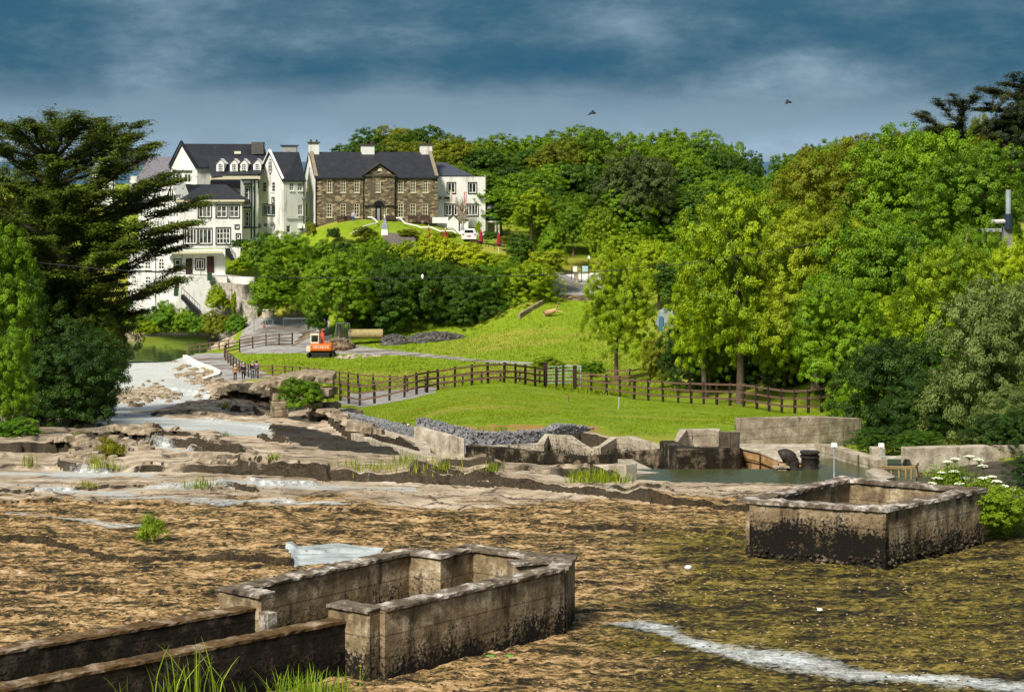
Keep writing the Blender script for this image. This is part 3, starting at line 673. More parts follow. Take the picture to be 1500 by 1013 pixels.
tag(a.build('boat_ramp', M_new), 'pale ramp slab sloping into the left end of the green pool', 'ramp')
M_pole = plain('galvanised', (.45, .5, .5), .5, .4); M_boxw = plain('white_box', (.85, .85, .8), .4)
for px, Y, pt, pb, lab in ((1222, 59.5, 655, 706, 'thin level gauge pole with white box standing in the pool'), (1291, 62.6, 655, 693, 'thin pole with pale box against the gate pillar')):
    o = empty('gauge_pole', (WX(px, Y), Y, ZP(pb, Y)-.5), 0, lab, 'gauge pole', 'gauge poles'); h = ZP(pt, Y)-ZP(pb, Y)+.5
    MB().tube([(0, 0, 0), (0, 0, h)], .028, 8).build('pole', M_pole, o)
    MB().box((0, 0, h+.07), (.19, .12, .13), top=.9).build('sensor_box', M_boxw, o, bevel=.02)
    MB().box((.05, -.03, h-.3), (.12, .04, .04)).build('bracket', M_pole, o)
M_rail = plain('ochre_rail', (.30, .21, .09), .6)
o = empty('sluice_railing', (WX(1320, 61), 61, -10.1), 0, 'low ochre railing in front of the sluice opening', 'railing')
a = MB(); pts = [W(1293, 683, 62.5), W(1322, 684, 60.8), W(1340, 683, 60.8), W(1345, 678, 61.8)]; a.tube(pts, .035, 6); a.tube([p-Vector((0, 0, .05)) for p in pts], .03, 6); rel(a, o).build('top_rail', M_rail, o)
for px, Y in ((1297, 62.3), (1306, 61.8), (1317, 61.1), (1327, 60.8), (1335, 60.8), (1343, 61.4)):
    a = MB().tube([W(px, 684, Y), W(px, 684, Y)-Vector((0, 0, .45))], .035, 6); rel(a, o).build('baluster', M_rail, o)
MB2 = MB().box((WX(1318, 63), 63.5, ZP(673, 63)), (.75, .3, .06)); tag(MB2.build('sluice_beam', M_new), 'thin concrete beam across the sluice opening', 'beam')

# ------------------------------------------------------------------ gabions
M_gab = plain('gabion_stone', (.24, .24, .25), .85, 0, .75, 7)
def gabion(label, pts, depth, group):
    P = [(WX(p[0], p[3]), p[3]) for p in pts]; z1 = [ZP(p[1], p[3]) for p in pts]; z0 = [ZP(p[2], p[3])-.3 for p in pts]
    a = MB(); strip(a, P, depth, z0, [z-.06 for z in z1], side=1)
    n = 0; L = sum(math.dist(P[i], P[i+1]) for i in range(len(P)-1))
    for i in range(len(P)-1):
        l = math.dist(P[i], P[i+1]); d = Vector((P[i+1][0]-P[i][0], P[i+1][1]-P[i][1])).normalized(); nr = Vector((-d.y, d.x))
        for k in range(int(l*120)):
            t = rw.random(); zt = z1[i]*(1-t)+z1[i+1]*t; zb = z0[i]*(1-t)+z0[i+1]*t
            if rw.random() < .6: q, z = rw.uniform(-.04, .03), rw.uniform(zb, zt)
            else: q, z = rw.uniform(0, depth), zt+rw.uniform(-.07, .0)
            r = rw.uniform(.028, .055)
            a.ball((P[i][0]+(P[i+1][0]-P[i][0])*t+nr.x*q, P[i][1]+(P[i+1][1]-P[i][1])*t+nr.y*q, z), (r, r*rw.uniform(.6, 1), r*rw.uniform(.5, .9)), 5, 3, .3, rw)
    loc = Vector((P[0][0], P[0][1], z0[0])); a.v = [tuple(Vector(v)-loc) for v in a.v]
    tag(a.build('gabion_wall', M_gab, None, loc=loc), label, 'gabion wall', group)
gabion('long low gabion of grey stones falling away to the left beside the flume', [(472, 594, 603, 107), (500, 604, 620, 96), (545, 614, 634, 86), (606, 629, 652, 75)], .5, 'gabion walls at the lawn edge')
gabion('tall grey gabion curving below the grass mound in the middle', [(610, 611, 640, 74), (650, 621, 650, 73.6), (690, 630, 655, 73.4), (725, 634, 655, 73.6), (770, 631, 652, 74.2), (812, 628, 648, 75), (822, 621, 640, 75.4), (850, 622, 636, 76.4), (872, 627, 634, 78)], .5, 'gabion walls at the lawn edge')

# ------------------------------------------------------------------ fences
M_post = plain('dark_fence_wood', (.035, .02, .014), .85, 0, .4, 6)
M_railw = plain('brown_fence_rail', (.15, .09, .055), .85, 0, .35, 6)
def fence(label, ctl, n, h=1.36, rails=(.42, .82, 1.24), name='post_and_rail_fence', mat=None, rmat=None, pw=.13, grp='timber fences round the meadow'):
    xs = np.array([(WX(p, Y), Y) for p, Y in ctl]); d = np.r_[0, np.cumsum(np.hypot(*np.diff(xs, axis=0).T))]
    s = np.linspace(0, d[-1], n); X = np.interp(s, d, xs[:, 0]); YY = np.interp(s, d, xs[:, 1])
    Z = ground_np(HX+F*X/YY, YY)
    e = empty(name, (X[0], YY[0], Z[0]), 0, label, 'fence', grp)
    pm = None
    for i in range(n):
        loc = (X[i]-X[0], YY[i]-YY[0], Z[i]-Z[0])
        if pm is None: pm = MB().box((0, 0, h/2-.2), (pw, pw, h+.4)).build('post', mat or M_post, e, loc=loc)
        else: c = pm.copy(); C.objects.link(c); c.location = loc
        if i: c.rotation_euler = (rw.uniform(-.03, .03), rw.uniform(-.03, .03), rw.uniform(0, .6))
    for r in rails:
        a = MB(); P = [(X[i]-X[0], YY[i]-YY[0]-.09) for i in range(n)]; z = [Z[i]-Z[0]+r+rw.uniform(-.015, .015) for i in range(n)]
        strip(a, P, .045, [q-.055 for q in z], [q+.055 for q in z]); a.build('rail', rmat or M_railw, e)
    return e
fence('long dark timber fence across the lawn in front of the right-hand trees', [(842, 134), (880, 131.5), (1000, 121.5), (1100, 112), (1180, 104), (1245, 98)], 21)
fence('curved dark timber fence running over the crest of the grass mound', [(527, 125), (600, 123), (640, 125.5), (700, 126.5), (745, 127.5), (798, 131)], 15)
fence('short dark timber fence closing the path beside the stone bridge', [(489, 137), (504, 131), (527, 125.4)], 4)
fence('outer timber fence curving along the path from the car park round the meadow', [(351, 236), (331, 234), (328, 230), (335, 225), (343, 220), (372, 203), (414, 199), (450, 191), (500, 177), (530, 172), (600, 166), (700, 158), (800, 150), (842, 146)], 38)
fence('short dark timber fence between the car park and the excavator', [(351, 237), (390, 238), (428, 239)], 5, h=1.4)
fence('broken timber fence under the trees behind the long fence', [(850, 152), (905, 150), (940, 148), (1000, 165)], 6)
fence('thin weathered timber railing at the water edge beyond the path', [(275, 243), (300, 243), (335, 241)], 5, h=1.2, rails=(.55, 1.1), mat=plain('grey_wood', (.17, .14, .1)))
a = MB()
for px, h in ((798, 1.55), (815, 1.4), (825, 1.5), (842, 1.6)): pass
for px, Y, h, lab in ((799, 131.5, 1.7, 'thick dark gate post at the left of the gap in the fence'), (842, 133.6, 1.7, 'thick dark gate post at the right of the gap in the fence'), (815, 133.0, 1.5, 'dark post inside the gap in the fence'), (825, 133.4, 1.6, 'slim dark post at the middle of the fence gap')):
    z = gz(px, Y); tag(MB().box((0, 0, h/2-.2), (.26 if h > 1.6 else .16, .26 if h > 1.6 else .16, h+.4)).build('gate_post', M_post, None, loc=(WX(px, Y), Y, z)), lab, 'gate post', 'gate posts')
M_gate = plain('pale_green_metal', (.30, .48, .42), .5)
e = empty('field_gate', (WX(801, 146), 146, gz(810, 146)), 0, 'pale green tubular metal field gate behind the fence gap', 'gate')
a = MB()
for k in range(6): a.tube([(0, 0, .25+k*.24), (2.5, .6, .25+k*.24)], .03, 6)
a.build('gate_bars', M_gate, e)
for t in (0, 1.25, 2.5): MB().tube([(t, t*.24, .1), (t, t*.24, 1.5)], .035, 6).build('upright', M_gate, e)
for px, py, h in ((906, 599, .6), (833, 588, .35)):
    p = at(px, py, 80); tag(MB().box((0, 0, h/2-.1), (.06, .06, h+.2), ry=.06).build('marker_stake', M_pole if h > .5 else M_railw, None, loc=p), 'small stake standing in the lawn, the %s one' % ('taller grey' if h > .5 else 'shorter brown'), 'stake')

# ------------------------------------------------------------------ remains of a stone bridge
M_stone = concrete('river_stone', (.27, .21, .14), (.04, .03, .02), pale=(.5, .43, .33), cover=.6)
Yb = 98.0; gb = gz(408, Yb)
e = empty('ruined_stone_bridge', (WX(408, Yb), Yb, gb), 0, 'humped slab of a ruined stone bridge on a square pier', 'bridge')
a = MB(); n = 22
for i in range(n+1):
    t = i/n; px = 368+t*122; top = 565-20*math.sin(min(1, t*1.25)*math.pi/2)+max(0, t-.75)*14; und = top+(6+14*t if t < .35 else 13-3*t)+rw.uniform(-1.5, 1.5)
    X = WX(px, Yb)
    for (y, z) in ((-1.1+rw.uniform(-.1, .1), ZP(und, Yb)), (-1.15+rw.uniform(-.1, .1), ZP(top, Yb)-.05+rw.uniform(-.03, .03)), (-.6, ZP(top, Yb)+.03), (1.2, ZP(top, Yb)+.05), (1.2, ZP(und, Yb))):
        a.v.append((X, Yb+y, z))
for i in range(n):
    for k in range(5): a.f.append((i*5+k, (i+1)*5+k, (i+1)*5+(k+1) % 5, i*5+(k+1) % 5))
a.f += [(0, 1, 2, 3, 4), tuple(n*5+k for k in (4, 3, 2, 1, 0))]
rel(a, e).build('deck', M_stone, e, bevel=.03)
a = MB(); X0 = WX(409, Yb)
zc = gb-.5
for k, h in enumerate((.75, .35, .42, .4)):
    a.box((X0+rw.uniform(-.03, .03), Yb-.3, zc+h/2), (.86-.06*k, 1.1-.05*k, h-.02), rz=.25+rw.uniform(-.05, .05)); zc += h
a.box((X0+.02, Yb-.2, zc+.3), (.8, 1, .9), rz=.25)
rel(a, e).build('pier', M_stone, e, bevel=.04)
a = MB()
for k in range(16): a.box((WX(rw.uniform(458, 492), Yb), Yb+rw.uniform(-1.2, .8), rw.uniform(gb-.2, ZP(566, Yb))), (rw.uniform(.5, 1.0), rw.uniform(.6, 1), rw.uniform(.15, .35)), rz=rw.uniform(-.5, .5), ry=rw.uniform(-.08, .08))
rel(a, e).build('abutment', M_stone, e, bevel=.04)

# scattered slabs and rubble on the banks
def rubble(name, label, pts, n, smin, smax, mat, flat=.35, spread=(10, 3), kind='stuff'):
    a = MB()
    for i in range(n):
        px, py = pts[rw.randrange(len(pts))]
        p = at(px+rw.gauss(0, spread[0]), py+rw.gauss(0, spread[1])); s = rw.uniform(smin, smax)
        a.box((p.x, p.y, p.z+s*flat*.3), (s*rw.uniform(.7, 1.6), s*rw.uniform(.7, 1.3), s*flat*rw.uniform(.6, 1.4)), rz=rw.uniform(0, 3), ry=rw.uniform(-.15, .15), rx=rw.uniform(-.15, .15), top=rw.uniform(.6, .95))
    return tag(a.build(name, mat, bevel=.02), label, None, None, kind)
rubble('bank_rocks', 'tumbled flat brown rocks along the right river bank', [(275, 545), (290, 553), (300, 560), (320, 563), (340, 568), (355, 572), (380, 580), (390, 590), (350, 583), (320, 578)], 190, .3, 1.0, M_stone, .3, (12, 5))
rubble('river_stones', 'pale rounded stones lying in the shallow rapids', [(160, 572), (180, 574), (200, 578), (220, 577), (240, 580), (175, 586), (200, 588), (150, 595), (230, 570)], 170, .15, .5, M_stone, .5, (14, 5))
rubble('shore_rocks', 'dark broken rocks at the foot of the left-bank trees', [(120, 655), (150, 648), (190, 640), (100, 650), (200, 655), (160, 665), (130, 668), (215, 640)], 160, .12, .5, M_stone, .4, (14, 4))
rubble('ledge_blocks', 'loose slabs fallen from the rock ledge beside the pier', [(470, 612), (500, 615), (520, 622), (495, 603), (540, 640), (450, 603)], 60, .25, .9, M_stone, .3, (12, 4))
for lab, px, py, s in (('small pale boulder resting on the olive moss in front of the chamber', 1201, 896, .075), ('flat white pebble left of the square chamber', 1008, 833, .11)):
    p = at(px, py); tag(MB().ball((0, 0, .03), (s*.8, s*.6, s*.5), 9, 7, .15, rw).build('boulder', M_white, None, True, loc=p), lab, 'boulder')

# clumps of dried algae and grit on the weir bed: far too many to count
def bed_clumps(name, label, n, mat, rmin, rmax, x0, x1, thr, seed):
    g = np.random.default_rng(seed); px = g.uniform(x0, x1, n*3); Y = 1/g.uniform(1/56, 1/31.5, n*3); X = (px-HX)/F*Y
    k = fbm(X*.9, Y*1.4, 4, seed)+g.normal(0, .05, n*3); ok = k > thr; px, Y, X = px[ok][:n], Y[ok][:n], X[ok][:n]; z = ground_np(px, Y)
    near = fbm(X*.5, Y*.8, 3, 8)*.10-np.abs(fbm(X*1.6, Y*2.2, 4, 2))*.16+fbm(X*4.5, Y*5, 3, 2)*.07+fbm(X*9, Y*9, 2, 6)*.04; z = z+near
    m = len(px); r = g.uniform(rmin, rmax, m); V = []; 
    for (a, b, c) in ((1, 0, 0), (.3, 1, 0), (-1, .2, 0), (-.2, -1, 0), (0, 0, .7)):
        q = g.uniform(.6, 1.4, (m, 3)); V.append(np.stack([X+a*r*1.7*q[:, 0], Y+b*r*1.1*q[:, 1], z+c*r*q[:, 2]-.006], -1))
    V = np.stack(V, 1).reshape(-1, 3); i = np.arange(m)[:, None]*5
    Q = np.concatenate([i+np.array([[0, 1, 4]]), i+np.array([[1, 2, 4]]), i+np.array([[2, 3, 4]]), i+np.array([[3, 0, 4]])], 0)
    tag(link(name, np_mesh(name, V, Q), mat), label, None, None, 'stuff')
bed_clumps('algae_clumps', 'dark dried algae clumps covering the weir bed', 11000, plain('dark_algae', (.035, .022, .008), .95, 0, .6, 9), .010, .034, -60, 1560, .0, 5)
bed_clumps('grit', 'pale tan grit and crust on the weir bed', 8000, plain('tan_grit', (.42, .29, .15), .9, 0, .5, 9), .008, .026, -60, 1560, -.02, 6)

kp = [at(x, y, 150) for x, y in ((271, 523), (280, 529), (293, 535), (308, 540), (320, 546), (318, 551), (300, 556))]
m = MB(); strip(m, [(p.x, p.y) for p in kp], .55, [p.z-.2 for p in kp], [p.z+.28 for p in kp]); o = m.build('path_kerb', M_white, bevel=.03); tag(o, 'curved white kerb along the river edge of the gravel path', 'kerb')
# ------------------------------------------------------------------ buildings
def slate_mat():
    m, nt, b = new_mat('slate_roof')
    v = coords(nt); br = nt.nodes.new('ShaderNodeTexBrick'); mp = coords(nt, (1, 1, 1))
    n = noise(nt, v, 1.1, 5); n2 = noise(nt, coords(nt, (6, 6, 14)), 1, 2)
    col = ramp(nt, [(.3, (.008, .009, .012)), (.55, (.018, .019, .026)), (.75, (.045, .047, .058))], mth(nt, 'ADD', mth(nt, 'MULTIPLY', n, .55), mth(nt, 'MULTIPLY', n2, .45))).outputs[0]
    nt.nodes.remove(br)
    nt.links.new(col, b.inputs['Base Color']); b.inputs['Roughness'].default_value = .55; bump(nt, b, n2, .04); return m
def rubble_stone_mat():
    m, nt, b = new_mat('rubble_stone')
    v = coords(nt, (1, 1, 2.2)); vo = nd(nt, 'ShaderNodeTexVoronoi', Scale=2.1); nt.links.new(v, vo.inputs['Vector'])
    ve = nd(nt, 'ShaderNodeTexVoronoi', Scale=2.1); ve.feature = 'DISTANCE_TO_EDGE'; nt.links.new(v, ve.inputs['Vector'])
    sc = nt.nodes.new('ShaderNodeSeparateColor'); nt.links.new(vo.outputs['Color'], sc.inputs[0])
    col = ramp(nt, [(0, (.04, .03, .018)), (.35, (.10, .072, .042)), (.7, (.20, .145, .08)), (1, (.42, .33, .2))], sc.outputs[0]).outputs[0]
    col = mix(nt, mrange(nt, ve.outputs['Distance'], 0, .05, 1, 0), col, (.2, .16, .11))
    col = mix(nt, mrange(nt, noise(nt, coords(nt), .5, 3), .5, .65), col, (.11, .085, .055))
    nt.links.new(col, b.inputs['Base Color']); b.inputs['Roughness'].default_value = .9; bump(nt, b, ve.outputs['Distance'], .05); return m
def render_white():
    m, nt, b = new_mat('white_render')
    n = noise(nt, coords(nt, (1, 1, .2)), 1.6, 5); n2 = noise(nt, coords(nt), .4, 4)
    col = ramp(nt, [(.34, (.42, .40, .35)), (.46, (.70, .69, .65)), (.7, (.80, .79, .77))], mth(nt, 'ADD', mth(nt, 'MULTIPLY', n, .6), mth(nt, 'MULTIPLY', n2, .4))).outputs[0]
    nt.links.new(col, b.inputs['Base Color']); b.inputs['Roughness'].default_value = .8; return m
M_slate = slate_mat(); M_rub = rubble_stone_mat(); M_wr = render_white()
M_frame = plain('white_window_frame', (.80, .79, .74), .5, 0, .05); M_cream = plain('cream_frame', (.66, .60, .42), .6, 0, .1)
M_black = plain('black_trim', (.012, .012, .016), .5, 0, .2); M_dstone = plain('dark_cut_stone', (.07, .058, .04), .85)
mg, ntg, bg_ = new_mat('window_glass'); bg_.inputs['Base Color'].default_value = (.02, .025, .03, 1); bg_.inputs['Roughness'].default_value = .12
ng = noise(ntg, coords(ntg), .9, 2); ntg.links.new(ramp(ntg, [(.45, (.012, .014, .016)), (.6, (.06, .075, .065)), (.7, (.16, .17, .15))], ng).outputs[0], bg_.inputs['Base Color'])
M_glass = mg
M_door = plain('dark_red_door', (.05, .015, .015), .5); M_greygreen = plain('dark_green', (.02, .06, .03), .6)

class Wall:
    """vertical wall from A to B (photo column, distance), openings given in photo pixels on that wall"""
    def __init__(s, A, B, root):
        s.a = Vector((WX(*A), A[1], 0)); s.b = Vector((WX(*B), B[1], 0)); s.L = (s.b-s.a).length
        s.d = (s.b-s.a)/s.L; s.n = Vector((s.d.y, -s.d.x, 0))
        s.root = root; s.o = root.location
    def sx(s, px):           # distance along the wall seen at column px
        k = (px-HX)/F; den = s.d.x-k*s.d.y
        return (k*s.a.y-s.a.x)/den
    def Y(s, px): return s.a.y+s.d.y*s.sx(px)
    def z(s, px, py): return ZP(py, s.Y(px))
    def P(s, t, z, q=0.0): return s.a+s.d*t+s.n*q+Vector((0, 0, z))-Vector((s.o.x, s.o.y, s.o.z))
    def face(s, z0, z1, ops, mat, name='wall', apex=None, rev=.16):
        """ops: (t0,t1,zb,zt)"""
        us = sorted({0, s.L}|{q for o in ops for q in o[:2]}); zs = sorted({z0, z1}|{q for o in ops for q in o[2:4]})
        m = MB()
        for i in range(len(us)-1):
            for j in range(len(zs)-1):
                cu, cz = (us[i]+us[i+1])/2, (zs[j]+zs[j+1])/2
                if any(o[0] < cu < o[1] and o[2] < cz < o[3] for o in ops): continue
                m.quad(s.P(us[i], zs[j]), s.P(us[i+1], zs[j]), s.P(us[i+1], zs[j+1]), s.P(us[i], zs[j+1]))
        for t0, t1, zb, zt in ops:
            for a, b in (((t0, zb), (t1, zb)), ((t1, zb), (t1, zt)), ((t1, zt), (t0, zt)), ((t0, zt), (t0, zb))):
                m.quad(s.P(*a), s.P(*a, -rev), s.P(*b, -rev), s.P(*b))
        if apex: m.quad(s.P(0, z1), s.P(s.L, z1), s.P(apex[0], apex[1]))
        m.quad(s.P(0, z0, -.3), s.P(0, z1, -.3), s.P(s.L, z1, -.3), s.P(s.L, z0, -.3))
        m.quad(s.P(0, z1), s.P(s.L, z1), s.P(s.L, z1, -.3), s.P(0, z1, -.3))
        return m.build(name, mat, s.root)
    def bar(s, m, t0, t1, zb, zt, q0, q1):
        n = len(m.v)
        for z in (zb, zt):
            for t, q in ((t0, q1), (t1, q1), (t1, q0), (t0, q0)): m.v.append(tuple(s.P(t, z, q)))
        for f in ((3, 2, 1, 0), (4, 5, 6, 7), (0, 1, 5, 4), (1, 2, 6, 5), (2, 3, 7, 6), (3, 0, 4, 7)): m.f.append(tuple(n+i for i in f))
    def window(s, op, nx=2, ny=2, mat=None, w=.07, trim=None, name='window', deep=True, sill=True, arch=False):
        t0, t1, zb, zt = op; q = -.12 if deep else .0; m = MB()
        mat = mat or M_frame
        if trim:
            tr = MB()
            for a, b, c, d in ((t0-.13, t0, zb-.13, zt+.13), (t1, t1+.13, zb-.13, zt+.13), (t0, t1, zt, zt+.13), (t0, t1, zb-.13, zb)): s.bar(tr, a, b, c, d, 0, .035)
        for a, b, c, d in ((t0, t0+w, zb, zt), (t1-w, t1, zb, zt), (t0+w, t1-w, zt-w, zt), (t0+w, t1-w, zb, zb+w)): s.bar(m, a, b, c, d, q, q+.09)
        for i in range(1, nx):
            t = t0+(t1-t0)*i/nx; s.bar(m, t-w*.4, t+w*.4, zb+w, zt-w, q+.01, q+.075)
        for j in range(1, ny):
            z = zb+(zt-zb)*j/ny; s.bar(m, t0+w, t1-w, z-w*.35, z+w*.35, q+.015, q+.07)
        if arch:
            c = (t0+t1)/2; r = (t1-t0)/2; k = 9; n0 = len(m.v)
            for i in range(k+1):
                a = math.pi*i/k
                for rr, qq in ((r+.02, q), (r+.02, q+.09), (r-w, q+.09), (r-w, q)): m.v.append(tuple(s.P(c-math.cos(a)*rr, zt+math.sin(a)*rr, qq)))
            for i in range(k):
                for e in range(4): m.f.append((n0+4*i+e, n0+4*i+4+e, n0+4*i+4+(e+1) % 4, n0+4*i+(e+1) % 4))
            s.bar(m, c-w*.4, c+w*.4, zt, zt+r-w, q+.01, q+.075)
        wo = m.build(name, mat, s.root)
        g = MB(); g.quad(s.P(t0, zb, q+.02), s.P(t1, zb, q+.02), s.P(t1, zt, q+.02), s.P(t0, zt, q+.02))
        if arch: g.quad(*[s.P((t0+t1)/2-math.cos(math.pi*i/9)*(t1-t0)/2, zt+math.sin(math.pi*i/9)*(t1-t0)/2, q+.021) for i in range(10)])
        g.build('pane', M_glass, wo)
        if sill:
            g = MB(); s.bar(g, t0-.08, t1+.08, zb-.12, zb-.02, .0, .10); g.build('sill', trim or mat, wo)
        if trim: tr.build('surround', trim, wo)
        return wo
    def op(s, x0, x1, y0, y1):
        t0, t1 = s.sx(x0), s.sx(x1); xm = (x0+x1)/2
        return (t0, t1, s.z(xm, y1), s.z(xm, y0))
def roofpoly(root, name, quads, mat, thick=.18):
    m = MB(); o = root.location
    for q in quads:
        q = [Vector(p)-o for p in q]; n = len(m.v); k = len(q)
        m.v += [tuple(p) for p in q]+[tuple(p-Vector((0, 0, thick))) for p in q]
        m.f.append(tuple(n+i for i in range(k))); m.f.append(tuple(n+k+i for i in reversed(range(k))))
        for i in range(k): m.f.append((n+i, n+(i+1) % k, n+k+(i+1) % k, n+k+i))
    return m.build(name, mat, root)
def rbox(root, name, c, d, mat, rz=0, bevel=0, parent=None):
    m = MB().box((0, 0, 0), d, rz=rz); return m.build(name, mat, parent or root, loc=Vector(c)-(root.location), bevel=bevel)

# --- stone house
SY = 272.0
sh = empty('stone_house', (WX(550, SY), SY, ZP(327, SY)), 0, 'long two storey brown stone house with slate roof and pediment', 'house')
th = R(15); A = Vector((WX(462, SY), SY, 0)); Lh = 17.1
dv = Vector((math.cos(th), math.sin(th), 0)); nv_ = Vector((-dv.y, dv.x, 0)); dep = 9.5
def pxof(v): return HX+F*v.x/v.y
B = A+dv*Lh
wl = Wall((462, SY), (pxof(B), B.y), sh); zb_, ze_ = ZP(331, SY), ZP(259.5, SY)-.05
zr = ZP(222.5, SY+4.6)
bay0, bay1 = wl.sx(534), wl.sx(577)
for nm, t0, t1, wins in (('left_wall', 0, bay0, (479, 499, 519)), ('right_wall', bay1, Lh, (583.5, 601.3, 619.3))):
    a = wl.a+wl.d*t0; b = wl.a+wl.d*t1
    w = Wall((pxof(a), a.y), (pxof(b), b.y), sh); ops = []
    for x in wins:
        ops += [w.op(x, x+7.6, 264, 282), w.op(x-.3, x+7.6, 298, 318)]
    w.face(zb_, ze_, ops, M_rub, 'front_wall')
    for o in ops: w.window(o, 2, 4, M_cream, .085)
a = wl.a+wl.d*bay0+wl.n*.45; b = wl.a+wl.d*bay1+wl.n*.45
w = Wall((pxof(a), a.y), (pxof(b), b.y), sh)
od = w.op(550, 559, 302, 327); ops = [w.op(550.5, 557.5, 264.5, 281.5), w.op(541.5, 545.3, 303, 318), w.op(562.5, 566.5, 303, 318), (od[0], od[1], zb_, od[3])]
zp_ = w.z(555, 257.5)
w.face(zb_, zp_, ops, M_rub, 'entrance_bay', apex=(w.L/2, w.z(555, 241)))
w.window(ops[0], 2, 4, M_cream, .08); w.window(ops[1], 1, 4, M_cream, .07); w.window(ops[2], 1, 4, M_cream, .07)
m = MB(); w.bar(m, od[0], od[1], zb_, od[3], -.15, -.08); d_ = m.build('front_door', M_black, sh)
m = MB(); w.bar(m, od[0]+.25, od[1]-.25, zb_+.3, od[3]-.3, -.07, -.05); m.build('door_panel', plain('grey_panel', (.3, .3, .32)), d_)
m = MB(); n0 = 10; c = (od[0]+od[1])/2; r0 = (od[1]-od[0])/2+.12
for i in range(n0):
    a0, a1 = math.pi*i/n0, math.pi*(i+1)/n0
    m.quad(*[w.P(c-math.cos(q)*r, od[3]+math.sin(q)*r, .06) for q, r in ((a0, r0), (a1, r0), (a1, r0+.22), (a0, r0+.22))])
    m.quad(w.P(c, od[3], .03), w.P(c-math.cos(a0)*r0, od[3]+math.sin(a0)*r0, .03), w.P(c-math.cos(a1)*r0, od[3]+math.sin(a1)*r0, .03))
m.build('door_arch', M_black, sh)
m = MB(); w.bar(m, -.1, od[0]-.1, od[3]-.05, od[3]+.12, 0, .12); w.bar(m, od[1]+.1, w.L+.1, od[3]-.05, od[3]+.12, 0, .12); m.build('string_course', M_black, sh)
za = w.z(555, 241)
m = MB(); w.bar(m, -.25, w.L+.25, zp_-.08, zp_+.14, 0, .22)
for s0, s1 in (((-.25, zp_+.1), (w.L/2, za+.15)), ((w.L+.25, zp_+.1), (w.L/2, za+.15))):
    p0, p1 = w.P(*s0, .25), w.P(*s1, .25); q0, q1 = w.P(*s0, -.1), w.P(*s1, -.1); u = Vector((0, 0, .2)); m.quad(p0, p1, p1+u, p0+u); m.quad(p0+u, p1+u, q1+u, q0+u); m.quad(p0, p1, q1, q0)
m.build('pediment_trim', M_dstone, sh)
m = MB(); c_ = w.P(w.L/2, zp_+(za-zp_)*.42, .05)
for r, mm in ((.38, 0),):
    m.quad(*[c_+wl.d*r*math.cos(k*math.pi/8)*.9+Vector((0, 0, r*math.sin(k*math.pi/8))) for k in range(9)])
m.build('fan_light', M_cream, sh)
# bay roof
ap = w.P(w.L/2, za+.22, .3)+sh.location; bk = ap-wl.n*4.2; bk.z = za+.22
l0 = w.P(-.35, zp_+.12, .3)+sh.location; r0_ = w.P(w.L+.35, zp_+.12, .3)+sh.location
roofpoly(sh, 'pediment_roof', [(l0, ap, bk, l0-wl.n*1.2), (ap, r0_, r0_-wl.n*1.2, bk)], M_slate, .1)
e0 = wl.a-wl.d*.15+wl.n*.25; e1 = wl.a+wl.d*(Lh+.15)+wl.n*.25; e0.z = e1.z = ze_+.02
g0 = wl.a-wl.d*.15-wl.n*dep/2; g1 = wl.a+wl.d*(Lh+.15)-wl.n*dep/2; g0.z = g1.z = zr
h0 = wl.a-wl.d*.15-wl.n*(dep+.2); h1 = wl.a+wl.d*(Lh+.15)-wl.n*(dep+.2); h0.z = h1.z = ze_
roofpoly(sh, 'roof', [(e0, e1, g1, g0), (g0, g1, h1, h0)], M_slate)
# gable ends
for nm, t, mt in (('left_gable', 0, M_wr), ('right_gable', Lh, M_wr)):
    p0 = wl.a+wl.d*t; p1 = p0-wl.n*dep
    a, b = ((p1, p0) if t == 0 else (p0, p1))
    g = Wall((pxof(a), a.y), (pxof(b), b.y), sh)
    ops = [g.op(448.3, 452, 264, 282), g.op(448.3, 452, 298, 318)] if t == 0 else []
    g.face(zb_, ze_, ops, mt, nm, apex=(g.L/2, zr+.25))
    for o in ops: g.window(o, 1, 3, M_cream, .08)
    m = MB()
    for s0 in ((-.2, ze_), (g.L+.2, ze_)):
        p, q = g.P(*s0, .12), g.P(g.L/2, zr+.3, .12); pi, qi = g.P(*s0, -.35), g.P(g.L/2, zr+.3, -.35); u = Vector((0, 0, .22)); m.quad(p, q, q+u, p+u); m.quad(p+u, q+u, qi+u, pi+u); m.quad(p, pi, qi, q); m.quad(pi, pi+u, qi+u, qi)
    m.build('verge', plain('verge_stone', (.25, .2, .14)), sh)
def chimney(root, t, wd, z0, z1, dpt=1.0, wall=wl):
    c = wall.a+wall.d*t-wall.n*dep/2
    o = rbox(root, 'chimney', (c.x, c.y, (z0+z1)/2), (wd, dpt, z1-z0), M_wr, rz=th)
    m = MB().box((0, 0, 0), (wd+.25, dpt+.25, .22), rz=th); m.build('chimney_cap', M_dstone, o, loc=(0, 0, (z1-z0)/2))
    m = MB()
    for k in (-.3, .3): m.tube([(k*wd*math.cos(th), k*wd*math.sin(th), .1), (k*wd*math.cos(th), k*wd*math.sin(th), .45)], .13, 7)
    m.build('chimney_pots', M_dstone, o, loc=(0, 0, (z1-z0)/2))
chimney(sh, .55, 1.35, zr-2.2, ZP(209, SY+5)); chimney(sh, wl.sx(548), 1.75, zr-1, ZP(212, SY+6)); chimney(sh, Lh-.6, 1.6, zr-1.9, ZP(211.5, SY+8))
for x in (445.5, 532.5, 578.5):
    t = wl.sx(max(x, 462.5)); P0 = wl.P(t, zb_, .08); P1 = wl.P(t, ze_, .08); MB().tube([P0, P1], .06, 6).build('drain_pipe', M_black, sh)

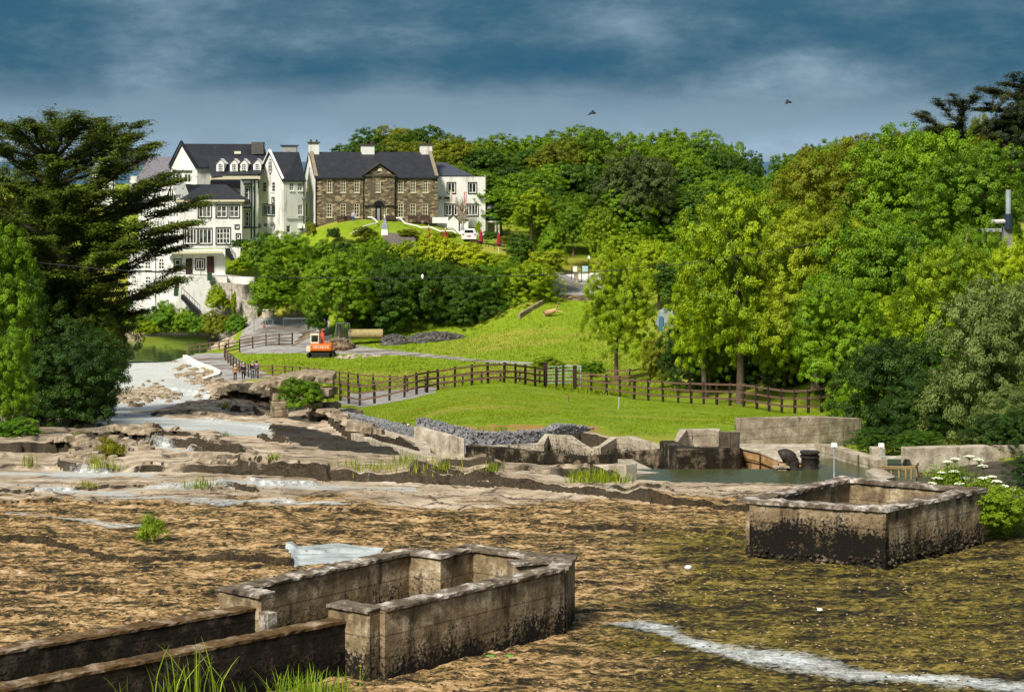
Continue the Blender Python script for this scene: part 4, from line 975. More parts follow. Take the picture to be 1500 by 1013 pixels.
# --- white gabled wing
gw = empty('gabled_white_wing', (WX(415, 270), 270, ZP(345, 270)), 0, 'tall white house wing with steep gable and oval window', 'house')
wg = Wall((377, 277), (415.5, 270), gw); zt, z0 = ZP(263.5, 270), ZP(352, 270)
ops = [wg.op(384.5, 390, 266.5, 281), wg.op(397.5, 403, 266.5, 281), wg.op(385, 402.5, 300, 315), wg.op(398.5, 402, 290, 296)]
wg.face(z0, zt, ops, M_wr, 'gable_wall', apex=(wg.sx(396), wg.z(396, 222.5)))
for o, nx, ny in zip(ops, (1, 1, 3, 1), (3, 3, 1, 1)): wg.window(o, nx, ny, M_frame, .09, M_black if nx == 3 or ny == 1 else None)
m = MB(); c = wg.sx(396); zc = wg.z(396, 244); m1 = MB()
for k in range(20):
    a0, a1 = k*math.pi/10, (k+1)*math.pi/10
    for mm, r0, r1, q in ((m, .95, 1.15, .05), (m1, .8, .95, .045)):
        mm.quad(*[wg.P(c+math.cos(a)*r*.5, zc+math.sin(a)*r*.95, q) for a, r in ((a0, r0), (a1, r0), (a1, r1), (a0, r1))])
ov = m.build('oval_window', M_black, gw)
wg.bar(m1, c-.03, c+.03, zc-.78, zc+.78, .03, .05); wg.bar(m1, c-.42, c+.42, zc+.2, zc+.26, .03, .05); wg.bar(m1, c-.42, c+.42, zc-.26, zc-.2, .03, .05); m1.build('frame', M_frame, ov)
g = MB(); g.quad(*[wg.P(c+math.cos(k*math.pi/10)*.42, zc+math.sin(k*math.pi/10)*.8, .02) for k in range(20)]); g.build('pane', M_glass, ov)
wsd = Wall((415.5, 270), (448, 272.2), gw)
ops = [wsd.op(424, 430.5, 267.5, 279.5), wsd.op(436, 443, 267.5, 279.5), wsd.op(436.5, 443.5, 300, 315), wsd.op(419.5, 426, 330, 341), wsd.op(437, 443.5, 334, 338)]
wsd.face(z0, zt, ops, M_wr, 'side_wall')
for o, d in zip(ops, (0, 0, 0, 1, 0)): wsd.window(o, 1 if d else 2, 1 if d else 2, M_frame, .1, name='window', sill=not d)
ap0 = wg.P(wg.sx(396), wg.z(396, 222.5), .2)+gw.location; rid = Vector((WX(438, 275.2), 275.2, ap0.z))
el = wg.P(0, zt, .2)+gw.location; er = wg.P(wg.L, zt, .2)+gw.location; sr = wsd.P(wsd.L, zt, .1)+gw.location
roofpoly(gw, 'roof', [(er+Vector((0, -.2, -.1)), sr+Vector((0, -.2, -.1)), rid, ap0), (ap0, rid, rid+Vector((-2.5, 3.5, -3.8)), el)], M_slate)
m = MB(); w_ = wg
for s0 in ((-.1, zt), (wg.L+.1, zt)):
    p, q = wg.P(*s0, .25), wg.P(wg.sx(396), wg.z(396, 222.5)+.15, .25); u = Vector((0, 0, .2)); m.quad(p, q, q+u, p+u); m.quad(p+u, q+u, q+u-wg.n*.3, p+u-wg.n*.3)
m.build('barge_board', M_frame, gw)
m = MB().tube([wsd.P(wsd.sx(444.5), z0, .1), wsd.P(wsd.sx(444.5), zt, .1)], .07, 6); m.tube([wsd.P(wsd.sx(420), wsd.z(420, 321), .08), wsd.P(wsd.sx(444), wsd.z(444, 321), .08)], .05, 6); m.build('drain_pipe', M_black, gw)
M_dish = plain('grey_dish', (.12, .13, .15), .5)
for wall, px, py, r in ((wsd, 442.5, 291, .28), (wsd, 445, 337, .45), (wg, 381, 331, .45), (wg, 403, 328, .33), (wg, 393.5, 329, .28)):
    t = wall.sx(px); c = wall.P(t, wall.z(px, py), .45)
    o = MB().ball((0, 0, 0), (r, r*.35, r), 12, 8).build('satellite_dish', M_dish if px > 390 or px < 385 else M_black, gw, True, loc=c)
    MB().tube([(0, 0, 0), -wall.n*.45], .03, 5).build('bracket', M_black, o)
for px, py in ((438.5, 331), (443, 331)):
    rbox(gw, 'air_unit', wsd.P(wsd.sx(px), wsd.z(px, py), .2)+gw.location, (.5, .3, .55), M_frame)
m = MB(); zc = ZP(215, 278); m.box((0, 0, .45), (2.3, 1.2, .25)); 
o = rbox(gw, 'roof_plant', (WX(424, 278), 278, ZP(218.5, 278)), (2.1, 1.0, .8), plain('plant_grey', (.3, .3, .28))); MB().box((0, 0, .5), (2.5, 1.3, .15)).build('plant_lid', M_black, o)

# --- tall hotel block behind with four dormers
hb = empty('hotel_block', (WX(300, 276), 276, ZP(300, 276)), 0, 'large white hotel block with dark slate roof and four dormers', 'hotel')
Yh = 274
wg = Wall((250, 279), (288.5, Yh), hb); zt = ZP(245, Yh); z0 = ZP(300, Yh)
ops = [wg.op(257.5, 266.5, 254, 268), wg.op(269.5, 279.5, 254, 268)]
wg.face(z0, zt, ops, M_wr, 'gable_wall', apex=(wg.sx(267), wg.z(267, 211)))
for o in ops: wg.window(o, 2, 1, M_frame, .14, None)
m = MB(); wg.bar(m, wg.sx(255), wg.sx(282), wg.z(268, 251), wg.z(268, 249.5), 0, .25); m.build('window_hood', M_black, hb)
m = MB()
for s0 in ((-.2, zt), (wg.L+.2, zt)):
    p, q = wg.P(*s0, .3), wg.P(wg.sx(267), wg.z(267, 210.5)+.15, .3); u = Vector((0, 0, .28)); m.quad(p, q, q+u, p+u); m.quad(p+u, q+u, q+u-wg.n*.3, p+u-wg.n*.3)
m.build('barge_board', M_black, hb)
ws = Wall((288.5, Yh), (395, 280), hb); ws.face(z0, zt+.1, [], M_wr, 'side_wall')
ap0 = wg.P(wg.sx(267), wg.z(267, 210.5), .2)+hb.location; rid = Vector((WX(386, 283), 283, ap0.z)); er = wg.P(wg.L, zt, .3)+hb.location
roofpoly(hb, 'main_roof', [(er+Vector((.1, -.3, 0)), ws.P(ws.L, zt, .3)+hb.location, rid, ap0), (ap0, rid, rid+Vector((-2.5, 5, -4.5)), wg.P(0, zt, .3)+hb.location)], M_slate)
rbox(hb, 'roof_plant', (WX(378, 281), 281, ZP(217, 281)), (1.7, 1.5, 1.7), plain('roof_box', (.09, .085, .08)))
rbox(hb, 'roof_vent', (WX(349, 278), 277.5, ZP(223.5, 278)), (.9, .6, .35), M_cream)
# dormer roof in front
wd_ = Wall((309, 270.5), (378.5, 272.5), hb); zt2 = wd_.z(340, 259); wd_.face(z0-3.5, zt2, [wd_.op(331.5, 337, 271, 278)], M_wr, 'dormer_front'); wd_.window(wd_.op(331.5, 337, 271, 278), 2, 1, M_frame)
m = MB(); wd_.bar(m, -.1, wd_.L, zt2-1.55, zt2-.5, .02, .5); m.build('dark_flat_roof', M_black, hb)
m = MB(); wd_.bar(m, -.15, wd_.L+.2, zt2-.35, zt2+.1, .05, .3); m.build('fascia', M_cream, hb)
e0 = wd_.P(0, zt2+.05, .35)+hb.location; e1 = wd_.P(wd_.L, zt2+.05, .35)+hb.location
r0 = Vector((WX(303, 277), 277, ZP(228.5, 277))); r1 = Vector((WX(393, 278), 278, ZP(228, 278)))
roofpoly(hb, 'dormer_roof', [(e0, e1+Vector((.5, .4, .5)), r1, r0)], M_slate)
for x in (322.5, 342.5, 357, 376.5):
    Yd = 271.6+(x-322)*.03; root = hb; z1 = ZP(251, Yd); z2 = ZP(239.5, Yd); zz = ZP(233.5, Yd); hw = .52; X = WX(x, Yd)
    m = MB(); n = [(X-hw, z1), (X+hw, z1), (X+hw, z2), (X, zz), (X-hw, z2)]
    m.v = [tuple(Vector((a, Yd, b))-hb.location) for a, b in n]+[tuple(Vector((a, Yd+3.2, b))-hb.location) for a, b in n]
    m.f = [(0, 1, 2, 3, 4)]+[(i, (i+1) % 5, 5+(i+1) % 5, 5+i) for i in range(5)]
    o = m.build('dormer', M_frame, hb)
    m = MB()
    for sgn in (-1, 1): m.quad(*[Vector(p)-hb.location for p in ((X, Yd-.2, zz+.12), (X+sgn*(hw+.2), Yd-.2, z2-.05), (X+sgn*(hw+.2), Yd+3.2, z2-.05), (X, Yd+3.2, zz+.12))])
    m.build('dormer_roof', M_frame, o)
    dw = Wall((x-3.2, Yd-.03), (x+3.2, Yd-.03), hb); wo = dw.window(dw.op(x-2.8, x+2.8, 239.5, 249), 2, 3, M_frame, .06, deep=False, sill=False); 
    for pn in list(wo.children): pn.parent = o; pn.name = 'dormer_glass'
    wo.parent = o; wo.name = 'dormer_frame'
# black framed bay
bb = Wall((354, 268.5), (377.5, 270), hb); ops = [bb.op(359.5, 365, 274.5, 297.5), bb.op(359.5, 365, 309, 331.5)]
bb.face(ZP(352, 269), bb.z(365, 262), ops, M_wr, 'bay_wall')
for o in ops:
    bb.window(o, 1, 3, M_frame, .1, M_black)
    m = MB(); bb.bar(m, o[0]-.3, o[1]+.3, o[3]+.35, o[3]+.55, 0, .35); m.build('hood', M_black, hb)
m = MB(); bb.bar(m, -.1, bb.L+.05, bb.z(365, 264), bb.z(365, 262), 0, .2); bb.bar(m, bb.sx(367.5), bb.sx(368.7), ZP(350, 269), bb.z(365, 264), 0, .08); bb.bar(m, bb.sx(371.8), bb.sx(373.5), ZP(350, 269), bb.z(365, 264), 0, .08); bb.bar(m, bb.sx(356), bb.sx(377), bb.z(365, 334), bb.z(365, 332.5), 0, .2); m.build('black_strapping', M_black, hb)

# --- lower hotel block toward the river
lb = empty('riverside_hotel_wing', (WX(300, 262), 262, ZP(440, 262)), 0, 'white riverside hotel wing with blue slate roof, arched windows and terrace', 'hotel')
Yl = 263.0
wu = Wall((262, Yl), (354.5, Yl+1.5), lb); zt = wu.z(310, 294); zf = wu.z(310, 363.5)
ops = [wu.op(291, 309, 301, 318), wu.op(317, 332, 301, 318), wu.op(336, 350, 301, 318), wu.op(269, 288, 335, 357), wu.op(291.5, 310, 335, 357), wu.op(317, 337, 334, 357), wu.op(346.5, 351.5, 343, 350), wu.op(345, 349.5, 330, 334)]
wu.face(zf, zt, ops, M_wr, 'upper_wall')
for o, nx, ny in zip(ops, (3, 2, 2, 4, 3, 4, 1, 1), (1, 2, 2, 1, 1, 3, 1, 1)): wu.window(o, nx, ny, M_frame, .11, M_black)
e0 = wu.P(-.5, zt+.02, .4)+lb.location; e1 = wu.P(wu.L+.3, zt+.02, .4)+lb.location
roofpoly(lb, 'roof', [(e0, e1, Vector((WX(330, 270), 270, ZP(270, 270))), Vector((WX(235, 269), 269, ZP(270, 269)))), (e1, e1+Vector((0, 8, 0)), Vector((WX(330, 270), 270, ZP(270, 270))))], M_slate)
m = MB(); wu.bar(m, -.4, wu.L+.3, zt-.12, zt+.12, .05, .45); m.build('eaves', M_cream, lb)
# zigzag gabled window front
zz = Wall((203, 266), (262, Yl), lb)
ops = []
for k in range(3):
    for j in range(4):
        x = 206+k*19.5+j*4.3
        ops += [zz.op(x, x+3, 297, 318), zz.op(x, x+3, 322, 357)]
zz.face(zf, zz.z(232, 294), ops, M_wr, 'gabled_front')
wm = MB(); gm = MB()
for o in ops: zz.window(o, 1, 2, M_frame, .09, None, sill=False)
zt_ = zz.z(232, 294)
for k in range(3):
    x0, x1 = 203.5+k*19.5, 222.5+k*19.5; t0, t1 = zz.sx(x0), zz.sx(x1); tm = (t0+t1)/2; zp = zz.z(213+k*19.5, 270.5+(2-k)*2.5)
    m = MB(); m.quad(zz.P(t0, zt_, .05), zz.P(t1, zt_, .05), zz.P(tm, zp, .05)); g_ = m.build('gable_glazing', M_glass, lb)
    m = MB()
    for a, b in ((t0, tm), (t1, tm)):
        p, q = zz.P(a, zt_-.1, .3), zz.P(b, zp, .3); u = Vector((0, 0, .32)); m.quad(p, q, q+u, p+u); m.quad(p+u, q+u, q+u-zz.n*3, p+u-zz.n*3)
    for tt in (.35, .5, .65): zz.bar(m, t0+(t1-t0)*tt-.05, t0+(t1-t0)*tt+.05, zt_, zt_+(zp-zt_)*(.6 if tt != .5 else .9), .06, .12)
    m.build('gable_board', M_frame, g_)
    m = MB()
    for a in (t0, t1): p, q = zz.P(a, zt_-.05, 0), zz.P(tm, zp-.05, 0); m.quad(p, q, q-zz.n*7, p-zz.n*7)
    m.build('gable_roof', M_slate, g_)
m = MB(); zz.bar(m, -.2, zz.L, zf-.35, zf-.1, 0, .3); wu.bar(m, -.1, wu.L+.1, zf-.35, zf-.1, 0, .3); m.build('dark_ledge', M_black, lb)
# ground storeys
lw = Wall((188, 265), (256, 261.5), lb); z2 = ZP(365, 262); z3 = ZP(475, 262)
ops = [lw.op(212.5, 222, 383, 394), lw.op(232.5, 241.5, 383, 394.5), lw.op(213, 222, 409, 421), lw.op(232, 242, 409, 421.5), lw.op(193, 201, 408, 414)]
lw.face(z3, z2, [], M_wr, 'arcade_wall')
for o in ops: lw.window(o, 2, 2, M_frame, .12, None, deep=False, arch=True)
m = MB(); lw.bar(m, 0, lw.L, lw.z(220, 397.5), lw.z(220, 396.5), 0, .06); lw.bar(m, lw.sx(228), lw.sx(228.8), z3, z2, 0, .07); m.build('string_course', M_black, lb)
tw = Wall((256, 261.5), (330, 263), lb); ops = [tw.op(255.8, 264.5, 380, 395), tw.op(287, 299, 380, 394)]
tw.face(z3, z2, ops, M_wr, 'terrace_wall')
tw.window(ops[0], 1, 2, M_frame, .12, M_black); tw.window(ops[1], 3, 1, M_frame, .12, M_black)
for x0, x1, y0, y1 in ((273.5, 280.5, 380, 401), (304.5, 312, 377, 399.5), (257.5, 263, 408, 425)):
    m = MB(); o = tw.op(x0, x1, y0, y1); tw.bar(m, *o[:2], *o[2:], .0, .07); dd = m.build('door', M_door, lb)
    m = MB(); tw.bar(m, o[0]-.12, o[0], o[2], o[3]+.12, 0, .09); tw.bar(m, o[1], o[1]+.12, o[2], o[3]+.12, 0, .09); tw.bar(m, o[0], o[1], o[3], o[3]+.12, 0, .09); m.build('door_frame', M_black, dd)
m = MB(); tw.bar(m, -1.2, tw.sx(324), z2-.5, z2-.2, .0, 1.5); m.build('canopy', M_cream, lb)
# terrace deck and stairs
m = MB(); tw.bar(m, tw.sx(262), tw.sx(330), tw.z(290, 470), tw.z(290, 402), .01, 2.6); m.build('terrace_base', M_wr, lb)
m = MB(); P = [tw.P(tw.sx(x), tw.z(290, 402), 2.5) for x in (262, 276, 292, 308)]
m.tube([p+Vector((0, 0, 1.0)) for p in P], .03, 5)
for p in P: m.tube([p, p+Vector((0, 0, 1.0))], .03, 5)
m.build('terrace_railing', M_black, lb)
def stair(name, x0, y0, x1, y1, Y, wdt, n, mat, root, lab=None):
    m = MB()
    for k in range(n):
        t = k/n; p = W(x0+(x1-x0)*t, y0+(y1-y0)*t, Y)-root.location; m.box((p.x, p.y+wdt/2, p.z-.3), (abs(WX(x1, Y)-WX(x0, Y))/n*1.05, wdt, .6+(k % 2)*.004))
    o = m.build(name, mat, root)
    m = MB(); p0 = W(x0, y0, Y)-root.location; p1 = W(x1, y1, Y)-root.location
    m.tube([p0+Vector((0, -.05, 1)), p1+Vector((0, -.05, 1))], .04, 5)
    for k in range(8): p = p0.lerp(p1, k/7); m.tube([p+Vector((0, -.05, 0)), p+Vector((0, -.05, 1))], .025, 5)
    m.build('handrail', M_black, o); return o
stair('lower_stairs', 266, 432, 293, 458, 257.6, 1.6, 14, M_black, lb)
stair('upper_stairs', 331, 366, 345, 383, 261.0, 1.4, 10, M_black, lb)
m = MB(); m.v = [tuple(W(a, b, 261.9)-lb.location) for a, b in ((335, 360), (352, 362), (352, 378), (345, 384))]; m.v += [tuple(Vector(v)+Vector((0, .3, 0))) for v in m.v]; m.f = [(0, 1, 2, 3), (7, 6, 5, 4)]+[(i, (i+1) % 4, 4+(i+1) % 4, 4+i) for i in range(4)]; m.build('stair_wall', M_wr, lb)
for x, y in ((307, 404), (258, 427)):
    rbox(lb, 'wheelie_bin', W(x, y+1, 259.4), (.55, .5, 1.0), M_greygreen)
# far left roofs behind the tree
fl = empty('left_hotel_block', (WX(190, 292), 292, ZP(260, 292)), 0, 'white hotel gable and grey roofs half hidden by the dark tree', 'hotel')
g = Wall((135, 296), (165, 290), fl); g.face(ZP(300, 292), ZP(246, 292), [], M_wr, 'gable_wall', apex=(g.sx(152), g.z(152, 218)))
p0, p1 = W(160, 217, 296), W(211, 217, 296)
roofpoly(fl, 'roof', [(W(168, 247, 290), W(221, 238, 290), p1, p0)], M_slate)
roofpoly(fl, 'link_roof', [(W(200, 262, 286), W(262, 262, 286), W(262, 229.5, 291), W(219, 229.5, 291))], plain('grey_slate', (.16, .15, .17), .6))
g = Wall((190, 287), (262, 287), fl); g.face(ZP(300, 287), ZP(258, 287), [], M_wr, 'link_wall')
rbox(fl, 'chimney', W(199, 238, 288), (.7, .7, 2.2), M_dstone)

# --- right white wing
rw_ = empty('right_white_wing', (WX(672, 280), 280, ZP(345, 280)), 0, 'plain white flat fronted wing right of the stone house', 'house')
w = Wall((637, 278.6), (711, 279.6), rw_); ops = [w.op(655.5, 666.8, 268, 282.5), w.op(686.5, 697.6, 268, 282.5), w.op(652.5, 670, 299.5, 315.5), w.op(682.5, 700, 299.5, 315.5), w.op(686.5, 694, 334.5, 342)]
w.face(ZP(352, 279), w.z(670, 257.5), ops, M_wr, 'front_wall')
for o, nx in zip(ops, (2, 2, 4, 4, 2)): w.window(o, nx, 1, M_frame, .1, M_black)
s_ = Wall((711, 279.6), (712.5, 290), rw_); s_.face(ZP(352, 279), w.z(670, 257.5), [], M_wr, 'side_wall')
m = MB(); w.bar(m, 0, w.L, w.z(670, 258), w.z(670, 257.3), -.3, .08); m.build('parapet_cap', M_black, rw_)
m = MB(); o = w.op(638, 660, 288.5, 291.5); w.bar(m, *o, 0, .3); m.build('sign_band', M_black, rw_)
m = MB(); o = w.op(646, 650, 289.3, 291); w.bar(m, *o, .3, .32); o = w.op(639, 643, 289.3, 291); w.bar(m, *o, .3, .32); m.build('sign_panel', M_frame, rw_)
roofpoly(rw_, 'hip_roof', [(W(637, 257, 280), W(694, 257.3, 280.5), W(653, 238, 285), W(630, 238, 285)), (W(694, 257.3, 280.5), W(694, 257, 290), W(653, 238, 285))], plain('blue_slate', (.055, .06, .08), .5, 0, .3))
m = MB(); m.v = [tuple(W(a, b, 277.5)-rw_.location) for a, b in ((655, 345), (655, 322), (663.5, 314), (672.5, 322), (686, 322), (686, 349))]; n = len(m.v); m.v += [tuple(Vector(v)+Vector((0, 1.2, 0))) for v in m.v]; m.f = [tuple(range(n)), tuple(reversed(range(n, 2*n)))]+[(i, (i+1) % n, n+(i+1) % n, n+i) for i in range(n)]
m.build('porch', M_wr, rw_)
m = MB()
for a, b in (((655, 322), (663.5, 314)), ((663.5, 314), (672.5, 322)), ((672.5, 322), (686, 322)), ((672.5, 322), (672.5, 340))): m.tube([W(*a, 277.4)-rw_.location, W(*b, 277.4)-rw_.location], .07, 5)
m.build('porch_trim', M_black, rw_)
m = MB().tube([W(653, 289, 278.3)-rw_.location, W(655.5, 284, 276.8)-rw_.location], .03, 5); m.build('flag_pole', M_frame, rw_)
M_or = plain('orange_cloth', (.7, .2, .03)); M_rd = plain('red_cloth', (.45, .03, .05)); M_wh = plain('white_cloth', (.8, .8, .78)); M_gn = plain('green_cloth', (.05, .3, .1))
def flag(lab, x, y, mats):
    e = empty('hanging_flag', W(x, y, 276.9), 0, lab, 'flag', 'flags hanging on the white wing')
    for k, mt in enumerate(mats):
        m = MB()
        for j in range(8):
            z0, z1 = -j*.22, -(j+1)*.22
            y0 = .05*math.sin(j*.9+k); y1 = .05*math.sin((j+1)*.9+k)
            m.quad((k*.12, y0, z0), (k*.12+.12, y0+.03, z0), (k*.12+.12, y1+.03, z1), (k*.12, y1, z1))
        m.build('stripe', mt, e)
flag('limp green white and orange flag on the white wing', 658.5, 279, (M_gn, M_wh, M_or))
flag('limp red and white flag beside the bare climber', 679.5, 281, (M_rd, M_wh, M_rd))
e = empty('side_veranda', (WX(720, 281), 281, ZP(342, 281)), 0, 'white posted veranda with dark balcony and small pitched roof', 'veranda')
for x in (713, 726, 731): rbox(e, 'post', W(x, 333, 280.6), (.22, .22, 1.9), M_frame)
rbox(e, 'balcony', W(722, 316, 281), (1.9, 1.2, 1.0), M_greygreen); rbox(e, 'deck', W(722, 324.5, 281), (2.1, 1.5, .22), M_frame)
roofpoly(e, 'roof', [(W(711, 304, 280), W(724, 304, 280), W(716, 297, 282), W(711, 297, 282))], plain('pale_roof', (.3, .3, .32)))
rbox(e, 'rear_wall', W(720, 335, 282), (1.7, .2, 1.9), plain('veranda_wall', (.4, .36, .3)))

# --- garden in front of the stone house
def free_strip(name, label, cat, pts, r, mat, group=None, kind=None):
    o = pts[0]; m = MB().tube([Vector(p)-Vector(o) for p in pts], r, 6); return tag(m.build(name, mat, None, loc=o), label, cat, group, kind)
free_strip('garden_handrail', 'white handrail running down the lawn left of the steps', 'handrail', [W(514.5, 342, 262), W(534, 331, 266), W(553, 326, 269), W(550, 322, 270), W(544, 318, 271), W(539, 318, 271.4)], .09, M_frame, 'white handrails')
free_strip('garden_handrail', 'white zigzag handrail running down the lawn right of the steps', 'handrail', [W(580.5, 319, 271.4), W(587, 320, 271), W(593, 327, 270), W(612, 331, 268.5), W(616, 333, 268), W(632, 333, 267), W(645, 338.5, 266), W(663, 338, 265), W(668, 341.5, 264)], .09, M_frame, 'white handrails')
m = MB()
e = empty('stone_steps', (WX(580, 262), 262, ZP(350, 262)), 0, 'broad grey stone steps climbing to the front door', 'steps')
a = MB()
for k in range(16):
    t = k/15; p = W(585-12*t, 349-17*t, 262+9.0*t); a.box((p.x, p.y, p.z-.5), (4.3-2.2*t, .85, 1.0))
rel(a, e).build('step_flight', plain('step_stone', (.17, .15, .13), .9), e)
M_gwall = plain('garden_wall_white', (.8, .79, .75), .7)
tag(MB().box((0, 0, 0), (2.2, .3, .8)).build('garden_wall', M_gwall, None, loc=W(645, 322.5, 276)), 'low white wall with planters beside the porch', 'wall')
e = empty('sloping_garden_wall', W(690, 350, 275), 0, 'white sloping garden wall beside the parked car', 'wall')
m = MB(); q = [(668, 338, 274), (676, 345, 273.5), (684, 356, 273), (694, 356, 273), (686, 343, 273.5)]; m.v = [tuple(W(*p)-e.location) for p in q]; n = 5; m.v += [tuple(Vector(v)+Vector((0, .4, 0))) for v in m.v]; m.f = [tuple(range(n)), tuple(reversed(range(n, 2*n)))]+[(i, (i+1) % n, n+(i+1) % n, n+i) for i in range(n)]; m.build('wall', M_gwall, e)
# lantern, car, parasols, benches
def lantern(lab, x, y, Y, s):
    p = W(x, y, Y); e = empty('white_lantern', p, 0, lab, 'lantern', 'white lanterns in the garden')
    MB().box((0, 0, .5*s), (1.0*s, 1.0*s, 1.0*s), top=.9).build('lantern_body', M_frame, e)
    MB().box((0, 0, 1.9*s), (1.15*s, 1.15*s, 1.7*s), top=.05).build('lantern_roof', plain('lead_roof', (.2, .22, .25), .4), e)
    MB().tube([(0, 0, 2.6*s), (0, 0, 3.2*s)], .09*s, 5).build('finial', M_frame, e)
lantern('white well house lantern with pointed grey roof at foot of the steps', 563.5, 344, 258, .85)
lantern('small white lantern beside the parked car', 677.5, 342, 262, .5)
p = W(687, 352, 266); e = empty('parked_car', p, 0, 'small white car parked below the white wing', 'car')
m = MB(); prof = [(-.9, .25), (-.95, .8), (-.8, 1.0), (-.6, 1.45), (.6, 1.45), (.8, 1.0), (.95, .8), (.9, .25)]; n = 8
m.v = [(x, 0, z) for x, z in prof]+[(x, 3.8, z*.95) for x, z in prof]; m.f = [tuple(range(n)), tuple(reversed(range(n, 2*n)))]+[(i, (i+1) % n, n+(i+1) % n, n+i) for i in range(n)]
m.build('body', plain('car_white', (.75, .75, .77), .3), e, bevel=.08)
MB().quad((-.62, -.02, 1.02), (.62, -.02, 1.02), (.52, -.0, 1.38), (-.52, -.0, 1.38)).build('rear_window', M_glass, e)
for sx_ in (-.8, .8): MB().box((sx_, -.02, .8), (.2, .06, .2)).build('tail_light', M_rd, e)
for sx_ in (-.75, .75): MB().tube([(sx_-.1, .6, .3), (sx_+.1, .6, .3)], .3, 10).build('wheel', M_black, e)
rbox(e, 'number_plate', (p.x, p.y-.04, p.z+.6), (.5, .04, .13), plain('plate_red', (.5, .1, .1)))
M_par = plain('parasol_red', (.30, .015, .03), .8)
for x, y, lab in ((628, 353, 'closed dark red parasol nearest the stone steps'), (652.6, 357, 'closed dark red parasol above the lime hedge below the handrail'), (704.6, 357, 'closed dark red parasol on the lawn beside the parked car'), (730.5, 361, 'closed dark red parasol farthest right on the lawn')):
    p = W(x, y, 256); e = empty('parasol', (p.x, p.y, p.z-.9), 0, lab, 'parasol', 'closed parasols')
    MB().tube([(0, 0, 0), (0, 0, 3)], .04, 6).build('pole', M_frame, e)
    MB().tube([(0, 0, .9), (0, 0, 1.2), (0, 0, 2.2), (0, 0, 2.75)], [.12, .32, .2, .03], 8).build('canopy', M_par, e)
M_wood = plain('dark_table_wood', (.07, .04, .03), .8)
def table(lab, x, y, Y, rz=0):
    p = W(x, y, Y); e = empty('picnic_table', p, rz, lab, 'picnic table', 'picnic tables on the lawn')
    MB().box((0, 0, .74), (1.7, .75, .06)).build('table_top', M_wood, e)
    for s in (-1, 1): MB().box((0, s*.7, .45), (1.7, .28, .05)).build('bench_seat', M_wood, e)
    for s in (-1, 1):
        m = MB(); m.tube([(s*.6, -.7, 0), (s*.6, -.2, .74)], .045, 5); m.tube([(s*.6, .7, 0), (s*.6, .2, .74)], .045, 5); m.tube([(s*.6, -.75, .42), (s*.6, .75, .42)], .04, 5); m.build('leg_frame', M_wood, e)
table('dark picnic table on the lawn at the far right', 731.5, 365, 254); table('dark picnic table on the lawn beside the red parasol', 707, 362, 256, .3); table('dark picnic table left of the lawn parasol', 697, 361, 256.5, -.2)
for x, lab in ((500, 'dark bench left of the standing person at the house wall'), (510.5, 'dark bench right under the left windows of the house'), (571, 'dark bench just right of the house door'), (603.5, 'dark bench under the middle right window'), (621, 'dark bench under the far right window')):
    t = wl.sx(x); c = wl.a+wl.d*t+wl.n*.8; c.z = zb_+.35; e = empty('garden_bench', c, th, lab, 'bench', 'benches along the stone house')
    MB().box((0, 0, .43), (1.4, .45, .06)).build('seat', M_wood, e); MB().box((0, .2, .75), (1.4, .06, .5)).build('backrest', M_wood, e)
    for s in (-.6, .6): MB().box((s, 0, .2), (.08, .42, .42)).build('leg', M_wood, e)
# ------------------------------------------------------------------ foliage
def leaf_cloud(name, cen, out, size, n_up=.5, rnd=.7, aspect=.55, seed=0, lv=None, fold=.25):
    """rhombic leaves at centres cen (n,3) with outward directions out (n,3)"""
    g = np.random.default_rng(seed); n = len(cen)
    N = out+np.array([0, 0, n_up])+g.normal(0, rnd, (n, 3)); N /= np.linalg.norm(N, axis=1, keepdims=True)+1e-9
    T = g.normal(0, 1, (n, 3)); T -= (T*N).sum(1, keepdims=True)*N; T /= np.linalg.norm(T, axis=1, keepdims=True)+1e-9
    B = np.cross(N, T); s = (size*g.uniform(.65, 1.35, n))[:, None]
    p0 = cen-T*s; p2 = cen+T*s; p1 = cen+B*s*aspect+N*s*fold*.6; p3 = cen-B*s*aspect+N*s*fold*.6
    V = np.stack([p0, p1, p2, p3], 1).reshape(-1, 3); Q = np.arange(4*n).reshape(n, 4)
    me = np_mesh(name, V, Q)
    a = me.attributes.new('lv', 'FLOAT', 'POINT')
    v = (lv if lv is not None else g.uniform(0, 1, n)); a.data.foreach_set('value', np.repeat(v, 4).astype(np.float32))
    return me
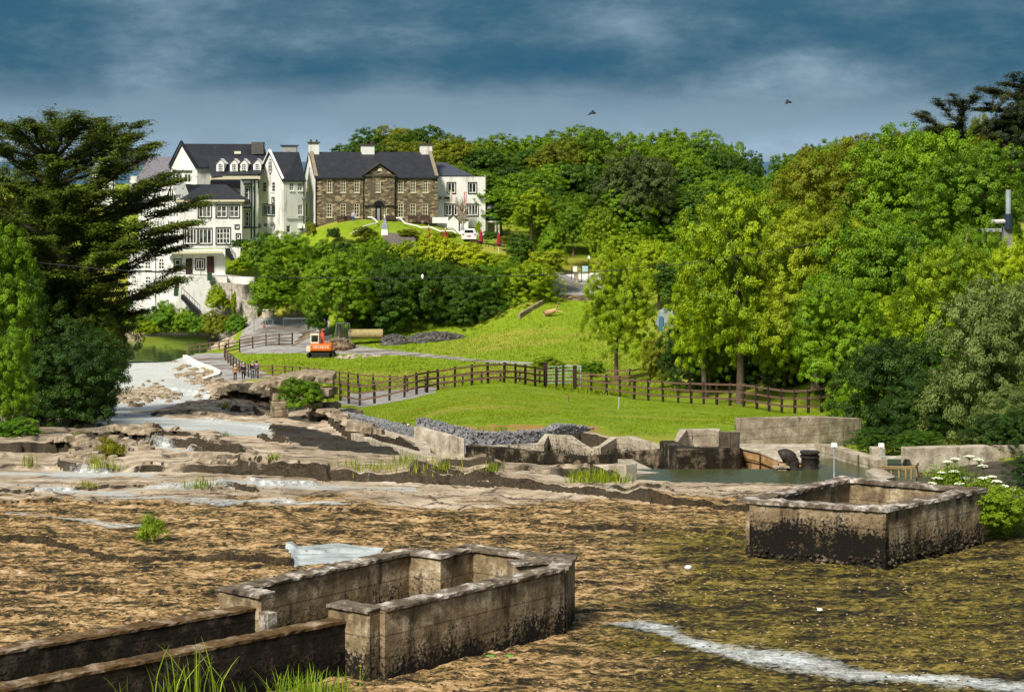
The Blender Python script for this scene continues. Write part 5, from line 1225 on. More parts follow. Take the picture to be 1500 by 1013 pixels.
def crown_mesh(name, seed, lobes, n_clump, per, size, clump_r, flat=.6, shell=.75, lo=-.5, upw=.5):
    """lobes: (x,y,z,rx,ry,rz). Clumps of leaves sit on the lobes' outer shells, so the crown has billows and gaps."""
    g = np.random.default_rng(seed); L = np.array(lobes, float)
    A = (L[:, 3]*L[:, 4]+L[:, 3]*L[:, 5]+L[:, 4]*L[:, 5]); k = g.choice(len(L), n_clump, p=A/A.sum())
    d = g.normal(0, 1, (n_clump, 3)); d[:, 2] = np.where(d[:, 2] < lo, -d[:, 2]*.6, d[:, 2]); d /= np.linalg.norm(d, axis=1, keepdims=True)
    rad = g.uniform(shell, 1.04, n_clump)**1.0; rad = np.where(g.random(n_clump) < .15, g.uniform(.35, .8, n_clump), rad)
    c = L[k, :3]+d*L[k, 3:]*rad[:, None]
    cr = clump_r*g.uniform(.6, 1.4, n_clump)
    per_i = np.maximum(4, (per*(cr/clump_r)**2).astype(int)); ci = np.repeat(np.arange(n_clump), per_i); n = len(ci)
    o = g.normal(0, 1, (n, 3)); o /= np.linalg.norm(o, axis=1, keepdims=True); o *= (g.uniform(0, 1, n)**.4)[:, None]
    p = c[ci]+o*cr[ci, None]*np.array([1, 1, flat]); outd = d[ci]*.9+o*.9
    lv = np.clip(g.uniform(0, 1, n)*.55+g.uniform(0, 1, n_clump)[ci]*.45, 0, 1)
    return leaf_cloud(name, p, outd, size, upw, .48, .55, seed+1, lv)
def rand_lobes(seed, n=9, w=.5, z0=.2, z1=1.0, core=True):
    g = random.Random(seed); L = []
    if core: L.append((0, 0, (z0+z1)/2-.02, w*.72, w*.72, (z1-z0)*.44))
    for i in range(n):
        a = i*2.399+g.uniform(-.4, .4); t = (i+.5)/n; z = z0+(z1-z0)*(.18+.66*t); rr = w*(.62*math.sqrt(max(.05, 1-((t-.35)/.75)**2)))
        s = g.uniform(.20, .33)*w/.5
        L.append((rr*math.cos(a), rr*math.sin(a), z, s, s, s*g.uniform(.62, .85)))
    return L
def trunk_mesh(name, seed, h=.45, r=.03, spread=.3, ztop=.8, nb=7):
    g = random.Random(seed); m = MB()
    pts = [(0, 0, -.04), (g.uniform(-.01, .01), 0, .03), (g.uniform(-.02, .02), .01, h*.5), (g.uniform(-.03, .03), 0, h), (g.uniform(-.04, .04), 0, ztop)]
    m.tube(pts, [r*1.35, r, r*.85, r*.65, r*.15], 8)
    for k in range(nb):
        t = g.uniform(.45, 1.1); b = Vector(pts[2]).lerp(Vector(pts[3]), min(1, t)); a = k*2.4+g.uniform(-.3, .3)
        e = Vector((math.cos(a)*spread, math.sin(a)*spread, b.z+g.uniform(.15, .32))); mid = b.lerp(e, .5)+Vector((0, 0, .03))
        m.tube([b, mid, e], [r*.42, r*.25, r*.07], 5, False)
        for q in range(2):
            f = mid.lerp(e, g.uniform(.1, .7)); m.tube([f, f+Vector((g.uniform(-.1, .1), g.uniform(-.1, .1), g.uniform(.05, .13)))], [r*.16, r*.04], 4, False)
    return m.mesh(name, True)
M_bark = plain('bark', (.10, .075, .05), .9, 0, .5, 5)
M_barkd = plain('dark_bark', (.045, .035, .025), .9, 0, .4, 5)
LM = {
 'lime': leaf_mat('lime_leaves', (.06, .13, .002), (.42, .54, .008), .3),
 'yellow': leaf_mat('yellow_green_leaves', (.09, .15, .004), (.40, .48, .014), .3),
 'mid': leaf_mat('mid_green_leaves', (.03, .085, .002), (.22, .38, .006), .24),
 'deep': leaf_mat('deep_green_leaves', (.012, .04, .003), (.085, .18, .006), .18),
 'shade': leaf_mat('shade_green_leaves', (.006, .020, .002), (.045, .105, .004), .15),  # darker take on the deep green, with shade put into the leaf colour
 'wood': leaf_mat('wood_leaves', (.026, .07, .002), (.20, .33, .007), .35, .45),
 'olive': leaf_mat('olive_leaves', (.06, .085, .004), (.26, .30, .012), .36, .15, .3, (.24, .26, .012)),
 'grey': leaf_mat('grey_green_leaves', (.04, .065, .012), (.22, .28, .07), .28),
 'yew': leaf_mat('dark_grey_green', (.025, .045, .008), (.13, .16, .04), .25),
 'cyp': leaf_mat('cypress_foliage', (.022, .042, .005), (.15, .20, .016), .22),
 'gold': leaf_mat('golden_hedge', (.18, .25, .004), (.58, .64, .014), .3),
 'pine': leaf_mat('black_pine', (.010, .016, .004), (.06, .075, .012), .12),
 'fresh': leaf_mat('fresh_green_leaves', (.05, .13, .006), (.24, .44, .02), .3),
}
# shared crown shapes, unit height
FAR = [crown_mesh('crown', 10+i, rand_lobes(10+i, 10, .5, .12, 1.0), 900, 46, .0112, .040) for i in range(5)]
NEAR = [crown_mesh('crown', 30+i, rand_lobes(30+i, 16, .5, .10, 1.0), 1150, 86, .0073, .036, .6, .78) for i in range(3)]
NEARL = [crown_mesh('crown', 40+i, rand_lobes(40+i, 15, .5, .18, 1.0, False), 620, 52, .0095, .036, .6, .4) for i in range(2)]
DENSE = [crown_mesh('foliage', 80+i, [(0, 0, .45, .40, .40, .46)]+rand_lobes(80+i, 14, .5, .0, .98, False), 1000, 80, .0080, .042, .65, .8, -1) for i in range(2)]
BUSH = [crown_mesh('foliage', 50+i, [(0, 0, .42, .42, .42, .42)]+rand_lobes(50+i, 8, .5, .05, .95, False), 420, 42, .019, .06, .8) for i in range(3)]
TR = [trunk_mesh('trunk', 60+i) for i in range(3)]
def mat_variant(me, mat, cache={}):
    k = (me.name, mat.name)
    if k not in cache: c = me.copy(); c.materials.clear(); c.materials.append(mat); cache[k] = c
    return cache[k]
tr = random.Random(5)
def tree(name, label, px, Y, pytop, wpx, mat, shapes, cat='tree', group=None, pybot=None, trunk=True, dy=1.0, zoff=0, bark=None):
    x = WX(px, Y); z = gz(px, Y) if pybot is None else ZP(pybot, Y)
    z += zoff; h = ZP(pytop, Y)-z; w = wpx/F*Y
    e = empty(name, (x, Y, z), 0, label, cat, group)
    me = mat_variant(shapes[tr.randrange(len(shapes))], LM[mat] if isinstance(mat, str) else mat)
    o = link('crown' if trunk else 'foliage', me, None, e); o.scale = (w/1.12, w*dy/1.12, h*1.0); o.rotation_euler = (0, 0, tr.uniform(0, 6.28))
    if trunk:
        t = link('trunk', mat_variant(TR[tr.randrange(3)], bark or M_bark), None, e); t.scale = (max(w, h*.6), max(w, h*.6), h); t.rotation_euler = (0, 0, tr.uniform(0, 6.28))
    return e
# -- woods behind the hotel and across the valley
G = 'trees of the wood behind the hotel'
wl_lab = 'round crowned green tree in the dense wood behind the hotel and meadow'
woods = []
for i in range(17): woods.append((505+i*37+tr.uniform(-8, 8), 360+tr.uniform(-12, 14), None, 82, 0))
for i in range(16): woods.append((515+i*38+tr.uniform(-8, 8), 330+tr.uniform(-8, 8), None, 92, 1))
for i in range(14): woods.append((650+i*34+tr.uniform(-7, 7), 305+tr.uniform(-6, 6), None, 92, 2))
for i in range(8): woods.append((740+i*46+tr.uniform(-8, 8), 286+tr.uniform(-5, 5), None, 90, 3))
sky = ([500, 560, 600, 650, 700, 760, 800, 850, 900, 960, 1010, 1060, 1100, 1125], [221, 186, 180, 200, 203, 204, 196, 192, 196, 199, 196, 205, 215, 235])
for px, Y, _, w, r in woods:
    if r == 0: t = np.interp(px, *sky)+tr.uniform(-2, 5)
    else: t = np.interp(px, *sky)+(0, 14, 42, 80)[r]+tr.uniform(-10, 14)
    if px > 1110 and r < 2: continue
    if px > 1060: w *= .7
    if px > 1080: t = max(t, 222+(px-1080)*.5+(0, 12, 30, 60)[r])
    tree('woodland_tree', wl_lab, px, Y, t, w*1.15, ('wood', 'wood', 'mid', 'deep', 'olive')[tr.choice((0, 0, 0, 1, 2, 3, 4) if r < 2 else (0, 1, 2, 2, 3))], FAR, 'tree', G, trunk=(r == 3))
# -- windswept trees on the right hill
for i in range(15):
    px = 1150+i*21; top = float(np.interp(px, [1140, 1165, 1200, 1240, 1300, 1350, 1450], [238, 221, 207, 205, 196, 186, 176]))
    tree('hill_tree', 'low windswept green tree on the skyline of the right-hand hill', px+tr.uniform(-5, 5), 300-i*4.5, top+tr.uniform(-3, 4), 62, ('mid', 'wood', 'olive')[i % 3], FAR, 'tree', 'windswept trees on the right-hand hill', trunk=False, pybot=290)
for px, Y, t, w in ((1135, 280, 262, 60), (1150, 262, 250, 70), (1190, 255, 235, 90), (1112, 270, 262, 50), (1235, 240, 228, 90)):
    tree('hill_tree', 'green tree filling the valley gap under the sea view', px, Y, t, w, 'mid', FAR, 'tree', 'trees under the sea gap', trunk=False, pybot=350)
# -- distinct trees
def T(label, px, Y, top, w, mat, shp=FAR, **k): return tree(k.pop('name', 'broadleaf_tree'), label, px, Y, top, w, mat, shp, **k)
T('large dark grey-green cedar standing before the wood at centre', 935, 285, 216, 128, 'yew', FAR, name='cedar_tree', pybot=362)
T('bright yellow-green tree at the wood edge right of the hotel', 778, 275, 278, 72, 'lime', FAR, pybot=352)
T('small bright round tree beside the roadside wall', 880, 258, 310, 62, 'lime', FAR, pybot=392)
T('lime green tree right of the roadside wall', 916, 252, 338, 72, 'lime', FAR, pybot=410)
T('small green tree at the edge of the hotel lawn', 806, 262, 330, 46, 'mid', BUSH, pybot=383)
T('dark small tree beside the picnic lawn', 764, 250, 343, 52, 'deep', FAR, pybot=400)
T('tallest dark tree left of centre over the lawn hedge', 840, 270, 300, 60, 'mid', FAR, pybot=372)
T('pale yellow shrubby tree on the bank above the meadow', 800, 248, 362, 66, 'yellow', BUSH, pybot=405, trunk=False)
# hedge cluster below the stone house
T('rounded green tree beside the white house wing', 425, 250, 336, 100, 'mid', DENSE, pybot=425, trunk=False)
T('dark round shrub tree under the gabled wing', 388, 254, 340, 56, 'deep', BUSH, pybot=400, trunk=False)
T('bright green leafy tree standing alone in front of the hedge with slim trunk', 497, 239, 370, 118, 'mid', NEAR, pybot=496)
T('big dark green tree in the middle of the hedge trees', 590, 243, 368, 138, 'deep', DENSE, pybot=502, trunk=False)
T('deep green tree right of the middle hedge tree', 655, 246, 374, 118, 'deep', DENSE, pybot=496, trunk=False)
T('green tree left of the slim trunked tree over the pillars', 412, 250, 396, 84, 'mid', DENSE, pybot=462, trunk=False)
T('mid green tree above the slim trunked tree', 545, 249, 354, 92, 'mid', DENSE, pybot=440, trunk=False)
T('dark green tree behind the orange excavator', 540, 246, 385, 100, 'deep', DENSE, pybot=500, trunk=False)
T('green tree at the right end of the hedge above the meadow', 728, 246, 380, 112, 'mid', DENSE, pybot=482, trunk=False)
T('lime green tree overhanging the little meadow wall', 778, 245, 378, 92, 'lime', DENSE, pybot=462, trunk=False)
T('leafy tree filling the dark gap behind the gravel heaps', 690, 243, 396, 100, 'deep', DENSE, pybot=490, trunk=False)
T('dark ivy clad tree stump by the fence panel', 463, 243, 430, 40, 'deep', BUSH, pybot=496, trunk=False)
for px, t, w, m, lab in ((470, 352, 52, 'mid', 'green clipped hedge bush under the left lawn rail'), (505, 350, 50, 'deep', 'dark hedge bush below the left lawn'), (545, 348, 56, 'mid', 'hedge bush in front of the stone steps'), (590, 352, 60, 'lime', 'lime hedge bush right below the steps'), (640, 341, 74, 'gold', 'golden yellow hedge bush, the tallest bright one'), (682, 353, 70, 'gold', 'golden hedge bush left of the lawn'), (712, 368, 76, 'lime', 'lime green hedge bush under the picnic lawn'), (745, 378, 50, 'lime', 'lime green bush at the right of the picnic lawn'), (615, 356, 56, 'lime', 'lime hedge bush between the steps and the golden bush')):
    T(lab, px, 252, t, w, m, BUSH, name='hedge_bush', cat='bush', pybot=400, trunk=False, group='hedge bushes below the lawn')
for px, Y, t, b, w, m, lab in ((600, 264, 335, 350, 40, 'olive', 'brownish shrub bed right of the stone steps'), (536, 262, 332, 352, 46, 'olive', 'brown green shrub bed left of the stone steps'), (718, 266, 338, 354, 28, 'deep', 'round dark green shrub between the parasols'), (700, 274, 322, 350, 12, 'lime', 'narrow upright green shrub at the wing corner'), (740, 262, 345, 362, 30, 'olive', 'low olive shrub at the right of the lawn'), (489, 264, 333, 352, 24, 'deep', 'dark low shrub at the left end of the lawn'), (655, 262, 338, 352, 34, 'olive', 'orange tinted low shrub under the zigzag handrail'), (456, 262, 322, 350, 18, 'olive', 'ivy mound at the corner of the stone house')):
    T(lab, px, Y, t, w, m, BUSH, name='garden_shrub', cat='shrub', pybot=b, trunk=False)
e = T('bare twisted climber growing up the white wing', 677, 277.3, 285, 30, 'yew', NEARL, name='wall_climber', cat='climber', pybot=325)
for c_ in list(e.children):
    if c_.name.startswith('crown'): bpy.data.objects.remove(c_)
m = MB()
for k in range(34):
    a = tr.uniform(-.35, .35); pts = [(a, 0, tr.uniform(0, .6))]
    for j in range(6): pts.append((pts[-1][0]*1.1+tr.uniform(-.22, .22), tr.uniform(-.1, .1), pts[-1][2]+tr.uniform(.35, .6)))
    m.tube(pts, [.07, .06, .05, .045, .035, .025, .015], 4, False)
m.build('twigs', plain('bare_twigs', (.3, .24, .17), .9), e)
# clipped hedges and hillside bushes left
for px, Y, t, b, w, m, lab in ((352, 256, 350, 366, 34, 'deep', 'clipped dark hedge beside the riverside wing'), (375, 254, 352, 400, 50, 'mid', 'green bank shrub left of the hedge trees'), (352, 256, 376, 402, 44, 'lime', 'light green shrub over the white terrace wall'), (395, 250, 402, 458, 64, 'mid', 'leafy shrub above the old stone pillars'), (318, 257.5, 418, 460, 38, 'lime', 'yellow green creeper hanging on the grey river wall'), (342, 257.5, 424, 466, 10, 'lime', 'narrow creeper strip on the grey river wall')):
    T(lab, px, Y, t, w, m, BUSH, name='bank_shrub', cat='shrub', pybot=b, trunk=False)
for px, Y, t, b, w, m, lab in ((180, 262, 462, 492, 44, 'olive', 'brownish bush at the left of the far river bank'), (205, 260, 452, 490, 50, 'mid', 'mid green bush on the far river bank under the arched windows'), (240, 260, 442, 492, 56, 'fresh', 'tall fresh green bush on the far river bank'), (272, 259, 450, 494, 44, 'mid', 'green bush on the far bank in front of the stairs'), (292, 258, 455, 494, 40, 'fresh', 'round fresh bush left of the brown one on the far bank'), (316, 256, 456, 496, 44, 'olive', 'brown and green bush on the far bank'), (346, 254, 456, 498, 38, 'fresh', 'bright green bush nearest the path on the far bank'), (215, 258, 470, 494, 40, 'lime', 'low lime bush at the water edge'), (160, 262, 455, 492, 50, 'mid', 'leafy bush at the far left of the river reach')):
    T(lab, px, Y, t, w, m, BUSH, name='river_bank_bush', cat='bush', pybot=b, trunk=False, group='bushes on the far river bank')
# -- young trees in the meadow and the big right-hand trees
T('leafy green tree pressed against the flue building', 1425, 113, 322, 110, 'mid', NEAR, pybot=560)
T('slender young tree with open crown alone in the meadow', 903, 160, 370, 112, 'lime', NEAR, name='young_tree')
T('tall yellow-green sycamore with slim trunk behind the long fence', 1085, 119, 268, 205, 'lime', NEAR, name='sycamore_tree')
T('open light green tree left of the sycamore', 1032, 128, 345, 112, 'lime', NEAR, name='sycamore_tree')
T('olive green tree high behind the yellow sycamore', 1225, 150, 212, 220, 'olive', NEAR, pybot=480)
T('tall green tree under the dark pines on the right', 1350, 145, 182, 250, 'mid', NEAR, pybot=460)
T('yellow-green maple in the middle of the right-hand trees', 1195, 112, 296, 190, 'yellow', NEAR, name='maple_tree', pybot=560)
T('broad mid green maple right of the yellow maple', 1290, 108, 318, 230, 'mid', NEAR, name='maple_tree', pybot=600)
T('green tree leaning out under the metal flue', 1430, 128, 215, 200, 'mid', NEAR, pybot=430)
T('bright lime maple beside the grey willow', 1385, 92, 352, 170, 'lime', NEAR, name='maple_tree', pybot=610)
T('lime green tree at the right edge below the flue', 1490, 96, 345, 120, 'lime', NEAR, pybot=560)
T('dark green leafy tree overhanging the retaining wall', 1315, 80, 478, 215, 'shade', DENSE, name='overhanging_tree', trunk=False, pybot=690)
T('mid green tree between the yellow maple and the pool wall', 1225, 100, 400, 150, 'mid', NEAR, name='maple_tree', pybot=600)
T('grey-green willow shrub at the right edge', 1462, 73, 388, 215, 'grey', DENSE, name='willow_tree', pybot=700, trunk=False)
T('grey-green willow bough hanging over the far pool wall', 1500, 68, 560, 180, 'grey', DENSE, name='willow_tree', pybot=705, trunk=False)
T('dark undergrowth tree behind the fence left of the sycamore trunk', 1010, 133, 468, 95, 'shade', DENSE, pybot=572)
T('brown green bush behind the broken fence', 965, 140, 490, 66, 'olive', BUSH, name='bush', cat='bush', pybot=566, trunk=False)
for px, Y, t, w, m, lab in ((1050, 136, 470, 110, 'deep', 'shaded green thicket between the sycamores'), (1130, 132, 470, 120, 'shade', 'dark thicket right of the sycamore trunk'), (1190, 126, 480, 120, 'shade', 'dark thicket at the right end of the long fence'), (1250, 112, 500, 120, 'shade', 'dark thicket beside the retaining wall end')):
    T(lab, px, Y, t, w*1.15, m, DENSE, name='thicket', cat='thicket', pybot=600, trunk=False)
for px, Y, t, w, m, lab in ((990, 190, 385, 80, 'deep', 'dark green hedge tree behind the young meadow tree'), (1035, 200, 350, 130, 'mid', 'mid green tree behind the open sycamore'), (965, 225, 352, 90, 'lime', 'bright small tree high behind the meadow'), (1060, 240, 300, 120, 'wood', 'green wood edge tree right of the cedar'), (1110, 180, 330, 120, 'mid', 'green tree deep between the wood and the sycamore'), (1020, 262, 320, 90, 'mid', 'green tree below the cedar edge')):
    T(lab, px, Y, t, w, m, FAR, pybot=(460 if Y < 230 else 410))
# -- dark pines and the cypress: long limbs with flat plates of foliage
def plate_tree(name, label, root, limbs, mat, bark, leaf, n_plate, per, pr, seed, cat='tree'):
    g = np.random.default_rng(seed); e = empty(name, root, 0, label, cat)
    m = MB(); cen = []; out = []; lvv = []
    for (b, tip, r) in limbs:
        b = Vector(b); tip = Vector(tip); L = (tip-b).length; side = Vector((0, 0, 1)).cross(tip-b).normalized()
        mid = b.lerp(tip, .5)+Vector((0, 0, -.05*L)); q1 = b.lerp(mid, .5); pts = [b, q1, mid, mid.lerp(tip, .5)+Vector((0, 0, .02*L)), tip]
        m.tube(pts, [r, r*.8, r*.55, r*.32, r*.08], 6, False)
        for k in range(int(n_plate*L)):
            t = 1-g.uniform(0, 1)**1.6*.72; i = min(3, int(t*4)); p = pts[i].lerp(pts[i+1], t*4-i)
            s = side*float(g.normal(0, .13*L)*(1.25-t))+Vector((0, 0, float(g.uniform(-.04, .09)*L*(1.1-t))))
            q = p+s
            if g.random() < .35: m.tube([p, p.lerp(q, .6)+Vector((0, 0, -.05)), q], [r*.14, r*.08, r*.03], 4, False)
            dirv = (tip-b).normalized()*.8+s.normalized()*.6 if s.length > 0 else (tip-b).normalized()
            n = int(per*g.uniform(.5, 1.3)); l = pr*g.uniform(.6, 1.5)
            a = g.normal(0, 1, (n, 3))*np.array([.5, .5, .10])*l; u = g.uniform(-.8, 1.2, n)[:, None]*l*np.array(dirv)[None]
            cen.append(np.array(q)[None]+a+u*np.array([1, 1, .5])); out.append(np.tile([0, 0, 1.2], (n, 1))+np.array(dirv)[None]*.3); lvv.append(np.full(n, g.uniform(0, 1))*.5+g.uniform(0, .5, n))
    me = leaf_cloud('foliage', np.concatenate(cen), np.concatenate(out), leaf, .5, .45, .4, seed, np.concatenate(lvv)); link('crown', me, mat, e)
    m.build('trunk', bark, e, True); return e
def cyp(name, label, px, Y, trunk_top, tips, leaf, npl, per, pr, seed, mat, r=.4, base_py=None):
    z0 = gz(px, Y) if base_py is None else ZP(base_py, Y); root = Vector((WX(px, Y), Y, z0)); g = random.Random(seed)
    tp = W(trunk_top[0], trunk_top[1], Y)-root
    limbs = [((0, 0, -.3), tp, r)]
    trunk2 = limbs[0]
    for (x, y, dy, t) in tips:
        b = Vector((0, 0, 0)).lerp(tp, t); tip = W(x, y, Y+dy)-root; limbs.append((b, tip, r*.33))
        for q in range(2):
            f = g.uniform(.4, .75); s = b.lerp(tip, f); tt = tip.lerp(s, g.uniform(.1, .4))+Vector((g.uniform(-1, 1), g.uniform(-2, 2), g.uniform(-.2, 1.2)))*.7; limbs.append((s, tt, r*.12))
    return plate_tree(name, label, root, limbs, mat, M_barkd, leaf, npl, per, pr, seed)
tips = [(178, 184, 1, .98), (130, 176, -2, 1), (205, 196, 2, .95), (-5, 180, 2, 1), (40, 177, -1, 1), (-55, 190, 0, 1), (85, 175, 3, 1), (225, 212, 0, .9), (188, 200, 0, .9), (150, 190, 2, .95), (100, 180, -1, 1), (60, 183, 2, 1), (20, 182, -2, 1), (-30, 200, 0, .9), (215, 228, -2, .8), (262, 262, 0, .72), (295, 300, 0, .7), (288, 326, -2, .62), (240, 350, 2, .55), (268, 362, 0, .5), (205, 300, 3, .7), (170, 240, -3, .8), (130, 225, 3, .85), (90, 240, -3, .8), (40, 240, 2, .85), (0, 260, -2, .8), (-50, 280, 2, .7), (150, 330, -3, .55), (100, 320, -4, .6), (190, 400, 0, .42), (235, 425, 1, .36), (262, 412, -2, .36), (150, 420, -3, .35), (80, 400, -4, .4), (20, 380, -3, .5), (215, 455, 0, .3), (185, 480, 2, .26), (120, 470, -3, .25), (60, 470, -4, .25), (10, 330, 2, .6), (50, 290, -4, .7), (110, 280, -4, .75), (160, 280, -4, .72), (200, 360, -3, .5), (160, 375, -4, .45), (60, 350, -5, .5), (225, 270, -3, .75), (245, 290, 3, .7), (212, 330, -3, .6)]
cyp('cypress_tree', 'huge dark olive cypress with spreading flat limbs at left', 75, 104, (75, 235), tips, .095, 10.5, 36, .40, 71, LM['cyp'], .38)
tips = [(150, 205, 0, .95), (110, 195, 0, 1), (70, 200, 0, 1), (30, 205, 0, .95), (-20, 210, 0, .9), (180, 250, 0, .8), (200, 310, 0, .7), (160, 350, 0, .6), (100, 330, 0, .65), (40, 300, 0, .7), (-20, 300, 0, .7), (180, 430, 0, .45), (120, 420, 0, .45), (50, 430, 0, .4), (140, 500, 0, .25), (60, 510, 0, .2)]
cyp('cypress_tree', 'second dark cypress standing close behind the big one', 90, 112, (85, 230), tips, .11, 7.5, 34, .45, 72, LM['cyp'], .35)
tips = [(1345, 168, 0, .7), (1375, 152, 0, .8), (1400, 148, 0, .85), (1425, 142, 1, .9), (1360, 190, 2, .6), (1400, 185, -2, .7), (1440, 190, -2, .7), (1385, 215, 0, .5), (1430, 220, 0, .5)]
cyp('pine_tree', 'ragged black topped tree on the skyline left of the big pine', 1410, 168, (1410, 150), tips, .10, 10, 42, .42, 73, LM['pine'], .3, 330)
tips = [(1450, 135, 0, .95), (1475, 122, 0, 1), (1500, 118, 0, 1), (1530, 125, 0, .95), (1440, 160, 2, .85), (1445, 190, 0, .7), (1470, 180, -3, .75), (1500, 170, -3, .8), (1450, 225, 0, .6), (1480, 230, -3, .55), (1510, 220, -2, .6), (1460, 262, 0, .45), (1490, 280, -2, .4), (1540, 200, 0, .7), (1550, 260, 0, .5)]
cyp('pine_tree', 'big black green pine at the top right corner', 1505, 165, (1500, 130), tips, .11, 14, 52, .5, 74, LM['pine'], .45, 340)
T('dark olive conifer mass behind the big cypress trunk', 45, 109, 232, 210, 'cyp', NEAR, name='cypress_tree', pybot=600)
T('low dark conifer skirt under the cypress limbs', 130, 103, 400, 150, 'cyp', DENSE, name='cypress_tree', pybot=600, trunk=False)
T('black green pine mass filling the top right corner', 1500, 163, 138, 140, 'pine', NEAR, name='pine_tree', pybot=330)
# -- left bank broadleaf trees
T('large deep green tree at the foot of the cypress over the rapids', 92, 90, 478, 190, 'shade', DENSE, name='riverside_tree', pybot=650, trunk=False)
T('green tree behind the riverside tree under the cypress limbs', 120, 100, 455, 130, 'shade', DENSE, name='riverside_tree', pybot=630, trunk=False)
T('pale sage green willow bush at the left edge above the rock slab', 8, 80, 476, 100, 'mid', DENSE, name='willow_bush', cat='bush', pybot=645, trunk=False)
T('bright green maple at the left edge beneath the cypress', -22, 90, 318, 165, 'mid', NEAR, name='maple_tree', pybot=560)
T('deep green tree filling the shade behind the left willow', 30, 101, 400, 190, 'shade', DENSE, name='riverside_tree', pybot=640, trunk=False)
for px, Y, t, w, m, lab in ((1150, 123, 420, 120, 'lime', 'low lime maple filling the gap right of the sycamore trunk'), (1210, 118, 400, 130, 'mid', 'mid green maple over the right end of the long fence'), (1040, 130, 430, 90, 'mid', 'green shrub tree between the two sycamores'), (1285, 104, 430, 130, 'lime', 'lime shrub tree low between the maples')):
    T(lab, px, Y, t, w, m, NEAR, name='maple_tree', pybot=590, trunk=True)
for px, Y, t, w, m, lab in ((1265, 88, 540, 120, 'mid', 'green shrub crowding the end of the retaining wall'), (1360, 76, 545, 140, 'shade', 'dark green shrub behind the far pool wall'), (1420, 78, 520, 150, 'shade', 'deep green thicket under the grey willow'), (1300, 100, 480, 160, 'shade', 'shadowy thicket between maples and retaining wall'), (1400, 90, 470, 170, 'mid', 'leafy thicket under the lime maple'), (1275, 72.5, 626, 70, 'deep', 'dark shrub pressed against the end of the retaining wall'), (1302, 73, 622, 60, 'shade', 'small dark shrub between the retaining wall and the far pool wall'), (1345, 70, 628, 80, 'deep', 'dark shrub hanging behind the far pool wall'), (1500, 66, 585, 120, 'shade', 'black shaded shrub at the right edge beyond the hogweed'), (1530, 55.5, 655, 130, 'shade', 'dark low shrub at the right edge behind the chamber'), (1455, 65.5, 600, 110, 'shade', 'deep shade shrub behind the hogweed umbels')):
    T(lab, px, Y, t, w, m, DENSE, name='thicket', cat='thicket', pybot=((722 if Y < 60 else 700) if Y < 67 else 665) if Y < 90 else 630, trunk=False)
T('low green shrub at the left edge of the rock slab', 22, 76, 612, 80, 'fresh', BUSH, name='shrub', cat='shrub', pybot=650, trunk=False)
T('leafy green bush growing over the ruined bridge', 443, 96.2, 549, 72, 'mid', BUSH, name='bridge_bush', cat='bush', pybot=606, trunk=False)
T('grassy scrub clump on the meadow crest beside the gate', 868, 150, 528, 44, 'mid', BUSH, name='scrub_clump', cat='shrub', pybot=552, trunk=False)
T('yellow flowering scrub clump in the meadow', 805, 165, 522, 60, 'yellow', BUSH, name='scrub_clump', cat='shrub', pybot=545, trunk=False)

# -- grasses, reeds and small plants
def blades(name, label, pts, n, h, w, mat, cat='plant', kind=None, group=None, lean=.35, seed=1, spread=.2, parent=None):
    g = np.random.default_rng(seed); P = []
    for p in pts: P.append((p.x, p.y, p.z))
    P = np.array(P); k = g.integers(0, len(P), n); b = P[k]+g.normal(0, 1, (n, 3))*np.array([spread, spread, 0]); hh = h*g.uniform(.45, 1.2, n)
    a = g.uniform(0, 6.28, n); ln = g.uniform(0, lean, n); d = np.stack([np.cos(a), np.sin(a), np.zeros(n)], -1); s = np.stack([-np.sin(a), np.cos(a), np.zeros(n)], -1)*w*.5
    V = []
    for t, ww in ((0, 1), (.45, .85), (.8, .5), (1, .06)):
        c = b+d*(hh*ln*t*t*1.3)[:, None]; c[:, 2] += hh*(t-ln*.35*t*t)-.02; V += [c-s*ww, c+s*ww]
    V = np.stack(V, 1).reshape(-1, 3); i = np.arange(n)[:, None]*8
    Q = np.concatenate([i+np.array([[0, 1, 3, 2]]), i+np.array([[2, 3, 5, 4]]), i+np.array([[4, 5, 7, 6]])], 0)
    loc = Vector(P.mean(0)); V = V-np.array(loc)[None]
    me = np_mesh(name, V, Q); at_ = me.attributes.new('lv', 'FLOAT', 'POINT'); at_.data.foreach_set('value', np.repeat(g.uniform(0, 1, n), 8).astype(np.float32))
    return tag(link(name, me, mat, parent, loc), label, cat, group, kind)
M_reed = leaf_mat('reed_blades', (.07, .15, .006), (.34, .48, .03), .4)
M_grassb = leaf_mat('grass_blades', (.09, .16, .004), (.33, .42, .015), .4)
M_ygrass = leaf_mat('yellow_grass', (.12, .16, .006), (.40, .44, .03), .4)
blades('reed_clump', 'tall thin reeds in front of the near channel wall at lower left', [W(240, 1030, 29.3), W(265, 1025, 29.2), W(285, 1030, 29.4), W(310, 1025, 29.2)], 44, .85, .022, M_reed, group='reed clumps', seed=3, spread=.10, lean=.6)
blades('reed_clump', 'thick bright grass clump at the bottom beside the chamber corner', [W(410, 1035, 29.0), W(440, 1030, 29.2), W(470, 1035, 29.2), W(500, 1032, 29.4), W(455, 1035, 28.9)], 260, .55, .018, M_reed, group='reed clumps', seed=4, spread=.12, lean=.5)
blades('reed_clump', 'few small reed blades between the two big clumps', [W(355, 1030, 29.2), W(180, 1025, 28.8)], 16, .4, .02, M_reed, group='reed clumps', seed=5, spread=.06, lean=.5)
def tuft(label, px, py, n, h, mat=None, sp=.12, seed=1, w=.02, name='grass_tuft', cat='grass tuft', Ymin=26):
    p = at(px, py, Ymin); return blades(name, label, [p], n, h, w, mat or M_ygrass, cat if n < 100 else None, None if n < 100 else 'stuff', 'grass tufts on the rock ledges', .7, seed, sp)
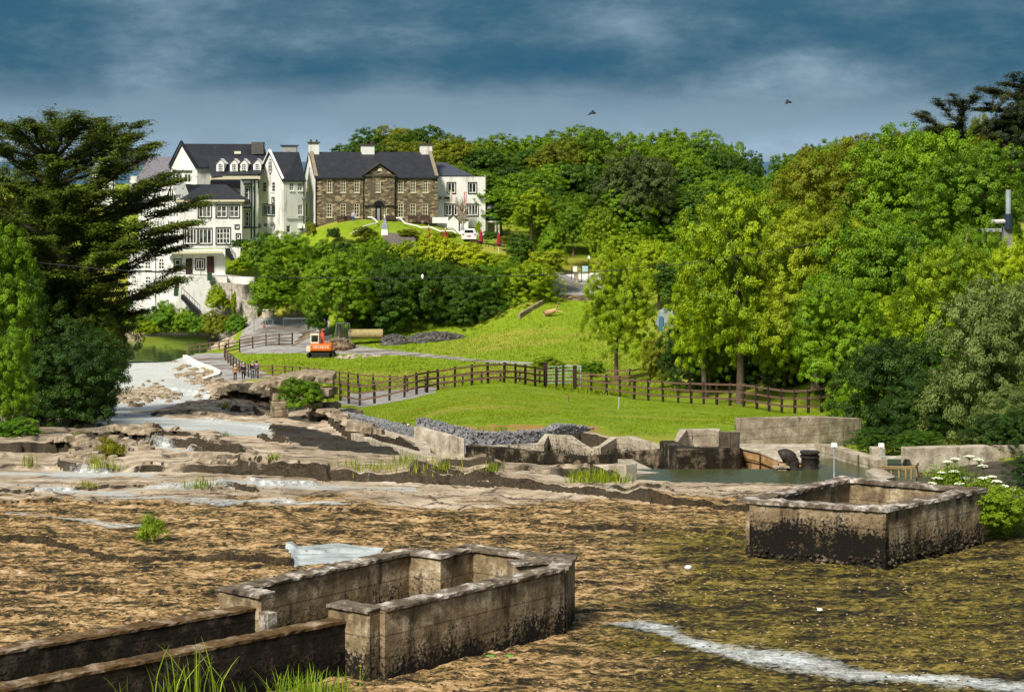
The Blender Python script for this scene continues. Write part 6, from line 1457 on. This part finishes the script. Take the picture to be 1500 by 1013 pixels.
for i, (px, py, n, h, lab) in enumerate(((44, 683, 50, .42, 'pale grass tuft on the rock at the far left'), (148, 690, 60, .5, 'yellow grass tuft on the ledge left of the middle'), (288, 715, 40, .38, 'small green tuft between the white water streaks'), (303, 716, 36, .3, 'small tuft just right of its green twin'), (125, 712, 60, .2, 'flat yellow grass patch on the streaked rock'), (330, 640, 50, .3, 'green tuft on the slab beside the dark pool'), (400, 676, 60, .2, 'low tuft on the slab below the pier'), (520, 686, 150, .26, 'yellow grass line on the long slab, left part'), (560, 688, 150, .26, 'yellow grass line on the long slab, middle part'), (620, 690, 120, .26, 'yellow grass line on the long slab, right part'), (598, 676, 90, .34, 'green tuft at the end of the flume kerb'), (650, 686, 50, .34, 'green tuft left of the concrete beam'), (720, 704, 60, .3, 'tuft against the lower ledge near the beam'), (655, 655, 90, .32, 'tuft at the foot of the flume end wall'), (700, 655, 90, .34, 'green tuft under the curved gabion'), (735, 662, 80, .4, 'yellow flowered tuft under the curved gabion'), (755, 672, 90, .55, 'taller green tuft by the dark flume wall'), (790, 676, 90, .55, 'green weeds against the dark flume wall'), (115, 640, 60, .3, 'small tuft beneath the riverside tree'), (330, 600, 40, .5, 'green tuft on the river rocks by the path'), (170, 690, 30, .25, 'thin tuft on the grey ledge'))):
    tuft(lab, px, py, n, h, M_ygrass if 'yellow' in lab or 'pale' in lab else M_grassb, .16+.12*(n > 80)+.35*(n > 110), 100+i, .022)
blades('sedge_clump', 'bright sedge growing against the concrete beam by the pool', [at(845, 706, 50), at(865, 706, 50), at(885, 707, 50), at(905, 706, 50)], 330, .42, .022, M_grassb, None, 'stuff', seed=8, spread=.18, lean=.6)
def herb(name, label, px, py, top, w, mat, Y=None, flowers=0, n_clump=110, per=22, size=.03, seed=1, flow_mat=None):
    p = at(px, py) if Y is None else Vector((WX(px, Y), Y, gz(px, Y))); h = ZP(top, p.y)-p.z; ww = w/F*p.y
    e = empty(name, p, 0, label, 'plant'); g = random.Random(seed)
    L = [(g.uniform(-.32, .32)*ww, g.uniform(-.2, .2)*ww, h*g.uniform(.15, .75), ww*.24, ww*.24, h*.24) for _ in range(9)]+[(0, 0, h*.3, ww*.42, ww*.4, h*.33)]
    link('foliage', crown_mesh('foliage', seed, L, n_clump, per, size, ww*.07+.03, .8, .4, -1), mat, e)
    m = MB()
    for k in range(14): a = g.uniform(0, 6.28); m.tube([(0, 0, 0), (math.cos(a)*ww*.12, math.sin(a)*ww*.1, h*.5), (math.cos(a)*ww*.3, math.sin(a)*ww*.3, h*.9)], [.007, .005, .003], 4, False)
    m.build('stems', M_grassb, e)
    return e, h, ww
M_herb = leaf_mat('herb_leaves', (.07, .15, .006), (.33, .45, .02), .4)
M_umb = plain('umbel_white', (.75, .8, .6), .8, 0, .25, 20)
herb('ragwort_plant', 'bright leafy plant alone on the mossy bed left of centre', 226, 792, 742, 50, M_herb, None, size=.018, n_clump=230, seed=201)
herb('ragwort_plant', 'round yellow-green plant on the rock above the white streaks', 163, 668, 638, 46, leaf_mat('gold_herb', (.12, .14, .006), (.42, .40, .02), .4), None, size=.028, n_clump=230, seed=202)
def umbel(label, px, Y, top, w, heads, seed):
    e, h, ww = herb('hogweed_plant', label, px, 0, top, w, M_herb, Y, seed=seed, size=.028, n_clump=300, per=26)
    g = random.Random(seed)
    for hx, hy in heads:
        c = W(hx, hy, Y-.2+g.uniform(-.3, .3))-e.location; m = MB(); st = MB()
        st.tube([(c.x*.55, 0, h*.3), (c.x*.85, c.y*.5, (h*.3+c.z)/2), (c.x, c.y, c.z-.10)], [.014, .011, .007], 4, False)
        for k in range(20):
            a = k*2.4; r = .12*math.sqrt(k/20)*g.uniform(.9, 1.1); q = Vector((c.x+r*math.cos(a), c.y+r*math.sin(a), c.z+.03*(1-r/.12)+g.uniform(-.01, .01)))
            st.tube([(c.x, c.y, c.z-.10), q], .004, 3, False)
            for j in range(4): m.ball((q.x+g.uniform(-.025, .025), q.y+g.uniform(-.025, .025), q.z), (.016, .016, .01), 5, 3)
        s_ = st.build('flower_stem', M_grassb, e); m.build('umbel', M_umb, s_)
umbel('tall leafy white flowered hogweed behind the square chamber', 1400, 49.5, 672, 110, [(1388, 676), (1399, 672), (1434, 673), (1373, 700), (1398, 690), (1412, 700), (1380, 692), (1440, 682), (1420, 668), (1365, 708), (1452, 698), (1458, 712), (1405, 708), (1392, 712)], 301)
umbel('lower white flowered hogweed at the right edge', 1465, 47.5, 712, 110, [(1484, 717), (1460, 705), (1440, 700), (1470, 712)], 302)
T('bushy green herb mass at the corner of the square chamber', 1460, 46.5, 712, 105, M_herb, BUSH, name='herb_bush', cat='plant', trunk=False, pybot=778)
# two broad leaves by the chamber
p = at(733, 968); e = empty('two_leaved_plant', p, 0, 'tiny plant with two round green leaves on the wet moss', 'plant')
for s in (-1, 1):
    MB().tube([(0, 0, 0), (s*.08, 0, .08), (s*.14, 0, .1)], .006, 4).build('stalk', M_grassb, e)
    MB().ball((s*.17, 0, .1), (.09, .06, .012), 10, 5).build('leaf', plain('bright_leaf', (.12, .35, .05), .5), e, True)
# meadow grass: far too many blades to count
g = np.random.default_rng(9)
def scatter(n, x0, x1, y0, y1, cond):
    px = g.uniform(x0, x1, n); Y = g.uniform(y0**.5, y1**.5, n)**2
    yb = np.interp(px, [475, 520, 600, 606, 700, 760, 870, 905, 1000, 1083, 1240, 1330], [109, 95, 80, 77, 77.5, 78, 79, 76, 76, 75, 76, 70])
    ok = (Y > yb+cond)&((px > 478)|(Y > 206+(352-px)*.0)); px = px[ok]; Y = Y[ok]; z = ground_np(px, Y); ok = gravel_mask(px, HY-F*base_z(px, Y)/Y, Y) < .5; px = px[ok]; Y = Y[ok]; z = z[ok]
    return np.stack([(px-HX)/F*Y, Y, z], -1)
def grass_obj(name, P, h, w, mat, seed):
    class _P: pass
    gg = np.random.default_rng(seed); n = len(P); hh = h*gg.uniform(.5, 1.3, n); a = gg.uniform(0, 6.28, n); s = np.stack([np.cos(a), np.sin(a), 0*a], -1)*w
    tip = P+gg.normal(0, 1, (n, 3))*np.array([h*.3, h*.3, 0]); tip[:, 2] += hh
    V = np.stack([P-s, P+s, tip], 1).reshape(-1, 3); V[:, 2] -= .01
    me = np_mesh(name, V, np.arange(3*n).reshape(n, 3)); at_ = me.attributes.new('lv', 'FLOAT', 'POINT'); at_.data.foreach_set('value', np.repeat(gg.uniform(0, 1, n), 3).astype(np.float32))
    return tag(link(name, me, mat), 'short green grass covering the lawn mound and meadow', None, None, 'stuff')
grass_obj('lawn_grass', scatter(120000, 478, 1260, 75, 132, .4), .06, .016, M_grassb, 1)
grass_obj('meadow_grass', scatter(80000, 352, 1000, 130, 245, 1), .20, .05, M_grassb, 2)

# ------------------------------------------------------------------ works yard: excavator, pipe, heaps, fences, people
p = at(471, 518, 150); Yx = 228.0; p = Vector((WX(470, Yx), Yx, ZP(518.5, Yx)))
p.z = gz(470, Yx)
e = empty('excavator', p, 0, 'orange and cream tracked excavator parked on the meadow edge', 'excavator')
M_ora = plain('excavator_orange', (.62, .13, .012), .4, 0, .12); M_crm = plain('excavator_cream', (.6, .54, .42), .5, 0, .15); M_trk = plain('track_rubber', (.02, .018, .016), .8)
for y in (-.75, .75):
    m = MB(); m.tube([(-1.25, y-.22, .3), (-1.25, y+.22, .3)], .3, 12); m.tube([(1.35, y-.22, .3), (1.35, y+.22, .3)], .3, 12); m.box((.05, y, .3), (2.6, .44, .6)); m.build('track', M_trk, e)
MB().box((0, 0, .68), (1.3, 1.2, .2)).build('turntable', M_trk, e)
body = MB().box((.1, 0, 1.16), (2.45, 1.9, .8)).build('body', M_ora, e, bevel=.14)
MB().box((-1.35, -.2, .95), (.5, 1.2, .6)).build('side_cover', M_crm, e, bevel=.05)
cab = MB().box((-.68, .3, 2.1), (1.0, 1.2, 1.12)).build('cab', M_crm, e, bevel=.05)
MB().box((-.68, -.315, 2.15), (.74, .03, .7)).build('cab_window', M_glass, cab)
m = MB(); m.tube([(.12, .5, 1.5), (.1, .9, 2.6), (0, 1.1, 3.05)], [.24, .24, .17], 6); m.build('boom', plain('boom_red', (.6, .08, .03), .45), e)
tx = bpy.data.curves.new('lettering', 'FONT'); tx.body = 'HITACHI'; tx.size = .42; tx.align_x = 'CENTER'; tx.align_y = 'CENTER'; tx.extrude = .01
to = bpy.data.objects.new('lettering', tx); C.objects.link(to); to.parent = body; to.location = (.1, -.97, 1.2); to.rotation_euler = (R(90), 0, 0); tx.materials.append(plain('white_letters', (.85, .85, .8), .5)); to.scale = (1.1, 1.05, 1); bpy.context.view_layer.update(); tm_ = bpy.data.meshes.new_from_object(to.evaluated_get(bpy.context.evaluated_depsgraph_get())); t2 = link('lettering', tm_, None, body, to.location); t2.rotation_euler = to.rotation_euler; t2.scale = to.scale; bpy.data.objects.remove(to)
# culvert pipe
pc = W(535, 496, 236); e = empty('culvert_pipe', pc, 0, 'large ochre concrete culvert pipe lying under the trees', 'pipe')
m = MB(); m.tube([(-2, 0, .55), (2.05, .4, .55)], .58, 20, False); m.tube([(-2, 0, .55), (2.05, .4, .55)], .5, 20, False); m.build('pipe_shell', plain('ochre_concrete', (.33, .26, .12), .8), e, True)
M_heap = concrete('gravel_heap', (.09, .085, .08), (.025, .022, .02), pale=(.2, .19, .18), cover=.5)
def heap(name, label, px, Y, w, h, n, mat, s0=.12, s1=.4, seed=1):
    g = random.Random(seed); c = Vector((WX(px, Y), Y, gz(px, Y))); W_ = w/F*Y/2; m = MB(); k = 14
    m.ball((0, 0, -.1), (W_, 1.4, h), 16, 10, .12, g)
    for i in range(n):
        a = g.uniform(0, 6.28); r = math.sqrt(g.random()); x, y = W_*r*math.cos(a), 1.4*r*math.sin(a); s = g.uniform(s0, s1)
        m.box((x, y, h*math.sqrt(max(0, 1-r*r))-.08), (s*g.uniform(.6, 2), s, s*.6), rz=g.uniform(0, 3), ry=g.uniform(-.7, .7), rx=g.uniform(-.5, .5))
    return tag(m.build(name, mat, None, loc=c), label, 'heap')
heap('gravel_heap', 'round dark gravel heap under the hedge trees', 578, 236, 44, 1.1, 160, M_heap, .08, .25, 1)
heap('gravel_heap', 'long low grey spoil heap right of the round heap', 640, 236, 90, 1.0, 260, M_heap, .08, .35, 2)
heap('rubble_heap', 'brown heap of broken timber and stone behind the excavator', 498, 234, 38, 1.1, 200, concrete('debris', (.2, .13, .08), (.04, .03, .02), pale=(.45, .36, .25), cover=.6), .15, .6, 3)
heap('rubble_heap', 'pale flat slabs strewn on the track right of the excavator', 530, 226, 80, .12, 40, M_new, .12, .45, 4)
e = empty('timber_stack', W(448, 503, 232), 0, 'stack of pale boards left of the excavator', 'timber stack')
for k in range(7): MB().box((-.4+k*.12, k*.1, .35+k*.16), (2.8-k*.15, .25, .1), ry=-.5+k*.05, rz=.1*k).build('board', M_new if k % 2 else M_railw, e)
M_mesh = plain('galvanised_mesh', (.22, .26, .27), .5, .3)
def mesh_panel(label, x0, x1, pyb, Y, h, slant=0):
    e = empty('site_fence_panel', W(x0, pyb, Y), 0, label, 'fence panel', 'temporary site fence panels'); w = (x1-x0)/F*Y
    m = MB(); c = [(0, 0, 0), (slant, 0, h), (w-slant*.3, 0, h), (w, 0, 0), (0, 0, 0)]; m.tube(c, .05, 5); m.build('frame', M_mesh, e)
    m = MB(); 
    for i in range(1, max(3, int(w/.25))): t = i/max(3, int(w/.25)); m.tube([(w*t, 0, 0), (w*t, 0, h)], .008, 3, False)
    for i in range(1, 8): m.tube([(0, 0, h*i/8), (w, 0, h*i/8)], .008, 3, False)
    m.build('mesh_infill', M_mesh, e)
for x0, x1, b, Y, h, s, lab in ((490, 513, 497, 233, 1.9, .25, 'leaning fence panel frame around the slim tree trunk'), (340, 364, 515, 240, 1.3, 0, 'grey fence panel at the car park corner nearest the path'), (372, 392, 486, 248, 1.8, 0, 'fence panel climbing the car park slope, upper one'), (389, 400, 500, 243, 2.6, 0, 'fence panel edge-on in the car park'), (415, 442, 484, 247, 1.5, 0, 'faint fence panel across the back of the car park'), (442, 470, 484, 247, 1.5, 0, 'faint fence panel beside the ivy tree'), (404, 412, 500, 241, 1.2, 0, 'narrow grey panel between the fence and the yard')):
    mesh_panel(lab, x0, x1, b, Y, h, s)
for x, w, t, b, lab in ((393, 19, 455, 468, 'broad worn white wall stub under the shrubs'), (431, 12, 451, 469, 'rounded worn white pillar stub under the shrubs')):
    q = W(x, b, 254.5); wv = w/F*254.5; m = MB(); m.box((0, 0, .6), (wv, .5, 1.4), top=.92); tag(m.build('old_wall_stub', concrete('worn_white_'+str(x), (.55, .48, .36), (.2, .15, .1), pale=(.75, .7, .6), cover=.3), None, loc=q, bevel=.12), lab, 'wall stub')
e = empty('traffic_cone', W(386.5, 482, 249), 0, 'small red and white traffic cone by the car park fence', 'traffic cone'); MB().tube([(0, 0, 0), (0, 0, .75)], [.2, .04], 8).build('cone', plain('cone_red', (.6, .08, .03)), e); MB().tube([(0, 0, .3), (0, 0, .45)], [.135, .1], 8).build('band', M_frame, e)
# river retaining wall below the terrace
cwall('river_wall', 'tall streaked grey river wall with creepers below the hotel terrace', 'wall', [(305, 412, 260), (330, 414, 260), (368, 418, 258), (372, 424, 256)], .5, -23.5, concrete('streaked_wall', (.42, .38, .31), (.06, .05, .035), pale=(.6, .56, .5), cover=.9))
cwall('terrace_parapet', 'low white parapet above the streaked river wall', 'wall', [(318, 402, 261.5), (350, 404, 261.2), (372, 406, 260)], .3, -17.2, M_wr)
# roadside wall above the meadow
cwall('roadside_wall', 'grey stone wall holding the road above the meadow', 'wall', [(822, 431, 246), (892, 433, 246)], .5, -19.5, M_rub)
cwall('lane_wall', 'white painted wall along the lane behind the hedge', 'wall', [(810, 401, 262), (846, 400, 262), (900, 400, 262)], .35, -16.6, M_wr)
cwall('low_slope_wall', 'thin low wall running down the meadow slope under the trees', 'wall', [(762, 459, 238), (798, 438, 243)], .3, -20.3, M_gwall if False else M_stone)
e = empty('gate_board', W(838, 412, 258), 0, 'dark posts with two pale notice boards at the lane gate', 'notice board')
for x in (837, 845, 852, 862.5): m = MB(); p0 = W(x, 413, 258)-e.location; m.tube([p0, p0+Vector((0, 0, 2.0))], .05, 5); m.build('post', M_black, e)
rbox(e, 'board', W(842.5, 394, 257.9), (.5, .06, .7), M_frame); rbox(e, 'board', W(857, 393.5, 257.9), (.75, .06, .7), plain('pale_blue_board', (.4, .6, .68), .4))
m = MB()
for z in (398, 402): m.tube([W(820, z, 258)-e.location, W(864, z-2, 258)-e.location], .04, 5)
m.build('railing', M_black, e)
tag(MB().box((0, 0, .9), (.55, .55, 1.9)).build('stone_gatepost', M_stone, None, loc=W(844, 421, 257), bevel=.05), 'rough stone gatepost in the lane', 'gatepost')
e = empty('street_lamp', W(862.5, 412, 256), 0, 'slim dark lamp post with pale head at the lane', 'street lamp'); MB().tube([(0, 0, 0), (0, 0, 2.9)], .05, 6).build('post', M_black, e); MB().box((0, 0, 3.1), (.3, .3, .35), top=.6).build('lantern', M_frame, e)
# felled log in the meadow
p = at(808, 463, 220); p.z = gz(808, p.y)
e = empty('fallen_log', p, 0, 'bleached forked log lying on the meadow slope', 'log'); M_log = plain('bleached_wood', (.5, .32, .17), .8)
MB().tube([(-.9, -.2, .25), (-.1, 0, .5), (.5, .1, .75)], [.38, .34, .2], 8).build('trunk', M_log, e, True)
MB().tube([(.3, .1, .6), (.65, .1, 1.1), (.8, .1, 1.7)], [.16, .1, .07], 6).build('branch', M_log, e, True); MB().tube([(.2, 0, .5), (.9, 0, .55), (1.4, -.1, .5)], [.14, .1, .05], 6).build('branch', M_log, e, True)
# buildings in the right-hand trees
e = empty('shed_in_trees', W(1440, 345, 118), 0, 'flat grey roofed building with metal flue among the trees', 'building')
rbox(e, 'roof', W(1448, 337, 118), (1.9, 2.5, .12), plain('grey_roof_sheet', (.30, .31, .34), .5)); zg = gz(1440, 118.5); zr_ = ZP(337, 118)-.08; q = W(1444, 352, 118.6); rbox(e, 'wall', (q.x, q.y+.6, (zg+zr_)/2-.3), (1.7, 2.2, zr_-zg+.6), plain('ochre_wall', (.36, .29, .2)))
rbox(e, 'flue_stand', (WX(1477, 115), 115.3, (zg+ZP(335, 115))/2), (.5, .5, ZP(335, 115)-zg+.3), plain('flue_stand_grey', (.2, .2, .2)))
MB().tube([W(1477, 322, 115)-e.location, W(1477, 278, 115)-e.location], .15, 10).build('flue_pipe', plain('flue_metal', (.5, .55, .6), .35, .5), e)
MB().tube([W(1477, 335, 115)-e.location, W(1477, 313, 115)-e.location], .24, 10).build('flue_box', plain('flue_blue', (.02, .035, .06), .5), e)
MB().tube([W(1452, 325, 115)-e.location, W(1477, 324, 115)-e.location], .13, 8).build('flue_arm', plain('flue_pale', (.5, .5, .48), .5), e)
e = empty('greenhouse_shed', W(975, 500, 150), 0, 'small pale glazed shed behind the meadow trees', 'shed')
m = MB(); m.v = [tuple(W(a, b, 150)-e.location) for a, b in ((964, 478), (969, 458), (980, 453), (988, 457), (987, 478))]; n = 5; m.v += [tuple(Vector(v)+Vector((0, 2.5, 0))) for v in m.v]; m.f = [tuple(range(n)), tuple(reversed(range(n, 2*n)))]+[(i, (i+1) % n, n+(i+1) % n, n+i) for i in range(n)]
m.build('wall', plain('pale_grey_panel', (.30, .34, .36), .5), e); rbox(e, 'door', W(968, 474, 149.9), (.3, .1, 1.1), plain('blue_door', (.05, .16, .25)))
tag(MB().tube([Vector((0, 0, 0))]+[W(x, y, 92)-W(-40, 368, 92) for x, y in ((60, 385), (150, 394), (236, 399.5), (330, 404), (430, 406.5), (530, 407.8), (619, 407.5), (720, 405), (823, 401), (900, 396), (1000, 386.5), (1090, 374), (1200, 356))], .017, 5).build('overhead_cable', M_black, None, loc=W(-40, 368, 92)), 'thin black cable sagging right across the valley', 'cable')
tag(MB().ball((0, 0, 0), (.06, .06, .12), 8, 6).build('cable_marker', M_frame, None, loc=W(619, 405, 92)), 'tiny white marker clipped to the overhead cable', 'marker')
# birds
def bird(label, x, y, Y, s, roll, sit=False):
    e = empty('bird', W(x, y, Y), 0, label, 'bird', 'birds against the sky'); m = MB()
    if sit: m.tube([(0, 0, -.1*s), (0, 0, .1*s), (0, 0, .3*s), (.02*s, 0, .42*s)], [.05*s, .13*s, .1*s, .03*s], 8); m.tube([(0, 0, 0), (-.05*s, .1*s, -.25*s)], [.06*s, .02*s], 5)
    else:
        m.tube([(-.28*s, 0, 0), (-.1*s, 0, .02*s), (.15*s, 0, .02*s), (.28*s, 0, 0)], [.02*s, .07*s, .08*s, .03*s], 8)
        for sg in (-1, 1):
            a = (0, sg*.05*s, .03*s); b = (-.05*s+sg*.25*s*roll, sg*.35*s, .22*s*(1 if sg > 0 else -.6)); c = (-.25*s+sg*.5*s*roll, sg*.6*s, .18*s*(1 if sg > 0 else -1.0))
            m.quad((.12*s, a[1], .03*s), b, (b[0]-.18*s, b[1], b[2]), (-.1*s, a[1], .02*s)); m.quad(b, c, (c[0]-.04*s, c[1], c[2]), (b[0]-.18*s, b[1], b[2]))
    m.build('body', M_black, e, True)
bird('dark bird gliding above the wood at centre', 868, 166, 110, .75, .7); bird('dark bird flying near the top right of the wood', 1155, 150, 110, .7, .3)
bird('small dark bird perched on the cypress tip', 199, 204, 103, .5, 0, True)

# people on the path
def person(label, px, py, jacket, trousers, hair, bag=None, stride=.12, h=1.7, coat=False, Y=None):
    p = at(px, py, 150) if Y is None else Vector((WX(px, Y), Y, gz(px, Y)))
    e = empty('person', p, R(8), label, 'person', 'people walking on the river path'); s = h/1.7
    def skin(name, pts, edges, radii, mat, sub=2):
        me = bpy.data.meshes.new(name); me.from_pydata([tuple(Vector(q)*s) for q in pts], edges, []); me.update(); me.materials.append(mat)
        o = bpy.data.objects.new(name, me); C.objects.link(o); o.parent = e
        sk = o.modifiers.new('skin', 'SKIN'); sk.use_smooth_shade = True
        for v, r_ in zip(me.skin_vertices[0].data, radii): v.radius = (r_*s, r_*s*.8)
        me.skin_vertices[0].data[0].use_root = True
        sb = o.modifiers.new('sub', 'SUBSURF'); sb.levels = sb.render_levels = sub; return o
    J = [(0, 0, .90), (0, 0, 1.12), (0, 0, 1.36), (0, 0, 1.46), (0, -.01, 1.54), (0, -.01, 1.64),
         (-.18, 0, 1.38), (-.25, .02, 1.13), (-.24, -.06, .90), (.18, 0, 1.38), (.25, .02, 1.13), (.24, -.06, .90),
         (-.09, 0, .84), (-.10, -stride*.5, .46), (-.10, -stride, .07), (-.10, -stride+.12, .04), (.09, 0, .84), (.10, stride*.6, .46), (.10, stride, .08), (.10, stride+.12, .04)]
    E = [(0, 1), (1, 2), (2, 3), (3, 4), (4, 5), (2, 6), (6, 7), (7, 8), (2, 9), (9, 10), (10, 11), (0, 12), (12, 13), (13, 14), (14, 15), (0, 16), (16, 17), (17, 18), (18, 19)]
    rad = [.13, .12, .14, .055, .085, .08, .06, .042, .032, .06, .042, .032, .085, .06, .042, .035, .085, .06, .042, .035]
    skin('body', J, E, rad, M_skin)
    idx = [0, 1, 2, 6, 7, 8, 9, 10, 11]; mp_ = {a: i for i, a in enumerate(idx)}
    skin('jacket', [J[0] if not coat else (0, 0, .82)]+[J[a] for a in idx[1:]], [(mp_[a], mp_[b]) for a, b in E if a in mp_ and b in mp_], [.18, .165, .175, .09, .075, .06, .09, .075, .06], jacket)
    idx = [0, 12, 13, 14, 16, 17, 18]; mp_ = {a: i for i, a in enumerate(idx)}
    skin('trousers', [J[a] for a in idx], [(mp_[a], mp_[b]) for a, b in E if a in mp_ and b in mp_], [.145, .10, .078, .06, .10, .078, .06], trousers)
    MB().ball((0, -.035*s, 1.625*s), (.115*s, .115*s, .14*s), 10, 8).build('hair', hair, e, True)
    if bag: MB().box((.0, -.17, 1.0), (.3, .12, .2)).build('handbag', bag, e, bevel=.03)
    return e
M_skin = plain('skin', (.5, .3, .2), .6, 0, .05); M_blond = plain('blond_hair', (.55, .42, .2), .7); M_dkh = plain('dark_hair', (.03, .02, .015), .7); M_gryh = plain('grey_hair', (.35, .33, .3), .7)
M_tan = plain('tan_coat', (.28, .17, .07), .8); M_navy = plain('navy_cloth', (.012, .018, .04), .8); M_blk2 = plain('black_cloth', (.015, .015, .018), .8); M_jean = plain('blue_jeans', (.04, .10, .22), .8); M_lil = plain('lilac_top', (.25, .15, .35), .8)
person('blond person in tan coat with brown bag walking away on the path', 344.5, 553, M_tan, M_navy, M_blond, plain('brown_bag', (.4, .12, .06)), coat=True, Y=203)
person('person in black jacket and trousers walking second from left', 356.5, 552, M_blk2, M_blk2, M_gryh, Y=203.5, h=1.75)
person('person in navy jacket and blue jeans beside the fence', 370, 551, M_navy, M_jean, M_gryh, Y=204, h=1.75, stride=.25)
person('person in lilac top and dark trousers at the right of the group', 376, 550, M_lil, M_navy, M_dkh, Y=205.5, h=1.65)
q = wl.a+wl.d*wl.sx(515)+wl.n*1.4
pe_ = person('person in lilac shirt and blue trousers standing before the stone house', 515, 327, plain('pale_lilac', (.5, .5, .65)), M_jean, M_gryh, Y=q.y, h=1.75, stride=.04); pe_.location = (q.x, q.y, zb_+.35)
# ------------------------------------------------------------------ sky, sun, camera
EL, AZ = R(46), R(-148)      # sun elevation; azimuth measured from +Y (the view direction) towards +X
sun = bpy.data.lights.new('sun', 'SUN'); sun.energy = 4.8; sun.angle = R(13); sun.color = (1, .94, .82)
so = bpy.data.objects.new('sun', sun); C.objects.link(so)
sd = Vector((math.cos(EL)*math.sin(AZ), math.cos(EL)*math.cos(AZ), math.sin(EL)))
so.rotation_euler = sd.to_track_quat('Z', 'Y').to_euler()
wd = bpy.data.worlds.new('World'); SC.world = wd; wd.use_nodes = True; nt = wd.node_tree; L = nt.links.new
bg = nt.nodes['Background']
sky = nt.nodes.new('ShaderNodeTexSky'); sky.sky_type = 'NISHITA'; sky.sun_disc = False; sky.sun_elevation = EL; sky.sun_rotation = AZ
sky.air_density = 1.2; sky.dust_density = 1.5
tc = nt.nodes.new('ShaderNodeTexCoord'); sx = nt.nodes.new('ShaderNodeSeparateXYZ'); L(tc.outputs['Generated'], sx.inputs[0])
mp = nt.nodes.new('ShaderNodeMapping'); mp.inputs['Scale'].default_value = (2.0, 2.0, 5.0); L(tc.outputs['Generated'], mp.inputs[0])
n1 = noise(nt, mp.outputs[0], 5.2, 10, .62, .0)
mp2 = nt.nodes.new('ShaderNodeMapping'); mp2.inputs['Scale'].default_value = (1.2, 1.2, 4.2); mp2.inputs['Location'].default_value = (.6, .2, 1.4); L(tc.outputs['Generated'], mp2.inputs[0])
n2 = noise(nt, mp2.outputs[0], 3.6, 9, .58, .0)
f = mth(nt, 'ADD', mth(nt, 'MULTIPLY', n1, .55), mth(nt, 'MULTIPLY', n2, .45))
# storm bank: slate blue shelves with paler torn gaps, brighter strip at the horizon; all in sky radiance units (x strength)
cl = ramp(nt, [(.36, (.20, 1.0, 1.85)), (.45, (.40, 1.2, 1.9)), (.51, (.75, 1.6, 2.3)), (.57, (1.35, 2.3, 3.1)), (.66, (2.5, 3.5, 4.3))], f).outputs[0]
low = ramp(nt, [(0.0, (3.6, 4.9, 6.2)), (.3, (2.3, 3.4, 4.4)), (.62, (1.3, 2.15, 2.9)), (1, (.9, 1.65, 2.35))], mrange(nt, sx.outputs['Z'], 0, .055)).outputs[0]
low = mix(nt, mth(nt, 'MULTIPLY', mrange(nt, n1, .44, .60), .7), low, (2.1, 3.0, 3.7))
fl = mth(nt, 'ADD', mrange(nt, sx.outputs['Z'], .022, .052), mth(nt, 'MULTIPLY', mth(nt, 'SUBTRACT', n2, .5), 2.0))
band_ = mix(nt, mrange(nt, fl, .25, .75), low, cl)
up = mix(nt, mrange(nt, n2, .3, .5), sky.outputs[0], (2.6, 3.0, 3.5))
allc = mix(nt, mrange(nt, sx.outputs['Z'], .12, .4), band_, up)
L(allc, bg.inputs['Color']); bg.inputs['Strength'].default_value = .085
cam = bpy.data.cameras.new('camera'); co = bpy.data.objects.new('camera', cam); C.objects.link(co)
cam.sensor_width = 36; cam.lens = F/1500*36; co.location = (0, 0, 0); co.rotation_euler = (R(90), 0, 0)
cam.shift_y = -(506.5-HY)/1500; cam.clip_end = 100000; cam.clip_start = .5
SC.camera = co
SC.render.engine = 'CYCLES'; SC.cycles.use_denoising = True; SC.cycles.max_bounces = 5; SC.cycles.transmission_bounces = 3; SC.cycles.diffuse_bounces = 2; SC.cycles.transparent_max_bounces = 4
SC.view_settings.view_transform = 'Standard'; SC.view_settings.look = 'None'; SC.view_settings.exposure = .42; SC.view_settings.gamma = 1
